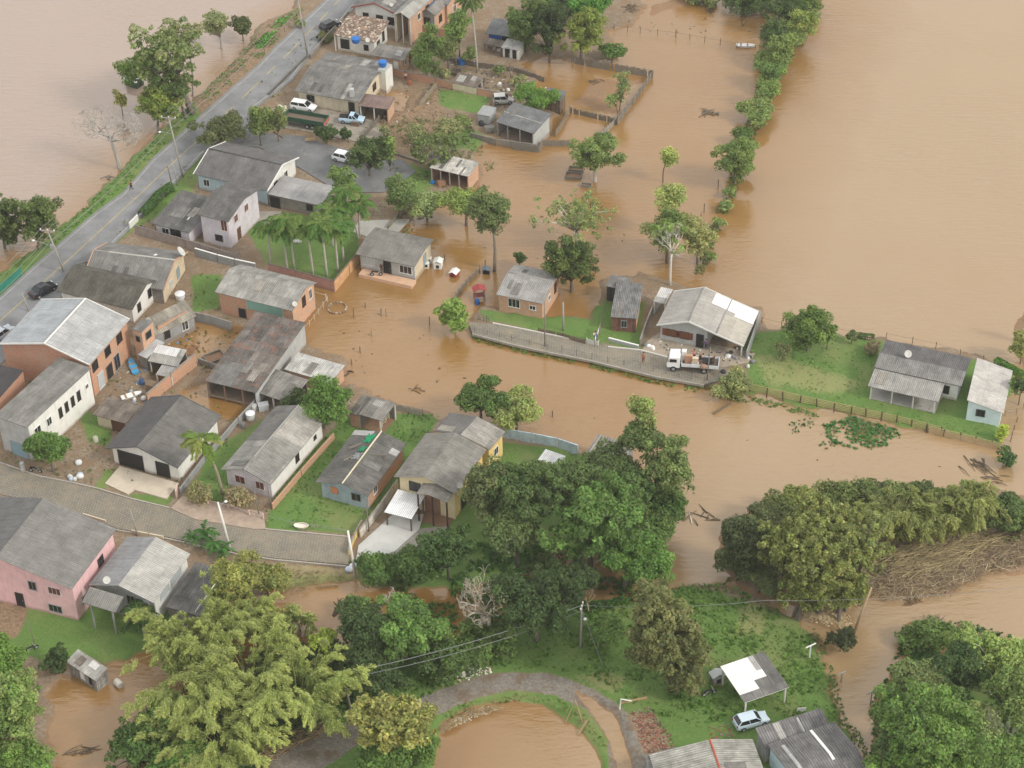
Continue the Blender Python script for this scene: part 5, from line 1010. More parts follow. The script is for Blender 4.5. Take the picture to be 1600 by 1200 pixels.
T_('inlet_bush', 'low green bush on the tip of the drift island', 1425, 998, 22, 13, 1008, (80, 118, 48), cat='bush', group=None, cover=.7)
T_('grove_tree', 'dark grey-green tree at the left end of the bamboo bank', 1162, 850, 38, 46, 905, (66, 86, 52), dens=1.5)
T_('grove_tree', 'green tree crown behind the great bamboo clump', 1200, 812, 34, 26, 860, (80, 96, 58), dens=1.1)
T_('grove_tree', 'dark leafy tree right of the bamboo at the right edge', 1560, 800, 34, 26, 838, (66, 96, 46), dens=1.3)
T_('grove_tree', 'green tree at the right edge on the bamboo bank', 1595, 806, 22, 24, 838, (84, 118, 56), dens=1.1)
for x_, y_, r_, by_, lb_, tn in [(1215,792,30,820,'leafy crown at the water behind the great bamboo',(92,112,58)),(1262,782,30,812,'yellow-green crown behind the great bamboo at the flood edge',(108,124,56)),(1310,778,30,808,'round crown at the back of the bamboo bank',(88,110,54)),(1352,772,26,800,'crown behind the bamboo fan at the flood edge',(80,104,52)),(1396,772,24,796,'bushy crown above the first bamboo fan',(92,116,60)),(1440,776,24,800,'dark crown above the middle bamboo fan',(70,96,48)),(1485,778,24,800,'green crown above the upright bamboo tops',(88,114,56)),(1518,772,22,792,'bright crown at the right end of the fans',(104,134,62)),(1150,880,28,915,'low dark crown at the left foot of the bamboo bank',(68,90,50)),(1185,905,26,935,'grey-green bush at the root of the bamboo bank',(84,104,60))]:
    T_('grove_tree', lb_, x_, y_, r_, r_ * .75, by_, tn, dens=1.1)
for x_, y_, r_, by_, lb_, tn in [(1500,1000,26,1045,'leafy crown at the back of the lower right grove',(100,132,62)),(1385,1125,26,1165,'crown leaning left over the inlet from the grove',(88,112,60)),(1390,1180,30,1215,'dark low crown at the inlet edge near the bottom',(72,104,50)),(1520,1130,36,1180,'pale green crown in the middle of the lower right grove',(110,138,74)),(1600,1020,26,1060,'crown at the right edge behind the airy tree',(98,128,64)),(690,985,22,1010,'bright bush above the sacks at the creek',(96,130,58)),(560,945,18,965,'small green bush on the creek bank',(84,122,52)),(940,985,26,1010,'weed-covered bush left of the olive pine',(82,124,50)),(520,1075,26,1105,'yellowish bush beside the hidden wooden pole',(118,132,54)),(480,1110,26,1140,'dark green bush over the dirt track',(66,98,44)),(255,1130,34,1170,'green bush in front of the lower left bamboo',(84,118,50)),(420,905,26,935,'yellow olive bush below the street end',(116,126,62))]:
    T_('thicket', lb_, x_, y_, r_, r_ * .8, by_, tn, dens=1.2)
# ---- palms
for i, (tx, ty, bx_, by_, l, lb) in enumerate([
    (424,352,424,414,2.4,'leftmost palm of the row on the lawn behind the pink wall'),(447,360,449,421,2.3,'second palm from the left on the lawn behind the pink wall'),(457,346,460,420,2.7,'palm with the widest crown near the left of the lawn row'),
    (486,366,489,428,2.3,'palm in the middle of the lawn row with pale trunk'),(508,352,511,432,2.8,'tallest front palm of the lawn row'),(528,362,528,424,2.4,'palm just left of the orange corner wall'),
    (536,350,537,408,2.4,'palm nearest the corner of the lawn wall')]):
    palm('palm_tree', lb, tx, ty, bx_, by_, l * 1.08, 12, (84, 120, 52), tr=.16, group='palms on the walled lawn')
for tx, ty, bx_, by_, l, lb in [(538,318,560,372,2.9,'tall palm behind the garage at the yard paving'),(548,300,545,370,3.0,'feathery tall palm highest above the garage'),(565,322,562,368,2.6,'palm leaning right over the paved yard'),(522,330,520,385,2.4,'palm between garage and lawn row')]:
    palm('palm_tree', lb, tx, ty, bx_, by_, l * 1.05, 12, (92, 126, 58), tr=.15, group='palms behind the garage')
palm('palm_tree', 'tall slim palm in the muddy yard at the top', 738, 14, 746, 112, 2.8, 15, (76, 100, 42), tr=.14, group=None)
palm('palm_tree', 'tall street palm beside the garage house', 326, 684, 348, 772, 2.9, 14, (104, 130, 50), tr=.19, group=None, yel=.6, trunk_c=(150, 142, 120))
palm('palm_tree', 'low dark palm against the stilt house', 222, 955, 226, 990, 2.6, 13, (56, 84, 34), tr=.2, group=None, top_shaft=False)
def banana(cx, by, L_, n, label):
    g = on(cx, by); root = empty('banana_plant', g, 0, label, 'banana plant', None); P, N, T, C, SZ = [], [], [], [], []; m = MB(); m.tube([(0, 0, -.3), (0, 0, L_ * .5)], [.16, .12], 6)
    for k in range(n):
        az = 2 * math.pi * k / n + RNG.uniform(-.3, .3); d = np.array([math.cos(az), math.sin(az), 0]); lift = RNG.uniform(.5, 1.3)
        for t in np.linspace(.15, 1, 7): P.append(np.array([0, 0, L_ * .5]) + d * L_ * .75 * t + np.array([0, 0, L_ * (lift * t - .85 * t * t)])); T.append(d + [0, 0, lift - 1.5 * t]); N.append(np.array([0, 0, 1]) + d * .4); SZ.append(.5 * L_ / 2.2); C.append(L3((74, 116, 52)) * RNG.uniform(.75, 1.25))
    m.build('stem', paint(112, 128, 66, .6, .3), root); quads_obj('leaves', np.array(P), np.array(N), np.array(SZ), np.array(C), root, asp=1.4, T=np.array(T))
for cx, by, l, lb in [(322,846,2.3,'banana plant above the kerb left of the street lamp'),(335,862,2.1,'banana plant lower beside the street lamp foot'),(302,850,1.6,'small banana plant at the wall of the pale roof house'),(348,872,2.0,'banana plant at the edge of the olive yellow tree')]: banana(cx, by, l, 9, lb)
# ---- bamboo
bamboo('bamboo_clump', 'large pale yellow-green bamboo clump right of the dark annex', 330, 1015, 1055, 125, 9.5, 50, leaf=.22)
bamboo('bamboo_clump', 'feathery bamboo drooping towards the flooded inlet', 300, 1060, 1118, 115, 9.5, 50, leaf=.22)
bamboo('bamboo_clump', 'bamboo clump at the middle of the lower left thicket', 400, 1060, 1110, 120, 9.5, 46, leaf=.22, tone=(132, 150, 76))
bamboo('bamboo_clump', 'bamboo below the olive yellow tree', 415, 965, 1020, 70, 8.5, 28, leaf=.22)
bamboo('bamboo_clump', 'arching bamboo over the dirt track at the bottom', 470, 1085, 1125, 115, 9.5, 44, leaf=.22, tone=(124, 148, 70))
bamboo('bamboo_clump', 'bamboo at the bottom edge left of the dirt track', 345, 1130, 1190, 125, 9, 46, leaf=.22, tone=(132, 150, 76))
bamboo('bamboo_clump', 'small light bamboo tuft beside the brown creek pool', 468, 965, 992, 26, 4.5, 10, leaf=.36)
for cx_, cy_, rx_, ry_, by_, lb_, tn_ in [(1275,862,72,62,955,'great dark olive bamboo clump on the bank of the churning inlet',(84,96,44)),(1222,845,44,46,925,'left part of the great bamboo with drooping yellow tips',(88,100,46)),(1335,850,42,52,930,'right part of the great bamboo with grey-green sprays',(84,98,52)),(1250,915,40,34,965,'low front part of the great bamboo over the grass',(86,102,44)),(1310,915,40,34,958,'low front part of the great bamboo above the foam',(90,102,46)),(1280,805,46,28,870,'top of the great bamboo',(92,104,50))]:
    T_('giant_bamboo', lb_, cx_, cy_, rx_, ry_, by_, tuple(int(c * 1.22) for c in tn_), dens=2.6, lob=.17, leaf=.2, yel=(124, 132, 64), droop=1.5, cover=1.25, group='bamboo on the eastern bank', cat='bamboo', tv=.28, stems=4)
for i, (cx, by, lb) in enumerate([(1390,850,'bamboo fan with exposed stalks next to the great clump'),(1430,852,'bamboo fan in the middle of the eastern bank'),(1470,845,'bamboo fan with upright green tops'),(1508,838,'rightmost bamboo fan above the cut stalks')]):
    bamboo('bamboo_fan', lb, cx, 800, by, 50, 8.5, 48, leaf=.33, tone=(126, 138, 76), yel=(160, 164, 98), group='bamboo on the eastern bank', dark=(66, 84, 44), dens=.8, culm=(158, 146, 104), bare_=.25)
# ---- weeds, floating plants: nobody could count them
def weeds(name, label, poly, dens, leaf, tone, hmax, z=None, kind='stuff', yel=None, mask=None):
    pw = P2(poly, .3 if z is None else z); mn, mx_ = pw.min(0), pw.max(0); n = int((mx_[0] - mn[0]) * (mx_[1] - mn[1]) * dens); q = RNG.uniform(mn, mx_, (n, 2)); d = sdist(pw, q[:, 0], q[:, 1])
    f = fnoise(q[:, 0], q[:, 1], .45, 3); q = q[(d > 0) & (f > (.5 if mask is None else mask))]; f = fnoise(q[:, 0], q[:, 1], .45, 3); n = len(q)
    i = np.clip(((q[:, 1] - y0) / st).astype(int), 0, len(ys) - 1); j = np.clip(((q[:, 0] - x0) / st).astype(int), 0, len(xs) - 1); zz = np.maximum(H[i, j], 0)
    P = np.stack([q[:, 0], q[:, 1], zz + .03 + hmax * RNG.random(n) * np.clip((f - .4) * 3, .2, 1)], 1); t0, t1 = L3(tone), L3(yel or tone)
    k = RNG.random((n, 1)); C = (t0 * (1 - k) + t1 * k) * (1 + RNG.normal(0, .22, (n, 1)))
    o = quads_obj(name, P, np.array([0, 0, 1.0]) + rdir(n) * .8, leaf * RNG.uniform(.5, 1.3, n), np.clip(C, .01, .8)); o['kind'] = kind
    if label: o['label'] = label; o['category'] = 'weeds'
MEAD = [(420,1180),(560,1030),(690,1020),(800,962),(1060,915),(1130,910),(1200,938),(1270,1000),(1312,1120),(1345,1155),(1350,1240),(1200,1100),(1100,1140),(1000,1110),(930,1060),(850,1045),(760,1050),(680,1085),(560,1130)]
weeds('meadow_weeds', 'tall weeds and uneven grass across the southern meadow', MEAD, 7, .3, (66, 104, 36), .3, yel=(108, 138, 60), mask=.48)
weeds('meadow_grass', 'short tufted grass across the southern meadow', MEAD, 5, .2, (72, 108, 40), .1, yel=(120, 140, 72), mask=.3)
weeds('creek_weeds', 'dense weeds on both banks of the small creek', [(540,880),(740,850),(1000,860),(1000,940),(740,1030),(560,1010),(640,930)], 14, .34, (56, 90, 38), .8, yel=(86, 124, 52), mask=.42)
weeds('floating_plants', 'raft of floating green plants drifted against the plank fence', [(1285,660),(1330,648),(1400,668),(1412,684),(1385,700),(1340,700),(1300,690)], 22, .3, (58, 104, 48), .35, yel=(92, 134, 70), mask=.3)
weeds('floating_plants', 'loose floating plants beside the green raft', [(1228,646),(1300,655),(1330,690),(1290,700),(1240,680)], 4, .3, (64, 100, 50), .08, mask=.62)
weeds('bank_weeds', 'weeds along the water edge of the cobbled lane', [(738,523),(800,538),(925,563),(1025,588),(1180,618),(1290,646),(1285,652),(1170,628),(1020,597),(920,571),(800,546),(738,530)], 18, .26, (70, 108, 44), .3, yel=(116, 140, 70), mask=.4)
weeds('village_weeds', 'scrubby weeds scattered over the muddy village yards', [(470,60),(860,120),(750,300),(620,372),(560,340),(640,250),(560,200),(400,230),(300,420),(470,480),(450,640),(330,760),(110,760),(0,720),(0,560),(200,340)], 1.6, .28, (76, 98, 50), .2, yel=(128, 134, 84), mask=.56)
weeds('verge_weeds', 'rough grass along the western road verge', [(0,430),(100,350),(225,235),(310,150),(400,55),(450,20),(480,10),(410,92),(300,186),(190,296),(60,405),(0,455)], 8, .26, (76, 112, 44), .22, yel=(110, 138, 64), mask=.45)
weeds('hedge_plants', 'rows of leafy crop at the roadside near the top', [(400,68),(440,28),(452,30),(410,80),(398,76)], 26, .3, (84, 138, 50), .35, yel=(112, 160, 66), mask=.3)
weeds('lawn_tufts', 'short grass tufts on the eastern lawn', [(1165,530),(1240,515),(1370,535),(1360,600),(1460,640),(1560,650),(1560,700),(1400,660),(1180,612)], 4, .18, (96, 132, 62), .08, yel=(108, 140, 66), mask=.42)
weeds('garden_tufts', 'uneven grass in the gardens above the cobbled street', [(540,650),(690,645),(620,760),(550,835),(415,825),(330,800),(345,740),(430,770)], 6, .2, (72, 118, 42), .1, yel=(98, 140, 56), mask=.42)
weeds('bank_tangle', 'tangle of weeds on the debris bank below the bamboo', [(1130,905),(1180,800),(1560,765),(1600,790),(1600,850),(1480,850),(1380,900),(1300,950),(1200,935)], 6, .36, (84, 100, 52), .6, yel=(128, 124, 78), mask=.45)
weeds('grove_undergrowth', 'undergrowth beneath the lower right grove', [(1362,1100),(1420,975),(1480,965),(1600,1000),(1600,1230),(1360,1230)], 7, .4, (62, 96, 42), .8, mask=.4)
weeds('grove_undergrowth', 'undergrowth beneath the lower left bamboo', [(170,1200),(250,1100),(420,1000),(560,1010),(560,1120),(440,1170),(400,1220)], 7, .4, (58, 88, 40), .8, mask=.4)
print('leaf faces', NQ)

weeds('causeway_weeds', 'continuous low scrub along the sunken causeway', [(1190,-20),(1290,-20),(1265,55),(1222,112),(1200,165),(1175,230),(1150,300),(1125,360),(1098,430),(1085,425),(1110,350),(1135,290),(1165,190),(1185,120)], 12, .3, (84, 112, 56), .5, yel=(128, 140, 84), mask=.36)
weeds('yard_scrub', 'patches of scrub over the northern yards', [(600,180),(770,200),(745,250),(690,300),(640,330),(600,250)], 6, .28, (86, 104, 58), .35, yel=(128, 130, 88), mask=.45)
weeds('shore_tufts', 'half-sunk grass tufts along the shores of the village', [(745,232),(760,262),(748,292),(690,314),(650,337),(620,372),(626,376),(660,345),(700,325),(762,300),(775,262),(760,236)], 10, .25, (88, 116, 58), .15, yel=(120, 134, 80), mask=.45)
weeds('shore_tufts', 'half-sunk grass tufts around the meadow and inlet shore', [(1240,950),(1262,990),(1292,1050),(1304,1120),(1340,1160),(1365,1210),(1372,1205),(1350,1150),(1320,1115),(1306,1050),(1280,990),(1258,950)], 14, .25, (78, 108, 50), .2, yel=(110, 128, 70), mask=.4)

weeds('pond_weeds', 'rough weeds along the muddy verge of the pond', [(700,1110),(745,1095),(810,1086),(870,1092),(915,1118),(948,1165),(940,1180),(905,1132),(862,1102),(805,1093),(745,1104),(705,1120)], 12, .24, (84, 110, 52), .3, yel=(132, 134, 82), mask=.44)

# ================================================================ OBJECTS
CONC = paint(158, 154, 146, .85, .4); WOOD = paint(112, 96, 80, .9, .5); WOODG = paint(128, 122, 112, .9, .5); POSTW = paint(150, 128, 98, .9, .4)
METAL = paint(150, 152, 154, .45, .2); BLACK = paint(30, 30, 32, .6, .1); RUBBER = paint(24, 24, 25, .8, .1)
def hgt(bx, by, ty): return (by - ty) / (S(bx, by) * CAMC)
def one(name, mb, mat, label, cat, group=None, loc=None, kind=None, smooth=False, rz=0.0, bevel=0):
    o = mb.build(name, mat, None, loc, smooth, rz, bevel); return tag(o, label, cat, group, kind)
# ---- poles
POLETOP = {}
def pole(key, label, bx, by, ty, tx=None, arm=0.0, arm_az=0.0, r=.16, lamp=None, mat=None, box=False, ins=3, group='utility poles', name='utility_pole'):
    g = on(bx, by); h = hgt(bx, by, ty); root = empty(name, g, 0, label, 'pole', group); ax = 0.0 if tx is None else (tx - bx) / S(bx, by) - 0.0
    # keep a pole upright unless it really leans
    m = MB(); m.tube([(0, 0, -.7), (ax * .5, 0, h * .5), (ax, 0, h)], [r, r * .8, r * .6], 8); m.build('mast', mat or CONC, root, smooth=True)
    POLETOP[key] = g + np.array([ax, 0, h]); d = np.array([math.cos(arm_az), math.sin(arm_az), 0])
    if arm:
        a = MB(); a.bar(np.array([ax, 0, h - .25]) - d * arm / 2, np.array([ax, 0, h - .25]) + d * arm / 2, .12); ao = a.build('crossarm', CONC, root)
        for k in range(ins): i = MB(); c = np.array([ax, 0, h - .19]) + d * arm * (k / (ins - 1) - .5) * .92; i.lathe(c, [(.06, 0), (.11, .06), (.07, .12), (.1, .18), (.05, .26)], 8); i.build('insulator', WHITE(), ao, smooth=True)
    if lamp:
        l = MB(); e = np.array([math.cos(lamp[0]), math.sin(lamp[0]), 0]) * lamp[1]; z = h * lamp[2]; l.tube([(ax, 0, z), np.array([ax, 0, z + .35]) + e * .5, np.array([ax, 0, z + .45]) + e], .035, 5); lo = l.build('lamp_arm', METAL, root)
        q = MB(); q.lathe(np.array([ax, 0, z + .34]) + e, [(.05, 0), (.2, .04), (.22, .12), (.1, .2)], 8); q.build('lamp_head', WHITE(), lo, smooth=True)
    if box: b = MB(); b.box((ax + .25, -.1, h * .62), (.4, .4, .6)); b.build('transformer', METAL, root)
    return root
RA = math.atan2(*(G(275, 250) - G(85, 400))[[1, 0]]); RN = RA + math.pi / 2
pole('p1', 'roadside pole with transformer box nearest the left edge', 101, 425, 362, 86, 2.2, RN + .3, lamp=(RN + .2, 2.6, .62), box=True)
pole('p2', 'tallest roadside pole beside the dark roofed long house', 286, 276, 191, 276, 2.3, RN + .3, lamp=(RN + .6, 1.6, .72))
pole('p3', 'roadside pole near the top with double crossarm', 481, 86, 8, 473, 2.3, RN + .3, box=True)
pole('p4', 'short white pole in front of the half-built block', 46, 487, 460, 40, r=.14)
pole('p5', 'thin wooden pole by the hedge of the dark roofed house', 270, 292, 262, 266, r=.1, mat=WOOD); pole('p6', 'second thin pole beside the hedge with white meter', 278, 290, 250, 274, r=.1, mat=CONC)
pole('l1', 'slim timber pole in the cobbled lane kerb', 851.5, 546, 472, 851.5, r=.11, mat=WOODG)
pole('l2', 'tapered pale concrete post on the grass by the lane', 880, 516, 474, 880, r=.17, ins=0)
pole('l3', 'thin pole beside the rear of the loaded truck', 1104, 597, 543, 1107, r=.1, mat=WOODG)
pole('s1', 'white street lamp pole beside the tall palm', 361, 861, 781, 351, r=.17, lamp=(R(30), 1.0, .9), mat=WHITE())
pole('s2', 'grey pole behind the pale roof house', 216, 837, 793, 210, r=.12)
pole('s3', 'white concrete pole at the foot of the driveway', 556, 903, 825, 550, r=.2, mat=WHITE())
pole('s4', 'thin dark pole at the right wall corner of the blue house', 577, 830, 775, 575, r=.1, mat=WOODG)
pole('s5', 'thin pole at the orange garden wall', 425, 795, 750, 421, r=.09, mat=WOODG); pole('s6', 'thin pole left of the orange garden wall', 405, 805, 762, 402, r=.09, mat=WOODG)
pole('m1', 'pole on the meadow beside the twiggy tree', 907, 1011, 940, 908.5, 1.2, R(75), lamp=(R(-70), 1.0, .75))
pole('m2', 'wooden pole hidden among the bushes above the track', 550, 1112, 1045, 540, .8, R(60), mat=WOODG)
pole('m3', 'leaning broken pole standing in the churning water', 1331, 995, 912, 1352, r=.2, mat=paint(172,150,118,.9,.4))
pole('m4', 'tall plain pole at the edge of the grass below the pink house', 54, 1005, 965, 51, r=.06, mat=WOODG)
pole('m5', 'leaning white pole over the dark annex', 286, 982, 908, 346, r=.1, mat=WHITE())
pole('t0', 'thin pole left of the tall yard palm', 798, 122, 88, 796, r=.09, mat=WOODG)
def cable(a, b, sag=1.0, r=.028, label='thin overhead cable strung between the roadside poles', group='overhead cables', mat=None, name='power_cable'):
    a = np.asarray(a, float); b = np.asarray(b, float); pts = [a + (b - a) * t - np.array([0, 0, sag * 4 * t * (1 - t)]) for t in np.linspace(0, 1, 12)]
    m = MB(); m.tube([p - a for p in pts], r, 4); one(name, m, mat or paint(120, 122, 124, .6, .1), label, 'cable', group, loc=a)
dn = np.array([math.cos(RN + .3), math.sin(RN + .3), 0]); far1 = POLETOP['p1'] + (POLETOP['p1'] - POLETOP['p2']) * .6; far2 = POLETOP['p3'] + (POLETOP['p3'] - POLETOP['p2']) * .5
SPAN = ['running off the left edge from the transformer pole', 'between the transformer pole and the tallest roadside pole', 'between the tallest roadside pole and the top pole', 'running off the top edge from the top pole']
for k in (-1, 0, 1):
    o_ = dn * k * 1.0; ch = [far1, POLETOP['p1'], POLETOP['p2'], POLETOP['p3'], far2]
    for a, b, w_ in zip(ch, ch[1:], SPAN): cable(a + o_, b + o_, .7, label={-1: 'lake-side', 0: 'middle', 1: 'village-side'}[k] + ' thin overhead cable ' + w_)
for a, b, w_ in zip([far1, POLETOP['p1'], POLETOP['p2']], [POLETOP['p1'], POLETOP['p2'], POLETOP['p3']], SPAN): cable(a - [0, 0, 2.2], b - [0, 0, 2.2], .7, .04, label='thicker low cable ' + w_)
cable(POLETOP['m2'], POLETOP['m1'], .8, .04, 'thick overhead cable crossing the trees to the meadow pole', None); cable(POLETOP['m2'] - [0, 0, .8], POLETOP['m1'] - [0, 0, .9], 1.0, .035, 'lower cable under the thick one to the meadow pole', None)
cable(POLETOP['m1'], G(1195, 938, 6), .6, .03, 'pale cable from the meadow pole past the olive pine', None); cable(POLETOP['m1'] - [0, 0, .6], G(944, 1046, .4), .0, .03, 'guy wire from the meadow pole to the grass', None)
cable(G(1195, 938, 6), G(1640, 912, 7), .8, .03, 'pale cable running right over the flooded inlet', None)
cable(POLETOP['s3'], POLETOP['s1'], .5, .025, 'thin cable between the driveway pole and the street lamp', None)
# ---- walls and fences
def gwall(label, pts, h, mat, cope=None, t=.16, z0=None, name='garden_wall', group=None):
    P = [G(x, y, .42) for x, y in pts]; o_ = P[0].copy(); o_[2] = 0; m = MB(); c = MB()
    for i, (a, b) in enumerate(zip(P, P[1:])):
        L_ = np.linalg.norm(b - a); an = math.atan2(b[1] - a[1], b[0] - a[0]); q = (a + b) / 2 - o_; hh = h + .9
        cut = t if i else 0; dd = (b - a) / L_; q2 = q + dd * cut / 2
        m.box((q2[0], q2[1], h + .35 - hh / 2), (L_ - cut, t, hh), an); c.box((q2[0], q2[1], h + .40), (L_ - cut, t + .06, .08), an)
    root = one(name, m, mat, label, 'wall', group, loc=o_)
    if cope is not None: c.build('coping', cope, root)
    return root
PKW = paint(184, 140, 128, .85, .6, tide=1); ORW = brick(200, 138, 104, .4)
gwall('pink and grey wall in front of the white two-storey house', [(212,366),(290,388),(371,412),(375,404)], 1.6, paint(160,146,138,.85,.6,tide=1), paint(120,112,108,.9,.4))
gwall('pinkish wall along the front of the palm lawn', [(420,425),(470,438),(523,452)], 1.5, PKW, paint(110,96,90,.9,.4))
gwall('ochre wall along the right side of the palm lawn', [(523,452),(545,425),(562,405)], 1.5, paint(204,160,116,.85,.5), paint(120,104,90,.9,.4))
gwall('grey wall with white coping behind the ridge house', [(306,400),(340,410),(367,417),(400,424)], 1.4, CG, WHITE())
gwall('grey concrete wall along the flooded back yard', [(296,497),(330,504),(362,514)], 1.2, CG, CCN)
gwall('tall orange brick wall left of the flooded back yard', [(250,537),(295,511)], 3.0, ORW, CCN)
gwall('long orange brick wall ending at the garage house', [(232,634),(268,603),(307,571)], 2.0, ORW, CCN)
gwall('stepped concrete wall below the flooded back yard', [(310,566),(345,578),(366,584)], .8, CCN)
gwall('rough orange garden wall between lilac and blue houses', [(426,797),(470,745),(522,686)], 1.1, ORW, None)
gwall('cracked grey wall between garage house and lilac house', [(282,772),(320,722),(372,662),(404,628)], 1.0, CG, None)
gwall('white stained wall beside the white driveway', [(563,840),(595,800),(622,762)], 1.4, paint(214,208,196,.85,.7), CCN)
gwall('low cream wall at the foot of the white driveway', [(545,868),(553,846),(566,822)], 1.0, paint(222,196,128,.8,.3), CCN)
gwall('pale blue stained wall along the bank behind the yellow house', [(785,683),(830,690),(870,698),(903,709)], 1.5, paint(188,206,218,.8,.6), None)
gwall('red brick yard wall near the top', [(655,50),(704,60)], 1.6, BR2, None)
gwall('long mud-stained orange wall across the top yards', [(616,118),(680,132),(745,148),(800,158)], 1.3, brick(190,120,86,.4), CCN)
gwall('grey stone wall at the waterline under the slate roofed house', [(735,214),(775,224),(840,233)], .9, CCN, None)
gwall('low stone wall down the water edge of the garden lot', [(652,305),(632,328),(606,358)], .7, paint(130,124,108,.9,.8), None)
gwall('long low stone kerb wall behind the white hatchback', [(565,222),(620,243),(660,256)], .5, CCN, None)
gwall('low grey wall in front of the lane gardens', [(951,533),(998,545)], .6, CGL, WHITE())
gwall('slanting grey yard wall left of the grey plaster house', [(1000,541),(1010,512),(1022,482)], 1.3, CCN, None)
gwall('tall narrow grey wall right of the grey plaster house', [(1166,562),(1187,500)], 1.5, CG, None)
gwall('low roadside wall of the tiled house', [(486,92),(506,66),(545,24)], .9, CCN, None); gwall('low dark wall along the road below the cream house', [(420,150),(452,118),(480,90)], .6, paint(100,96,88,.9,.6), None)
gwall('white block fence by the pink house garden', [(130,806),(166,817)], .5, CC, None); gwall('white balustrade behind the pale roof house', [(206,833),(232,838),(256,843)], .6, CC, None)
gwall('short pinkish gate wall beside the garage house', [(276,779),(278,768)], 1.3, paint(206,176,164,.8,.3), None)
gwall('pale hedge wall corner at the main road', [(203,358),(216,345)], 1.2, CW, None)
def fence(label, pts, h=1.2, sp=1.8, rails=2, mat=None, boards=None, pmat=None, name='fence', pw=.1, group=None, lean=.04, cat='fence', bh=None, rail_w=.06):
    """posts, rails and boards, each post a part"""
    mat = mat or WOOD; P = [on(x, y) for x, y in pts]; o_ = P[0].copy(); root = empty(name, o_, 0, label, cat, group); R_ = [MB() for _ in range(rails)]; B = MB(); tops = []
    for a, b in zip(P, P[1:]):
        L_ = np.linalg.norm((b - a)[:2]); n = max(1, int(round(L_ / sp))); d = (b - a) / n
        for k in range(n + (1 if b is P[-1] else 0)):
            q = a + d * k - o_; m = MB(); t = RNG.normal(0, lean, 2); hh = h * RNG.uniform(.92, 1.12); m.tube([(q[0], q[1], q[2] - .5), (q[0] + t[0] * hh, q[1] + t[1] * hh, q[2] + hh)], pw * .55, 5)
            m.build('post', pmat or mat, root)
        an = math.atan2(b[1] - a[1], b[0] - a[0]); nn = np.array([-math.sin(an), math.cos(an), 0]) * .06
        for i, r in enumerate(R_):
            z = h * (i + 1) / (rails + .35)
            for k in range(n): u, w = a + d * k - o_, a + d * (k + 1) - o_; j = RNG.normal(0, .02, 2); r.bar(u + [0, 0, z + j[0]] + nn, w + [0, 0, z + j[1]] + nn, rail_w * .6, rail_w)
        if boards is not None:
            nb = max(1, int(L_ / .22)); e = (b - a) / nb
            for k in range(nb):
                if RNG.random() < .06: continue
                q = a + e * (k + .5) - o_ - nn; hh = (bh or h * .9) * RNG.uniform(.82, 1.05); B.box((q[0], q[1], q[2] + hh / 2 - .15), (.2, .025, hh + .3), an)
    for r in R_: r.build('rail', mat, root)
    if boards is not None: tag(B.build('boards', boards, root), kind='stuff')
    return root
fence('post and wire fence along the water side of the cobbled lane', [(742,522),(800,537),(855,549),(925,563),(1000,580),(1060,594),(1100,600)], 1.3, 2.1, 1, mat=WOODG, rail_w=.03)
fence('yellowish rail fence along the lawn, boarded at its right end', [(1172,612),(1250,630),(1330,647),(1400,662),(1470,680)], 1.3, 2.3, 5, mat=paint(176,158,112,.9,.4), pmat=paint(96,74,60,.9,.4), pw=.16, rail_w=.09)
fence('solid tan board fence at the right end of the lawn', [(1448,676),(1500,688),(1572,706)], 1.2, 2.3, 3, mat=paint(196,172,130,.9,.4), boards=paint(190,166,128,.9,.4), pmat=paint(96,74,60,.9,.4), pw=.14)
fence('weathered plank fence running down to the flooded yard', [(893,98),(925,105),(965,112),(1019,121)], 1.5, 1.6, 2, mat=WOODG, boards=paint(122,114,102,.9,.6))
fence('ragged picket fence slanting through the flood', [(1019,121),(1000,148),(982,172),(965,196)], 1.4, 1.6, 2, mat=WOODG, boards=paint(134,128,118,.9,.6), lean=.12)
fence('white-topped picket fence along the flooded pen', [(965,190),(948,208),(930,228)], 1.3, 1.2, 2, mat=WOODG, boards=paint(160,154,142,.9,.5), lean=.08)
fence('plank fence at the back of the flooded pen', [(890,176),(925,184),(962,193)], 1.1, 1.6, 2, mat=WOODG, boards=paint(112,104,92,.9,.6))
fence('plank fence in front of the slate roofed house and pen', [(800,234),(842,238),(848,228),(890,228)], 1.2, 1.6, 2, mat=WOODG, boards=paint(124,118,108,.9,.6))
fence('plank fence on the left side of the flooded pen', [(868,214),(880,196),(890,176)], 1.3, 1.2, 2, mat=WOODG, boards=paint(140,126,108,.9,.6))
fence('grey board fence across the muddy top yard', [(690,93),(740,104),(800,112),(850,128)], 1.1, 1.8, 1, mat=WOODG, boards=paint(116,106,94,.9,.7))
fence('crooked board fence between the cleared plots', [(655,168),(668,152),(682,136)], 1.2, 1.3, 1, mat=WOODG, boards=paint(150,138,118,.9,.5))
fence('crooked board fence beside the cream house lot', [(565,220),(580,203),(598,182)], 1.1, 1.3, 1, mat=WOODG, boards=paint(120,112,100,.9,.5))
fence('thin stick fence standing in the flood near the top', [(960,46),(1000,52),(1056,58),(1100,66),(1150,74),(1180,78)], 1.1, 2.6, 1, mat=WOOD, rail_w=.03, lean=.1)
fence('wire fence with white posts beside the brick corner house', [(483,462),(510,470)], 1.2, 2.2, 1, mat=WHITE(), rail_w=.04); fence('wire fence with pale posts slanting into the flood', [(512,472),(498,492),(484,510),(467,527)], 1.1, 1.6, 1, mat=paint(196,184,160,.8,.3), rail_w=.04)
fence('small leaning picket gate at the end of the lane', [(747,499),(765,503)], 1.0, .45, 2, mat=WOODG, lean=.1)
fence('low brown picket fence along the lane grass', [(841,519),(880,528),(914,538)], .9, 1.6, 1, mat=WOOD, boards=paint(112,96,80,.9,.5), bh=.8)
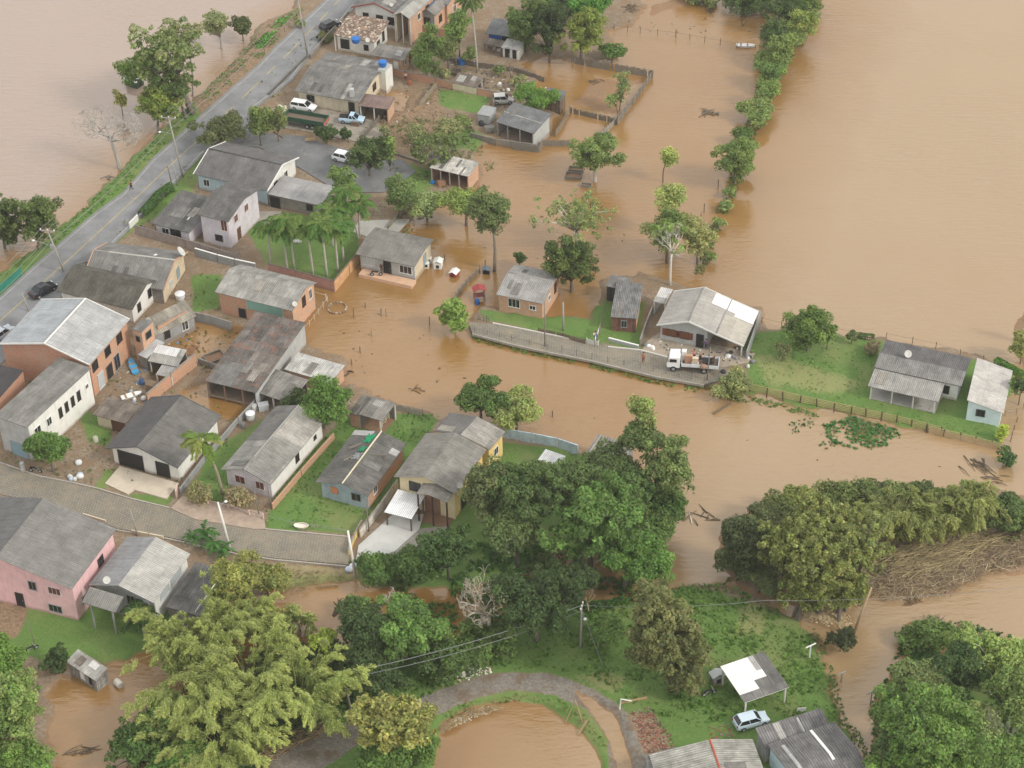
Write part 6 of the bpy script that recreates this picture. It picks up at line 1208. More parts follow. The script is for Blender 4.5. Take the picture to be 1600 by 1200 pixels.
fence('white gate panels at the plank shed garden', [(917,537),(935,541)], 1.0, 1.2, 1, mat=WHITE(), boards=paint(214,212,206,.8,.3)); fence('fence of stakes between grass and plank shed', [(934,536),(940,510),(945,474)], 1.2, 1.8, 1, mat=WOODG, rail_w=.03)
fence('brown fence from the flooded dog houses to the garden tree', [(712,466),(728,446),(750,424)], 1.0, 1.0, 2, mat=WOODG, boards=paint(118,108,94,.9,.5), bh=.7)
fence('fence of stakes along the upper bank of the pond', [(699,1122),(733,1113),(740,1108),(772,1100),(805,1096),(836,1098),(862,1106)], .9, 2.0, 1, mat=POSTW, rail_w=.03)
fence('wire and stake fence on the western road bank near the top', [(405,92),(430,66),(452,42),(466,22)], .9, 2.2, 1, mat=WOODG, rail_w=.03)
fence('grey slat fence behind the open shed', [(617,640),(640,645),(660,650)], 1.1, 1.5, 2, mat=WOODG, boards=paint(160,154,142,.9,.5)); fence('cream railing at the right of the open shed', [(597,668),(608,655),(616,644)], 1.3, .8, 3, mat=paint(222,216,184,.8,.3))
fence('low fence with concrete posts along the blue house lawn', [(455,822),(492,826),(530,832),(547,835)], .8, 2.8, 1, mat=CONC, rail_w=.03)
fence('pink posted low fence of the lilac house', [(325,788),(358,796),(390,806),(412,812)], .9, 3.0, 1, mat=paint(214,178,164,.8,.3), pw=.24, rail_w=.05)
fence('rail fence in the water beyond the light blue hut', [(1570,650),(1588,648),(1598,640)], 1.1, 1.4, 2, mat=POSTW)
fence('row of stakes on the right water edge', [(1574,704),(1579,690),(1584,672),(1588,660)], .8, 1.4, 1, mat=WOOD, rail_w=.03)
fence('stakes in the lake behind the bluish house', [(1384,530),(1425,538),(1462,545),(1500,557),(1536,566)], 1.2, 3.4, 1, mat=WOOD, rail_w=.025)
fence('stakes along the shore of the lawn by the fruit tree', [(1190,505),(1221,512),(1290,518),(1331,526)], 1.1, 3.0, 1, mat=WOOD, rail_w=.025)
fence('teal mesh fence beside the road at the left edge', [(-20,476),(0,458),(34,430)], 1.4, 2.0, 2, mat=paint(40,120,104,.8,.2), boards=paint(46,128,110,.8,.2), bh=1.3)
# posts standing alone in the water
for i, (x, y, h_, c, lb) in enumerate([(552,496,1.6,0,'tall dark post in the flood right of the flower ring'),(595,493,1.2,0,'thin post left of the pale stake in the flood'),(604,493,1.3,1,'pale wooden stake in the middle of the flooded lane'),(581,525,1.1,1,'pale stake below the pair of stakes'),(563,551,1.0,0,'short stake in the flood above the orange shed'),(550,570,.9,0,'lowest thin stake near the orange shed'),(671,508,1.4,0,'dark post left of the lime green tree'),(695,407,1.1,0,'post behind the white box'),(758,416,1.2,0,'post beside the bare trunk of the tall tree'),(863,651,.9,0,'lone dark post in the open flood above the pale wall'),(884,445,1.0,1,'post behind the orange brick house'),(1100,332,1.6,0,'post at the lower end of the eastern tree line'),(1095,346,1.4,0,'shorter post at the lower end of the eastern tree line'),(1122,291,1.2,0,'post beside the lowest causeway tree'),(1056,58,1.5,0,'dark post in the flooded top inlet'),(571,480,.8,0,'thin short stake behind the tall dark post'),(527,478,1.2,1,'pale stick standing in the round flower ring')]):
    g = on(x, y); m = MB(); m.tube([(0, 0, -.7), (RNG.normal(0, .05), RNG.normal(0, .05), h_)], [.09, .075], 6); one('post', m, (WOOD, POSTW)[c], lb, 'post', None, loc=g)
# T-shaped washing line posts
def tpost(label, x, y, h, w=1.4, az=R(30), mat=None):
    g = on(x, y); root = empty('clothes_post', g, 0, label, 'clothes post'); m = MB(); m.box((0, 0, h / 2 - .3), (.14, .14, h + .6)); m.build('upright', mat or WHITE(), root); b = MB(); d = np.array([math.cos(az), math.sin(az), 0]) * w / 2; b.bar(np.array([0, 0, h + .06]) - d, np.array([0, 0, h + .06]) + d, .12); b.build('crossbar', mat or WHITE(), root)
tpost('white T-shaped post on the grass left of the churning inlet', 1265, 1027, 1.8); tpost('grey T-shaped post in the inlet beside the lower right grove', 1360, 1100, 1.9, mat=CG); tpost('thin dark T-shaped post in the middle of the lower inlet', 1314, 1066, 1.4, 1.0, mat=CG)
def goal(label, pts, mat, t=.1):
    P = [np.asarray(p) for p in pts]; o_ = P[0].copy(); m = MB(); m.tube([p - o_ for p in P], t, 5); one('trestle', m, mat, label, 'trestle', None, loc=o_)
goal('white leaning timber frame where the track floods', [on(968,1108), on(970,1108) + [0,0,1.6], on(986,1100) + [0,0,.5]], WHITE()); goal('A-shaped timber trestle at the edge of the pond', [on(883,1130), on(899,1115) + [0,0,2.2], on(911,1132)], POSTW)
goal('timber beam leaning at the pond edge', [on(903,1148), on(918,1132) + [0,0,.8]], POSTW, .12)
# ---- vehicles
def wheel(root, x, y, r=.31, w=.2):
    m = MB(); m.lathe((0, 0, 0), [(r * .6, -w / 2), (r, -w / 2 + .03), (r, w / 2 - .03), (r * .6, w / 2)], 14); o = m.build('wheel', RUBBER, root, (x, y, r), smooth=False); o.rotation_euler = (R(90), 0, 0)
    q = MB(); q.lathe((0, 0, 0), [(r * .58, -w / 2 - .012), (r * .5, -w / 2 - .02), (r * .5, w / 2 + .02), (r * .58, w / 2 + .012)], 12); q.build('rim', METAL, o)
def loft(m, secs, mi=0):
    """closed rings [(x, [(y, z)...])] skinned along x"""
    R_ = [[(x, y, z) for y, z in s] for x, s in secs]; n = len(R_[0])
    for a, b in zip(R_, R_[1:]):
        for k in range(n): j = (k + 1) % n; m.face([a[k], b[k], b[j], a[j]], None, mi)
    m.face(R_[0], None, mi); m.face(R_[-1][::-1], None, mi)
def car(label, rear, front, col, L_=4.0, kind='hatch', name='parked_car', pickup=False, W=1.66, group='cars parked in the village', z=None):
    a, b = on(*rear), on(*front); zz = max(a[2], b[2], .6 if z is None else z) if z is None else z; a[2] = b[2] = zz; c = (a + b) / 2; d = b - a; rz = math.atan2(d[1], d[0])
    root = empty(name, c, rz, label, 'car', group); pm = carpaint(*col); h = W / 2; l = L_ / 2
    m = MB(); ring = lambda w, z0, z1: [(-w * .94, z0), (w * .94, z0), (w, z0 + (z1 - z0) * .5), (w * .93, z1), (-w * .93, z1), (-w, z0 + (z1 - z0) * .5)]
    hb = .98 if kind in ('hatch', 'estate') else .94
    loft(m, [(-l, ring(h * .86, .34, .8)), (-l + .12, ring(h * .96, .24, hb)), (-l * .5, ring(h, .2, .92)), (l * .25, ring(h, .2, .9)), (l * .45, ring(h, .2, .88)), (l - .25, ring(h * .95, .22, .74)), (l, ring(h * .82, .32, .6))])
    bo = m.build('body', pm, root, smooth=False, bevel=.05)
    x0, x1, x2, x3 = {'hatch': (-l + .08, -l + .55, l * .18, l * .52), 'sedan': (-l + .75, -l + 1.3, l * .15, l * .5), 'estate': (-l + .05, -l + .3, l * .18, l * .5), 'pickup': (-l * .18, -l * .1, l * .2, l * .52)}[kind]
    g = MB(); gw = h * .9; tw = h * .74; zr = 1.42
    A = [(x0, gw, .9), (x3, gw, .88), (x2, tw, zr), (x1, tw, zr)]; Bq = [(x, -y, z_) for x, y, z_ in A]
    g.face([A[1], A[0], A[3], A[2]]); g.face([Bq[0], Bq[1], Bq[2], Bq[3]]); g.face([A[0], Bq[0], Bq[3], A[3]]); g.face([Bq[1], A[1], A[2], Bq[2]]); g.build('window', glass(), root)
    r = MB(); r.prism([(x1 - .05, -tw - .02), (x2 + .05, -tw - .02), (x2 + .05, tw + .02), (x1 - .05, tw + .02)], zr - .03, zr + .05); r.build('roof', pm, root, bevel=.03)
    for s in (-1, 1):
        p = MB()
        for u, v in (((x0, .9), (x1, zr)), ((x3, .88), (x2, zr)), (((x0 + x3) / 2, .9), ((x1 + x2) / 2, zr))): p.bar((u[0], s * (gw + .005), u[1]), (v[0], s * (tw + .012), v[1]), .09, .05)
        p.build('window_surround', pm, root)
        hl = MB(); hl.box((l - .08, s * h * .68, .62), (.14, .34, .14)); hl.build('headlight', paint(220, 222, 224, .2, 0), root)
        tl = MB(); tl.box((-l + .05, s * h * .74, .78), (.1, .2, .26)); tl.build('tail_light', paint(150, 24, 20, .3, 0), root)
        mr = MB(); mr.box((l * .42, s * (h + .08), .95), (.12, .16, .12)); mr.build('mirror', pm, root)
        for x in (-l * .62, l * .64): wheel(root, x, s * (h - .08))
    bp = MB(); bp.box((l - .02, 0, .4), (.14, W * .84, .2)); bp.build('bumper', BLACK if col[0] < 200 else paint(90, 90, 92, .6, 0), root)
    if kind == 'pickup': q = MB(); q.box((-l * .6, 0, .93), (l * .72, W * .8, .04)); q.build('cargo_bed', BLACK, root)
    return root
car('white hatchback parked on the side road', (524,249), (553,256), (228,232,234), 3.8); car('white estate car parked behind the green truck', (456,169), (494,175), (226,228,230), 4.2, 'estate')
car('light blue car in front of the cream house', (531,190), (569,193), (170,196,214), 4.1, 'pickup'); car('black car parked at the tiled house by the road', (506,50), (527,40), (26,28,34), 4.0)
car('dark car at the left roadside behind the half-built block', (56,466), (80,452), (30,34,42), 4.2, 'sedan'); car('silver car cut by the left edge of the picture', (-8,536), (14,520), (176,184,192), 4.2, 'sedan')
car('pale silver hatchback parked on the grass by the lower right barn', (1146,1139), (1200,1124), (186,202,212), 3.9, z=.5); car('wrecked white van in the muddy yard', (775,161), (797,160), (176,176,172), 3.4, 'estate', z=.5)
def truck(name, label, rear, front, cab, bedc, L_=7.0, bedh=.55, loads=True, group=None, W=2.1, tail=None):
    a, b = on(*rear), on(*front); zz = .6; a[2] = b[2] = zz; c = (a + b) / 2; d = b - a; rz = math.atan2(d[1], d[0]); root = empty(name, c, rz, label, 'truck', group); l = L_ / 2; h = W / 2
    ch = MB()
    for s in (-1, 1): ch.box((-.2, s * .4, .68), (L_ - .6, .12, .2))
    ch.box((0, 0, .68), (.15, .68, .15)); ch.build('chassis', BLACK, root)
    m = MB(); prof = [(l - 1.75, .62), (l - .03, .62), (l, 1.35), (l - .35, 2.28), (l - 1.6, 2.36), (l - 1.75, 2.2)]
    # cab body as an extruded side outline
    m.extr([(x, z) for x, z in prof], -h * .95, h * .95, 'y'); co = m.build('cab', carpaint(*cab), root, bevel=.06)
    w = MB(); w.face([(l + .012, -h * .8, 1.36), (l + .012, h * .8, 1.36), (l - .33, h * .72, 2.2), (l - .33, -h * .72, 2.2)]); w.face([(l - .0, -h * .8, 1.34), (l - .35, -h * .72, 2.18), (l - .35, h * .72, 2.18), (l - .0, h * .8, 1.34)]); w.build('windscreen', glass(), co)
    for s in (-1, 1):
        q = MB(); q.box((l - .85, s * (h * .95 + .01), 1.78), (.95, .03, .5)); q.build('window', glass(), co); hl = MB(); hl.box((l, s * h * .7, .95), (.06, .3, .18)); hl.build('headlight', paint(220,222,224,.2,0), co)
        mr = MB(); mr.box((l - .2, s * (h + .14), 1.8), (.08, .14, .35)); mr.build('mirror', BLACK, co)
        for x in (l - .9, -l * .35, -l * .35 - .95) if L_ > 7.5 else (l - .9, -l * .45): wheel(root, x, s * (h - .14), .42, .26)
    bd = MB(); x0, x1 = -l, l - 1.95; zb = 1.0; bd.box(((x0 + x1) / 2, 0, zb), (x1 - x0, W, .12)); 
    for s in (-1, 1): bd.box(((x0 + x1) / 2, s * (h - .03), zb + .06 + bedh / 2), (x1 - x0, .06, bedh))
    for x in (x0 + .03, x1 - .03): bd.box((x, 0, zb + .06 + bedh / 2), (.06, W - .12, bedh))
    bo = bd.build('cargo_bed', bedc, root)
    fl_ = MB(); fl_.box(((x0 + x1) / 2, 0, zb + .08), (x1 - x0 - .14, W - .14, .03)); fl_.build('bed_floor', paint(112, 98, 86, .9, .4), bo)
    for k_ in range(1, 4):
        for s in (-1, 1): rb_ = MB(); rb_.box((x0 + (x1 - x0) * k_ / 4, s * (h + .02), zb + .06 + bedh / 2), (.08, .04, bedh)); rb_.build('side_rib', bedc, bo)
    if tail is not None:
        t = MB(); t.box((x0 - .03, 0, zb + .3), (.05, W, .5)); t.build('tailgate', tail, bo)
    return root, (c, rz, zb + .12, x0, x1, h)
truck('flatbed_truck', 'green open-bed truck with white cab on the dirt lot', (515,203), (426,188), (222,216,204), paint(44,84,66,.7,.4), 9.0, .7, tail=paint(170,96,82,.7,.3), W=2.3)
_, tb = truck('loaded_truck', 'white flatbed truck piled with furniture on the cobbled lane', (1124,580), (1041,574), (232,234,236), paint(214,218,222,.6,.2), 6.9, .38)
def tl(x, y, z=0): c, rz, zb = tb[0], tb[1], tb[2]; return np.array([c[0] + x * math.cos(rz) - y * math.sin(rz), c[1] + x * math.sin(rz) + y * math.cos(rz), c[2] + zb + z])
def thingbox(name, label, cat, p, dims, mat, rz=0, legs=False, bevel=.03, group=None):
    m = MB(); m.box((0, 0, dims[2] / 2), dims); o = one(name, m, mat, label, cat, group, loc=p, rz=rz, bevel=bevel); return o
def wardrobe(name, label, p, dims, mat, rz, panel): 
    r = empty(name, p, rz, label, 'furniture'); m = MB(); m.box((0, 0, dims[2] / 2), dims); m.build('case', mat, r, bevel=.02)
    for s in (-1, 1): q = MB(); q.box((s * dims[0] * .24, -dims[1] / 2 - .012, dims[2] / 2), (dims[0] * .42, .024, dims[2] * .86)); q.build('door', panel, r)
trz = tb[1]
wardrobe('wardrobe', 'tan wardrobe standing on the truck bed behind the cab', tl(.6, .3), (1.0,.5,1.3), paint(176,136,110,.7,.3), trz, paint(160,120,94,.7,.3))
wardrobe('cupboard', 'pale cupboard in the middle of the truck load', tl(-.3, .5), (.8,.5,1.1), paint(204,184,162,.7,.3), trz, paint(188,166,142,.7,.3))
wardrobe('fridge', 'white fridge standing upright against the truck cab', tl(1.25, -.4), (.6,.6,1.5), WHITE(), trz, paint(210,212,214,.5,.1))
def mattress(label, p, rz, tilt=0):
    r = empty('mattress', p, rz, label, 'mattress'); m = MB(); m.box((0, 0, .12), (1.8, 1.1, .2)); m.build('cover', paint(54,54,58,.8,.2), r, bevel=.06); q = MB(); q.box((0, 0, .24), (1.7, 1.0, .03)); q.build('top_panel', paint(40,40,44,.8,.2), r)
def chair(label, p, rz, mat):
    r = empty('chair', p, rz, label, 'chair'); q = MB(); q.box((0, 0, .45), (.44, .44, .05)); q.build('seat', mat, r); q = MB(); q.box((0, .2, .75), (.42, .04, .45)); q.build('backrest', mat, r)
    for sx in (-1, 1):
        for sy in (-1, 1): q = MB(); q.box((sx * .18, sy * .18, .21), (.04, .04, .42)); q.build('leg', mat, r)
chair('wooden chair standing at the rear of the truck bed', tl(-2.6, -.5), trz + 1.0, paint(120,80,56,.7,.2)); chair('dark chair upside the mattress end on the truck bed', tl(-2.5, .5, .35), trz - .6, paint(60,52,50,.7,.2))
mattress('dark mattress lying flat at the rear of the truck bed', tl(-1.9, .1, .3), trz)
# ---- people
SK = [(0,0,.92),(0,0,1.15),(0,0,1.42),(0,0,1.52),(0,.01,1.66),(.19,0,1.40),(.27,0,1.13),(.29,.08,.90),(-.19,0,1.40),(-.27,0,1.13),(-.29,.08,.90),(.09,0,.88),(.11,.02,.49),(.12,0,.08),(.12,.16,.03),(-.09,0,.88),(-.11,.02,.49),(-.12,0,.08),(-.12,.16,.03)]
ED = [(0,1),(1,2),(2,3),(3,4),(2,5),(5,6),(6,7),(2,8),(8,9),(9,10),(0,11),(11,12),(12,13),(13,14),(0,15),(15,16),(16,17),(17,18)]
RAD = [.15,.14,.15,.06,.105,.07,.05,.04,.07,.05,.04,.095,.065,.045,.035,.095,.065,.045,.035]
def skinmesh(name, idx, mat, root, k=1.0, pose=None):
    import bmesh
    b = bmesh.new(); sk = b.verts.layers.skin.verify(); mp = {}
    for i in idx:
        p = (pose or {}).get(i, SK[i]); v = b.verts.new(p); mp[i] = v; v[sk].radius = (RAD[i] * k, RAD[i] * k * (.72 if i in (0, 1, 2) else 1)); v[sk].use_root = i == idx[0]
    for e in ED:
        if e[0] in mp and e[1] in mp: b.edges.new((mp[e[0]], mp[e[1]]))
    me = bpy.data.meshes.new(name); b.to_mesh(me); b.free(); me.materials.append(mat); o = bpy.data.objects.new(name, me); COL.objects.link(o); o.parent = root
    md = o.modifiers.new('skin', 'SKIN'); md.use_smooth_shade = True; s = o.modifiers.new('sub', 'SUBSURF'); s.levels = s.render_levels = 1; return o
def person(label, p, rz, shirt, trousers, hair=(40, 32, 28), pose=None, hat=None, group=None):
    root = empty('person', p, rz, label, 'person', group); skinmesh('body', list(range(19)), paint(176, 124, 94, .6, .1), root, 1.0, pose)
    skinmesh('shirt', [0, 1, 2, 5, 6, 8, 9], paint(*shirt, .8, .15), root, 1.14, pose); skinmesh('trousers', [0, 11, 12, 13, 15, 16, 17], paint(*trousers, .8, .15), root, 1.15, pose)
    hx = (pose or {}).get(4, SK[4]); m = MB(); m.lathe((hx[0], hx[1] - .012, hx[2] + .0), [(.1, -.02), (.118, .03), (.1, .09), (.05, .13)], 10); m.build('hair', paint(*(hat or hair), .8, .1), root, smooth=True)
    f = MB(); f.box((hx[0], hx[1] + .1, hx[2]), (.03, .05, .05)); f.build('nose', paint(176, 124, 94, .6, .1), root)
walk = {7: (.29,.24,.98), 10: (-.29,-.12,.92), 12: (.11,.18,.50), 13: (.12,.26,.1), 14: (.12,.42,.05), 17: (-.12,-.24,.1), 18: (-.12,-.08,.03)}
bendp = {1: (0,.12,1.12), 2: (0,.30,1.30), 3: (0,.38,1.36), 4: (0,.48,1.42), 5: (.19,.30,1.28), 6: (.24,.42,1.05), 7: (.22,.55,.95), 8: (-.19,.30,1.28), 9: (-.24,.42,1.05), 10: (-.22,.55,.95)}
reach = {6: (.32,.2,1.25), 7: (.25,.42,1.3), 9: (-.3,.18,1.2), 10: (-.2,.42,1.22)}
gr = lambda x, y, z=.6: G(x, y, z)
person('person in a dark red shirt walking along the main road', gr(206,297), R(130), (120,36,60), (40,40,52), pose=walk)
person('person by the wall at the top cyclist spot, in ochre clothes', gr(465,38), R(-60), (146,112,76), (46,44,48), pose=walk)
person('shirtless looking person in brown standing in the cobbled lane', gr(1005,567), R(160), (176,112,88), (120,70,60))
person('person in blue standing in the doorway of the grey plaster house', gr(1103,546,.5), R(190), (70,84,160), (50,54,90))
person('person in brown bending over the furniture on the truck', tl(-.9, -.2), trz + R(60), (150,84,56), (70,56,50), pose=bendp)
person('person in a pink shirt reaching up on the truck bed', tl(-.1, -.45), trz + R(-60), (206,120,120), (60,60,74), pose=reach)
person('person in white by the laundry near the plank shed', gr(930,533,.5), R(-160), (222,222,220), (54,62,110), pose=reach)
person('person in a white top standing in the cleared dirt plot', gr(634,127,.5), R(150), (222,220,216), (120,60,56))
person('person in dark clothes sitting among things on the porch step', gr(597,424,.9), R(170), (40,42,56), (34,34,40), pose=bendp)
# ---- porch of the house in the flood
def porch(label, A, B, dpt, z, mat, name='porch_step'):
    a, b = G(*A, z), G(*B, z); u = (b - a) / np.linalg.norm(b - a); v = np.array([-u[1], u[0], 0]); m = MB(); c = (a + b) / 2 + v * dpt / 2; m.box((0, 0, -.5), (np.linalg.norm(b - a), dpt, 1.0)); one(name, m, mat, label, 'step', None, loc=c, rz=math.atan2(u[1], u[0]), bevel=.03)
porch('tan porch slab just above the water at the grey house', (560,428), (643,447), 1.6, .55, paint(206,170,142,.85,.3))
# motorbike
def motorbike(label, p, rz, col=(30,30,34)):
    r = empty('motorcycle', p, rz, label, 'motorcycle')
    for x in (-.62, .62): wheel(r, x, 0, .3, .1)
    m = MB(); m.tube([(-.62,0,.3),(-.2,0,.55),(.25,0,.62),(.45,0,.8),(.62,0,.3)], .05, 6); m.tube([(.42,0,.8),(.38,0,1.0)], .03, 5); m.bar((.36,-.32,1.0),(.36,.32,1.0),.04); m.build('frame', METAL, r)
    t = MB(); t.lathe((.15,0,.62), [(.06,0),(.15,.06),(.16,.14),(.06,.22)], 10, rx=1.5); t.build('tank', paint(*col,.3,0), r, smooth=True); s = MB(); s.box((-.35,0,.76),(.65,.24,.1)); s.build('seat', BLACK, r, bevel=.03)
motorbike('motorcycle leaning at the wall of the tall white house', gr(56,738,.55), R(-15)); motorbike('dark motorcycle on the grass near the left edge trees', gr(50,1018,.5), R(40)); motorbike('motorcycle parked on the porch slab of the grey house', G(588,431,.58), R(0)); motorbike('black motorcycle on the meadow beside the carport', on(1108,1086), R(20))
# ---- dishes, tanks, barrels, boxes
def dish(label, p, az, r=.45, col=(186,186,180), pole_=.8, group='satellite dishes'):
    r *= .82; root = empty('satellite_dish', p, az, label, 'satellite dish', group); m = MB(); n = 14
    for k in range(n):
        a0, a1 = 2 * math.pi * k / n, 2 * math.pi * (k + 1) / n
        for (r0, z0), (r1, z1) in (((0.001, 0), (.5, .06)), ((.5, .06), (1, .22))):
            q = [(z0 * r, r0 * r * math.cos(a0), r0 * r * math.sin(a0)), (z1 * r, r1 * r * math.cos(a0), r1 * r * math.sin(a0)), (z1 * r, r1 * r * math.cos(a1), r1 * r * math.sin(a1)), (z0 * r, r0 * r * math.cos(a1), r0 * r * math.sin(a1))]; m.face(q)
            m.face([(x - .03, y, z) for x, y, z in q[::-1]])
    o = m.build('bowl', paint(*col, .6, .15), root, (0, 0, pole_ + r * .5)); o.rotation_euler = (0, -R(38), 0)
    t = MB(); t.tube([(0, 0, -.1), (-.05, 0, pole_ + r * .5)], .035, 6); t.build('mast', METAL, root); f = MB(); f.tube([(0, 0, -r * .6), (r * 1.0, 0, 0)], .018, 4); f.box((r * 1.0, 0, 0), (.08, .06, .06)); f.build('feed_arm', METAL, o)
def rp(rootfr, fu, fv): return on_roof(rootfr, fu, fv)
FRL = {k.split('|')[0]: v for k, v in FR.items()}
AZD = R(-60)
for key, fu, fv, r, lb, az in [('bluish_house',.32,.45,.62,'large white dish in the middle of the bluish house roof',R(-80)),('tiled_house',.85,-.08,.5,'white dish at the corner below the tiled roof',AZD),('yellow_house',1.0,.12,.5,'white dish at the right edge of the yellow house roof',AZD),('pale_roof_house',.28,.03,.55,'white dish above the stilt porch',AZD),('ridge_house',1.0,.75,.95,'big mesh dish on the brick gable of the ridge house',R(0)),('green_wall_house',1.0,.1,.45,'small white dish at the right corner of the green wall house',AZD),('long_house',.8,.1,.4,'small dish under the porch house roof',AZD)]:
    p, _ = rp(FRL[key], fu, fv); dish(lb, p, az, r, pole_=.35)
p = G(359,478,1.6); dish('small white dish on the brick wall below the green sheets', p, AZD, .4)
def tank(label, p, r=.75, h=.9, col=(38,104,176), group='water tanks', lid=True):
    root = empty('water_tank', p, 0, label, 'water tank', group); m = MB(); m.lathe((0, 0, 0), [(r * .8, 0), (r * .9, h * .3), (r, h * .9), (r * 1.05, h)], 16); m.build('vessel', paint(*col, .5, .1), root, smooth=False)
    q = MB(); q.lathe((0, 0, h), [(r * 1.08, .01), (r * 1.0, .08), (r * .35, .2), (r * .3, .24)], 16); q.build('lid', paint(*col, .5, .1), root)
# white tank block of the cream house
def block(name, label, cat, A, B, C, h, mat, ops=(), top=None):
    return house(name, label, cat, A, B, C, [(0, h), (1, h + .05)], 'u', ov=(.02, .02, .02, .02), roof=top or CGL, wm=ALL(mat), ops=ops, thick=.1)
block('tank_tower', 'white plastered tower carrying the blue tank behind the cream house', 'tower', (590,108), (602,111), (610,100), 4.3, CW)
tank('blue tank on top of the white plastered tower', G(598,103,4.4), .7, .8); tank('blue tank on the roof edge of the tiled house', G(556,66,3.6), .75, .75); tank('blue tank standing in the muddy top yard', on(721,102), .6, 1.1, (40,96,160))
tank('white round tank beside the shed wall behind the garage house', on(392,655), .6, 1.0, (214,216,216)); tank('white water tank in the grassy yard of the ridge house', on(282,467), .7, .9, (214,216,218))
def chim(label, x, y, z, h, w, mat): thingbox('chimney', label, 'chimney', G(x, y, z), (w, w, h), mat)
chim('square concrete pillar between cream house and reddish shed', 552, 176, .3, 4.4, .7, CGL); chim('concrete post at the front of the half-built block garden', 37, 738, .3, 1.6, .5, CGL)
def barrel(label, x, y, col, r=.3, h=.85, tip=0, rz=0, z=None, name='barrel'):
    g = on(x, y); root = empty(name, g + np.array([0, 0, r if tip else -.1]), rz, label, 'barrel'); m = MB(); m.lathe((0, 0, 0), [(r * .92, 0), (r, h * .1), (r, h * .33), (r * 1.04, h * .36), (r, h * .4), (r, h * .64), (r * 1.04, h * .67), (r, h * .7), (r, h * .92), (r * .92, h)], 14); o = m.build('drum', paint(*col, .5, .2), root)
    q = MB(); q.lathe((0, 0, h), [(r * .88, .002), (r * .88, .03), (r * .3, .035)], 14); q.build('lid', paint(*[int(c * .85) for c in col], .5, .2), o)
    if tip: o.rotation_euler = (R(90), 0, 0)
barrel('blue barrel beside the little red roofed stand', 746, 475, (36,96,176)); barrel('pale drum floating on its side near the tin shack', 182, 1068, (190,186,176), .42, 1.0, 1, R(40)); barrel('blue basin at the left foot of the brick shed', 676, 286, (36,120,190), .35, .4)
# small shelters and boxes in the flood
def hut(name, label, x, y, dims, wall, roofm, rz, cat, posts_only=False):
    g = on(x, y); r = empty(name, g, rz, label, cat); w, d, h = dims
    if posts_only:
        for sx in (-1, 1):
            for sy in (-1, 1): q = MB(); q.box((sx * (w / 2 - .06), sy * (d / 2 - .06), h / 2 - .2), (.09, .09, h + .4)); q.build('leg', wall, r)
        q = MB(); q.box((0, 0, h * .45), (w - .2, d - .2, .06)); q.build('shelf', wall, r)
    else: q = MB(); q.box((0, 0, h / 2 - .2), (w, d, h + .4)); q.build('box', wall, r); o = MB(); o.box((0, -d / 2 - .01, h * .4), (w * .4, .03, h * .55)); o.build('opening', BLACK, r)  # the opening is a black panel painted for the shade inside
    t = MB(); t.extr([(-w * .62, h), (0, h + w * .28), (w * .62, h), (w * .62, h + .05), (0, h + w * .28 + .06), (-w * .62, h + .05)][::-1], -d * .58, d * .58, 'y'); t.build('roof', roofm, r)
hut('kiosk', 'little dark red stand on legs in shallow water with pale cloth', 749, 468, (1.5,1.2,1.8), paint(112,60,56,.8,.3), paint(150,66,66,.8,.3), R(10), 'stand', True)
hut('dog_house', 'red and white dog house floating below the grey house', 710, 430, (1.0,1.2,.6), paint(150,64,58,.7,.2), WHITE(), R(-25), 'dog house'); hut('dog_house', 'pale dog house with grey front right of the white drums', 685, 417, (1.1,1.2,1.0), WHITE(), paint(214,216,212,.7,.2), R(-10), 'dog house')
hut('crate_hut', 'small dark hutch by the trunk of the tall flood tree', 760, 426, (.9,.9,.6), BLACK, paint(96,110,120,.8,.3), R(-10), 'hutch')
def washer(label, x, y): 
    r = empty('washing_machine', on(x, y), R(-12), label, 'appliance', None); m = MB(); m.box((0, 0, .4), (.65, .65, .95)); m.build('case', WHITE(), r, bevel=.03); q = MB(); q.lathe((0, 0, 0), [(.2, 0), (.22, .02), (.16, .03)], 12); o = q.build('door', glass(), r, (0, -.34, .5)); o.rotation_euler = (R(90), 0, 0)
washer('white washing machine at the side wall of the grey flood house', 667, 418); washer('second white appliance behind the washing machine', 671, 410)
def ring(label, x, y, r=1.3):
    root = empty('flower_ring', on(x, y), 0, label, 'flower bed')
    for k in range(16): m = MB(); a = 2 * math.pi * k / 16; m.box((r * math.cos(a), r * math.sin(a) , .08), (.34, .22, .3), a + R(90)); m.build('stone', (CC, CG, CBR)[k % 3], root)
ring('round stone flower ring half sunk in the flood', 527, 482)
def bags(label, x, y, n=3, col=(214,212,206), az=0):
    root = empty('sack_row', on(x, y), az, label, 'sacks')
    for k in range(n): m = MB(); m.lathe(((k - (n - 1) / 2) * .95, 0, 0), [(.42, -.1), (.46, .3), (.42, .9), (.3, 1.15), (.16, 1.2)], 10); m.build('sack', paint(*col, .9, .5), root, smooth=True)
for i, (x, y) in enumerate([(712,1056),(723,1055),(735,1053)]):
    m = MB(); m.lathe((0, 0, 0), [(.42, -.2), (.48, .3), (.44, .95), (.34, 1.2), (.15, 1.25)], 12); one('sack', m, paint(214,210,198,.9,.5), ['leftmost tall whitish sack by the dirt track','middle tall sack by the dirt track','right tall sack by the dirt track'][i], 'sack', 'sacks by the dirt track', loc=on(x, y), smooth=True)
def trash(label, x, y, cols, n=5, sp=.6):
    g = on(x, y); root = empty('rubbish_heap', g, 0, label, 'rubbish')
    for k in range(n): m = MB(); q = RNG.normal(0, sp, 2); s = RNG.uniform(.25, .5); m.lathe((q[0], q[1], 0), [(s * .8, -.1), (s, .12), (s * .8, .35), (s * .25, .5)], 8, rx=RNG.uniform(.8, 1.3)); m.build('bag', paint(*cols[k % len(cols)], .7, .2), root, smooth=True)
    return root
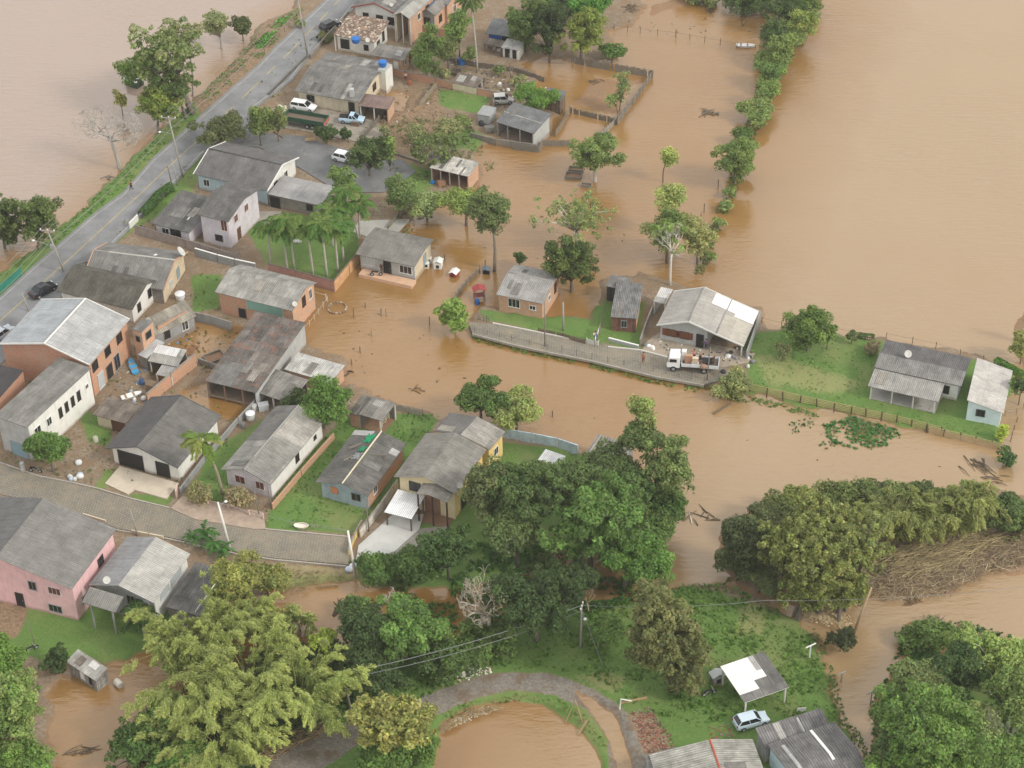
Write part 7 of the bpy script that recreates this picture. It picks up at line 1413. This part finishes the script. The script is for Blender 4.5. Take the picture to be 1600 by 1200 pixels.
trash('heap of white and blue rubbish bags beside the cobbled street', 117, 748, [(206,208,208),(170,186,204),(196,196,190)], 6, .5); trash('small white bag on the weedy plot of the tall white house', 124, 722, [(206,210,210)], 2, .2); trash('white junk on the ground behind the brown shed', 210, 628, [(222,222,220),(150,160,170)], 6, 1.0)
trash('white items on the grass behind the palm row', 468, 376, [(206,206,202)], 3, .5); trash('blue and white rubbish at the driveway pole', 546, 888, [(190,206,222),(226,226,226)], 5, .5); trash('pale bags at the corner of the garage back yard', 780, 76, [(214,206,196),(150,140,130)], 4, .6)
trash('belongings piled at the end of the truck yard', 1155, 566, [(206,206,204),(120,120,124),(60,60,64)], 9, 1.1); trash('white motor scooter shaped heap in front of the grey house wall', 1015, 542, [(226,226,226),(120,120,122)], 5, .5); trash('household goods piled on the porch slab', 583, 424, [(70,70,80),(196,196,200),(40,40,48)], 7, .6)
trash('rubbish on the mud beside the white estate car', 494, 184, [(206,206,204)], 2, .3); trash('scattered junk in the yard below the small barn shed', 790, 138, [(150,140,128),(206,206,200),(90,84,80)], 9, 1.4)
def bath(label, x, y):
    m = MB(); m.lathe((0, 0, 0), [(.3, 0), (.45, .3), (.5, .5), (.46, .52), (.4, .3), (.2, .08)], 16, rx=1.9); one('bathtub', m, paint(222,214,200,.4,.2), label, 'bathtub', None, loc=on(x, y), rz=R(-5))
bath('old cream bathtub on the lawn by the cobbled street', 471, 825)
def tarp(label, key, fu, fv, w, h, col):
    p, rz = rp(FRL[key], fu, fv); m = MB(); n = 9; zat = FRL[key][7]; W, D = FRL[key][3], FRL[key][4]; V = {}
    for i in range(n):
        for j in range(n):
            x = -W / 2 + fu * W + (i / (n - 1) - .5) * w * (1 + .3 * math.sin(j * 1.7)); y = -D / 2 + fv * D + (j / (n - 1) - .5) * h * (1 + .3 * math.sin(i * 2.1)); V[i, j] = (x, y, zat(x, y) + .08 + .12 * RNG.random())
    for i in range(n - 1):
        for j in range(n - 1): q = [V[i, j], V[i + 1, j], V[i + 1, j + 1], V[i, j + 1]]; m.face(q); m.face([(a, b, c - .03) for a, b, c in q[::-1]])
    r = FRL[key][8]; one('netting', m, paint(*col, .8, .3), label, 'netting', None, loc=r.location, rz=rz)
tarp('bright green netting bundled on the dark roof ridge', 'blue_plaster_house', .40, .84, .9, 1.6, (22,140,92)); tarp('smaller green net scrap lower on the same roof', 'blue_plaster_house', .42, .64, .7, .9, (26,132,90)); tarp('grey plastic sheet crumpled on the dark roof', 'blue_plaster_house', .42, .5, 1.0, 1.2, (130,134,134))
# planks and boards lying about
def plank(label, p, L_, rz, mat, w=.3, t=.06, name='plank', group=None, tilt=0): m = MB(); m.bar((-L_ / 2, 0, .05), (L_ / 2, 0, .05 + tilt), t, w); one(name, m, mat, label, 'plank', group, loc=p, rz=rz)
for fu, fv, L_, a, c, lb in [(.72,.62,2.4,.3,WOODG,'long pale board lying on the right roof slope of the blue house'),(.3,.45,1.5,1.1,WOODG,'short board on the left roof slope of the blue house'),(.25,.68,1.8,.9,WOODG,'board near the green netting on the blue house roof')]:
    p, rz = rp(FRL['blue_plaster_house'], fu, fv); plank(lb, p + [0, 0, .1], L_, rz + a, c)
p, rz = rp(FRL['cream_house'], .97, .25); 
for i, (x, y, L_, a, c, lb) in enumerate([(484,131,3,.6,CW,'white sheet leaning by the roadside wall of the cream house'),(585,134,3.2,.4,CW,'white sheet leaning against the tank tower'),(652,172,1.6,.8,POSTW,'pale board lying on the cleared dirt plot'),(345,222,1,.2,POSTW,'board by the side road verge'),(485,221,1.6,.1,paint(206,170,130,.9,.3),'tan pallet lying at the side road corner'),(435,212,2.6,-.9,POSTW,'log pole lying at the edge of the side road'),(990,1096,3.2,.25,paint(176,146,110,.9,.4),'long plank heap at the edge of the flooded track'),(1252,1112,1.0,.1,WHITE(),'white board on the ground behind the barn wing'),(512,918,2.4,.1,POSTW,'pale planks on the creek bank below the street end'),(430,925,2.6,.9,paint(150,84,70,.9,.4),'red-brown boat-like board in the creek pool'),(436,918,1.8,.6,CG,'grey sheet on the creek bank above the red board'),(1128,640,3.2,.7,WOOD,'long dark plank floating in the middle of the flood'),(1077,805,1,.2,WHITE(),'x')][:-1]):
    plank(lb, on(x, y) + [0, 0, .12], L_, a, c, w=(1.6 if i in (0, 1) else .9 if i in (2, 4, 7, 9, 10) else .35), tilt=.15 if i in (0, 1) else 0)
# driftwood
def drift(label, x, y, n=9, L_=2.0, col=(96,84,70), az=None, white=False, name='driftwood'):
    root = empty(name, on(x, y), 0, label, 'driftwood')
    for k in range(n):
        m = MB(); a = RNG.uniform(0, math.pi) if az is None else az + RNG.normal(0, .35); q = RNG.normal(0, L_ * .25, 2); l = L_ * RNG.uniform(.4, 1.1) / 2; d = np.array([math.cos(a), math.sin(a), 0]) * l; c = np.array([q[0], q[1], .06]); m.tube([c - d, c + [0, 0, RNG.uniform(0, .25)], c + d], [.07, .06, .02], 5); m.build('branch', paint(*((214,208,196) if white and k == 0 else col), .9, .3), root)
drift('tangle of dark driftwood and a white board in the flood right of the grove', 1096, 806, 10, 2.6, white=True); drift('long dark branch drift below the tan board fence', 1530, 730, 12, 3.4, az=-1.1); drift('branch drift running right towards the edge', 1555, 752, 6, 2.4, az=-.3); drift('mound of twigs in the upper open flood', 1107, 176, 26, 2.0, (110,98,84))
drift('brush pile at the top of the flooded inlet', 985, 12, 24, 2.2, (112,94,74)); drift('pile of branches beside the flooded trestle tables', 1110, 15, 8, 1.6); drift('twigs caught in the flooded fenced yard', 930, 128, 14, 1.5, (110,92,72)); drift('log and roots in the brown pool at the bottom left', 130, 1172, 9, 2.4, az=.2)
drift('debris scum of sticks in the creek pool', 530, 950, 14, 2.0, (92,78,66)); drift('dead branches at the shore left of the bank road', 172, 276, 6, 1.6, (104,98,92)); drift('sticks near the dry debris bank in the right pool', 1425, 942, 10, 1.6, (104,84,62)); drift('floating stick above the dead crown in mid flood', 650, 608, 6, 1.6, (110,90,66)); drift('thin drift branch in front of the orange shed', 545, 582, 5, 1.2)
# small scum and floating scraps: uncountable
def scraps(name, label, poly, n, cols, smin, smax, z=.03, kindm=None):
    pw = P2(poly, 0); mn, mx_ = pw.min(0), pw.max(0); q = RNG.uniform(mn, mx_, (n * 4, 2)); q = q[sdist(pw, q[:, 0], q[:, 1]) > 0][:n]; m = MB(); mats = [paint(*c, .9, .3) for c in cols]
    i = np.clip(((q[:, 1] - y0) / st).astype(int), 0, len(ys) - 1); j = np.clip(((q[:, 0] - x0) / st).astype(int), 0, len(xs) - 1); zz = np.maximum(H[i, j], 0)
    for (x, y), z_ in zip(q, zz): m.box((x, y, z_ + z), (RNG.uniform(smin, smax), RNG.uniform(smin, smax) * .6, RNG.uniform(.04, .14)), RNG.uniform(0, 3.1), RNG.integers(len(mats)))
    o = m.build(name, mats); o['kind'] = 'stuff'; o['label'] = label; o['category'] = 'debris'
scraps('brick_rubble', 'field of broken red bricks beside the flooded track', [(985,1115),(1015,1110),(1045,1150),(1065,1190),(1030,1200),(1000,1165)], 420, [(140,84,70),(122,78,66),(156,110,92),(150,140,128),(96,80,70)], .1, .3); scraps('brick_rubble', 'small pile of broken bricks behind the silver car', [(1105,1140),(1140,1135),(1145,1155),(1115,1165)], 50, [(140,84,70),(130,120,110)], .12, .3)
scraps('rubble', 'pale stones and rubbish at the foot of the tall sacks', [(700,1062),(765,1045),(770,1055),(705,1076)], 90, [(206,200,190),(176,150,120),(222,220,216)], .08, .3); scraps('rubble', 'stones along the upper edge of the pond', [(695,1130),(760,1103),(780,1108),(700,1140)], 80, [(190,176,150),(206,200,190)], .1, .3)
scraps('yard_litter', 'litter strewn over the muddy village yards', [(600,115),(860,130),(850,230),(750,215),(600,250),(560,215)], 110, [(150,140,126),(196,192,186),(110,96,84),(92,84,78)], .1, .5); scraps('yard_litter', 'junk strewn between the brick walls of the flooded yard', [(215,560),(300,510),(330,560),(240,640),(150,640)], 80, [(176,130,100),(196,192,186),(110,96,84),(92,84,78),(90,150,190)], .1, .55)
scraps('floating_scum', 'small dark scraps floating over the flooded lane', [(500,470),(700,470),(880,560),(700,600),(560,600),(470,540)], 26, [(92,76,58),(84,90,56),(120,100,74)], .08, .4, .01); scraps('floating_scum', 'specks of flotsam along the southern flood channel', [(680,610),(1250,700),(1560,740),(1230,760),(1080,900),(1050,700)], 14, [(92,76,58),(84,90,56),(120,100,74)], .08, .35, .01); scraps('floating_scum', 'scraps of plants floating beyond the flooded garden', [(680,300),(860,300),(1050,400),(760,420),(680,380)], 22, [(92,76,58),(84,96,56),(120,100,74)], .1, .5, .01)
scraps('yard_litter', 'belongings and litter around the truck yard', [(1010,530),(1180,552),(1165,575),(1050,562)], 60, [(150,140,126),(206,202,196),(80,76,74)], .1, .4, .2); scraps('floating_scum', 'flotsam in the top flooded inlet', [(960,20),(1180,20),(1180,70),(960,50)], 34, [(92,76,58),(110,100,84),(150,140,120)], .1, .6, .01)
# cut stalks and dry debris on the bank below the bamboo
def stalks(name, label, poly, n, L_, cols, zr=.5, az=0.0, spread=.7, r=.045):
    pw = P2(poly, .4); mn, mx_ = pw.min(0), pw.max(0); q = RNG.uniform(mn, mx_, (n * 4, 2)); q = q[sdist(pw, q[:, 0], q[:, 1]) > 0][:n]; m = MB(); mats = [paint(*c, .9, .2) for c in cols]
    for x, y in q:
        a = az + RNG.normal(0, spread); l = L_ * RNG.uniform(.4, 1.2) / 2; d = np.array([math.cos(a), math.sin(a), 0]) * l; c = np.array([x, y, .42 + RNG.uniform(0, zr)]); m.tube([c - d, c + [0, 0, .1], c + d + [0, 0, RNG.uniform(-.1, .3)]], [r, r, r * .4], 3, RNG.integers(len(mats)))
    o = m.build(name, mats); o['kind'] = 'stuff'; o['label'] = label; o['category'] = 'debris'
stalks('cut_stalks', 'broken straw coloured bamboo stalks heaped below the bamboo fans', [(1385,868),(1440,850),(1530,820),(1560,850),(1500,880),(1420,905)], 520, 4.0, [(196,180,138),(176,160,122),(152,138,108)], .6, .25, .45)
stalks('dry_debris', 'matted dry reeds and sticks covering the bank beside the pool', [(1350,915),(1390,880),(1500,850),(1600,835),(1640,870),(1540,900),(1480,930),(1400,938),(1350,930)], 1500, 1.6, [(168,152,124),(146,130,102),(184,168,136),(120,106,88)], .2, .2, .9, .04)
stalks('dry_debris', 'dry cane rubbish beside the track below the bamboo', [(400,1190),(440,1150),(500,1130),(520,1140),(440,1180),(410,1200)], 200, 2.4, [(176,156,120),(140,120,92)], .4, .5, .5)
stalks('dry_debris', 'straw and reeds drifted against the pond bank', [(690,1135),(730,1112),(780,1102),(785,1108),(735,1122),(695,1145)], 160, 1.0, [(190,170,126),(150,130,96)], .15, .3, .5, .03)
stalks('dry_debris', 'drift of grey sticks at the tip of the island', [(1440,965),(1475,970),(1475,1010),(1455,1000)], 160, 1.2, [(150,140,124),(110,98,84)], .5, 1.2, .6)
stalks('dry_debris', 'dry weeds on the creek bank below the street end', [(430,890),(540,895),(545,905),(470,925),(435,925)], 260, .8, [(150,144,100),(130,116,84)], .2, .5, .9, .03)
# foam where the water breaks over the bank
def foam(label, spots):
    Ps, Ss = [], []
    for x, y, rx, ry, n in spots:
        g = G(x, y, 0); s = S(x, y); q = RNG.normal(0, .45, (n, 2)); P_ = np.stack([g[0] + q[:, 0] * rx / s, g[1] + q[:, 1] * ry / s / .65, .03 + .12 * RNG.random(n)], 1); Ps.append(P_); Ss.append(RNG.uniform(.08, .3, n))
    P = np.concatenate(Ps); C = np.tile(np.array([.62, .5, .34]), (len(P), 1)) * (1 + RNG.normal(0, .12, (len(P), 1))); o = quads_obj('foam', P, np.array([0, 0, 1.0]) + rdir(len(P)) * .5, np.concatenate(Ss), np.clip(C, .05, .9)); o['kind'] = 'stuff'; o['label'] = label; o['category'] = 'foam'
foam('white foam where flood water churns over the bank', [(1285,955,22,6,520),(1300,968,26,8,700),(1270,960,14,5,200),(1335,944,10,4,120),(1320,978,10,4,120)])
# tables in the flood, clothes line, odd structures
def trestle(label, x, y, w, d, rz, mat):
    r = empty('cattle_trough', on(x, y), rz, label, 'trough'); 
    for s in (-1, 1): m = MB(); m.box((0, s * d / 2, .2), (w, .1, .4)); m.build('side', mat, r); q = MB(); q.box((s * w / 2, 0, .2), (.1, d - .1, .4)); q.build('end', mat, r)
    b = MB(); b.box((0, 0, .05), (w - .1, d - .1, .06)); b.build('bottom', CBR, r)
trestle('half-sunk timber trough at the foot of the spreading flood tree', 896, 276, 2.4, 1.5, R(-12), WOODG); trestle('smaller sunk trough beside the white trunk', 916, 291, 1.6, .8, R(-14), WOODG); trestle('second timber frame just above the larger trough', 900, 266, 2.2, 1.0, R(-12), WOODG)
trestle('timber frame pool below the flooded back yard', 335, 560, 2.6, 2.0, R(30), WOODG)
hut('roadside_shelter', 'small white topped shelter in the water behind the roadside trees', 211, 133, (1.8,2.4,1.3), paint(60,76,60,.7,.2), WHITE(), R(60), 'shelter')
def boat(label, x, y, L_, rz, col, W=.9):
    r = empty('boat', on(x, y), rz, label, 'boat'); m = MB(); loft(m, [(-L_ / 2, [(-.3 * W, 0), (.3 * W, 0), (.5 * W, .35), (-.5 * W, .35)]), (0, [(-.4 * W, -.05), (.4 * W, -.05), (.6 * W, .38), (-.6 * W, .38)]), (L_ * .38, [(-.22 * W, 0), (.22 * W, 0), (.35 * W, .42), (-.35 * W, .42)]), (L_ / 2, [(-.02, .2), (.02, .2), (.03, .46), (-.03, .46)])]); m.build('hull', paint(*col, .6, .2), r)
    for x_ in (-.8, .3): q = MB(); q.box((x_, 0, .4), (.25, W * 1.02, .04)); q.build('thwart', POSTW, r)
boat('narrow blue boat propped against the brick stair block', 208, 574, 3.4, R(110), (70,150,196)); boat('upturned white boat shape moored at the flooded top inlet', 1165, 73, 3.2, R(-8), (222,222,222)); boat('white boat hull on the ground above the brown shed', 206, 620, 2.8, R(25), (220,222,222))
hut('grill_box', 'grey tin box on legs left of the white carport', 1120, 1064, (1.3,1.0,1.1), CG, paint(190,194,192,.7,.3), R(20), 'box')
def laundry(label, a, b, cols):
    A, B = on(*a) + [0, 0, 1.6], on(*b) + [0, 0, 1.6]; r = empty('clothes_line', A - [0, 0, 1.6], 0, label, 'clothes line')
    for p in (A, B): q = MB(); p_ = p - A; q.tube([(p_[0], p_[1], -.3 ), (p_[0], p_[1], 1.7)], .05, 5); q.build('post', WOODG, r)
    l = MB(); l.tube([(0, 0, 1.6), B - A + [0, 0, 1.6]], .012, 4); l.build('line', METAL, r); d = (B - A); n = len(cols); an = math.atan2(d[1], d[0])
    for k, c in enumerate(cols): q = MB(); t = (k + .6) / (n + .2); p_ = d * t; q.box((p_[0], p_[1], 1.6 - .33), (.55, .03, .62), an); q.build('garment', paint(*c, .8, .1), r)
laundry('clothes line with white and blue garments in the lane garden', (929,543), (938,520), [(226,226,226),(60,84,160),(222,222,222),(190,110,120)]); laundry('clothes line with dark garments under the side wing roof', (244,366), (286,375), [(226,226,226),(40,40,50),(226,226,222),(30,30,36)])
# hedge and verge pieces
def hedge(label, pts, w, h, tone, name='hedge'):
    P = [on(x, y) for x, y in pts]; Ps, Ns = [], []
    for a, b in zip(P, P[1:]):
        L_ = np.linalg.norm(b - a); n = int(L_ * (w + 2 * h) * 30); t = RNG.random(n); d = (b - a) / L_; nn = np.array([-d[1], d[0], 0]); an = RNG.uniform(0, math.pi, n); off = np.cos(an) * w / 2; z = np.sin(an) ** .5 * h; Ps.append(a + d * (t * L_)[:, None] + nn * off[:, None] + np.stack([0 * z, 0 * z, z], 1)); Ns.append(nn * np.cos(an)[:, None] + np.stack([0 * z, 0 * z, np.sin(an)], 1) + rdir(n) * .5)
    P_ = np.concatenate(Ps) - P[0]; n = len(P_); C = L3(tone) * (1 + RNG.normal(0, .2, (n, 1))); root = empty(name, P[0], 0, label, 'hedge'); quads_obj('foliage', P_, np.concatenate(Ns), RNG.uniform(.14, .34, n), np.clip(C, .01, .8), root)
    m = MB()
    for a, b in zip(P, P[1:]): m.bar(a - P[0] + [0, 0, h * .3], b - P[0] + [0, 0, h * .3], .1)
    m.build('branches', bark(), root)
hedge('clipped green hedge along the road before the side wing', [(222,342),(248,312),(268,298)], 1.2, 1.5, (66,100,40)); hedge('dark shrub hedge at the roadside fence near the top', [(499,66),(506,58)], 1.2, 1.2, (96,100,44)); hedge('row of shrubs along the shore behind the lawn', [(1340,527),(1366,530)], .8, .7, (84,104,56))
hedge('shrubs behind the light blue hut', [(1556,566),(1600,590)], 1.0, .8, (86,130,44)); hedge('bushes at the foot of the tiled house wall', [(508,70),(520,60)], .8, .8, (90,100,50))

fence('short stake fence round the weedy garden beds', [(672,178),(700,184),(728,188)], .9, 1.2, 1, mat=WOODG, rail_w=.04)
fence('leaning board fence beside the small concrete store', [(770,176),(776,160),(768,150)], 1.1, 1.2, 1, mat=WOODG, boards=paint(118,108,94,.9,.6))
fence('grey board fence in the middle of the top yards', [(660,110),(700,116),(742,126)], .9, 1.6, 1, mat=WOODG, boards=paint(104,96,84,.9,.6), bh=.6)
drift('heap of grey sticks against the brick wall in the top yards', 757, 128, 14, 1.8, (120,112,102)); drift('heap of planks and sticks in front of the white outhouse', 815, 112, 14, 1.8, (116,100,84)); drift('pile of broken boards beside the flooded back yard', 300, 548, 14, 1.8, (150,112,86)); drift('sticks piled by the reddish shed', 600, 190, 10, 1.4, (130,112,92))
scraps('yard_litter', 'litter over the dark yards behind the plank fence', [(690,95),(830,110),(840,135),(800,150),(700,130)], 130, [(130,122,112),(186,182,176),(90,82,74)], .12, .5)

thingbox('box', 'small dark box on top of the truck load', 'box', tl(-1.0, .45), (.5,.45,.6), paint(90,70,60,.7,.2), trz + .3)
tb_ = trash('mixed bags and bundles between the furniture on the truck', 1083, 578, [(196,190,180),(150,120,100),(70,72,84)], 5, .5); tb_.location = tl(-.9, .1, .05)
for x, y, c_, lb in [(222,600,(60,90,130),'blue drum in the weedy yard behind the brown shed'),(268,560,(150,110,80),'rusty drum beside the striped shed'),(398,640,(210,210,206),'white drum beside the low mottled shed'),(380,668,(120,120,118),'grey drum beside the white round tank'),(610,176,(90,80,70),'dark drum beside the reddish shed'),(700,120,(180,176,168),'pale drum beside the chicken shed'),(640,132,(150,90,60),'rusty drum by the person in white'),(752,196,(60,60,64),'black drum beside the slate roofed house'),(150,690,(196,190,176),'pale drum in the garden by the brown shed')]: barrel(lb, x, y, c_, RNG.uniform(.3, .42))
for x, y, w, h_, c_, lb in [(240,608,1.6,.9,(140,120,98),'brown crate on the rubble behind the brown shed'),(172,640,1.2,.8,(170,164,150),'pale crate at the wall of the white tall house'),(412,640,1.3,.9,(196,198,200),'white chest beside the low mottled shed'),(556,196,1.3,.7,(120,104,88),'brown crate beside the light blue car'),(718,112,1.2,.8,(110,100,90),'dark crate near the blue yard tank'),(765,205,1.4,.8,(150,146,140),'grey crate at the stone wall'),(603,232,1.2,.6,(130,118,104),'brown crate on the kerb wall behind the hatchback'),(690,290,1.1,.7,(160,120,96),'tan crate at the waterline by the brick shed'),(322,690,1.1,.7,(190,186,178),'pale crate beside the garage house wall')]:
    g_ = on(x, y); r_ = empty('crate', g_, RNG.uniform(0, 3), lb, 'crate'); q = MB(); q.box((0, 0, h_ / 2), (w, w * .7, h_)); q.build('box', paint(*c_, .8, .5), r_, bevel=.03); q = MB(); q.box((0, 0, h_ + .03), (w * 1.06, w * .76, .06)); q.build('lid', paint(*[int(v * .85) for v in c_], .8, .5), r_)
# ---- the damp air between the drone and the village
hz_ = MB(); hz_.box((0, 700, 84.5), (5200, 6600, 173)); ho = hz_.build('haze', [])
hm = bpy.data.materials.new('haze'); hm.use_nodes = True; hm.node_tree.nodes.clear(); v_ = hm.node_tree.nodes.new('ShaderNodeVolumePrincipled'); v_.inputs['Density'].default_value = HAZE; v_.inputs['Color'].default_value = (.95, .94, .92, 1); v_.inputs['Anisotropy'].default_value = .2
o_ = hm.node_tree.nodes.new('ShaderNodeOutputMaterial'); hm.node_tree.links.new(v_.outputs[0], o_.inputs['Volume']); ho.data.materials.append(hm); ho['kind'] = 'stuff'
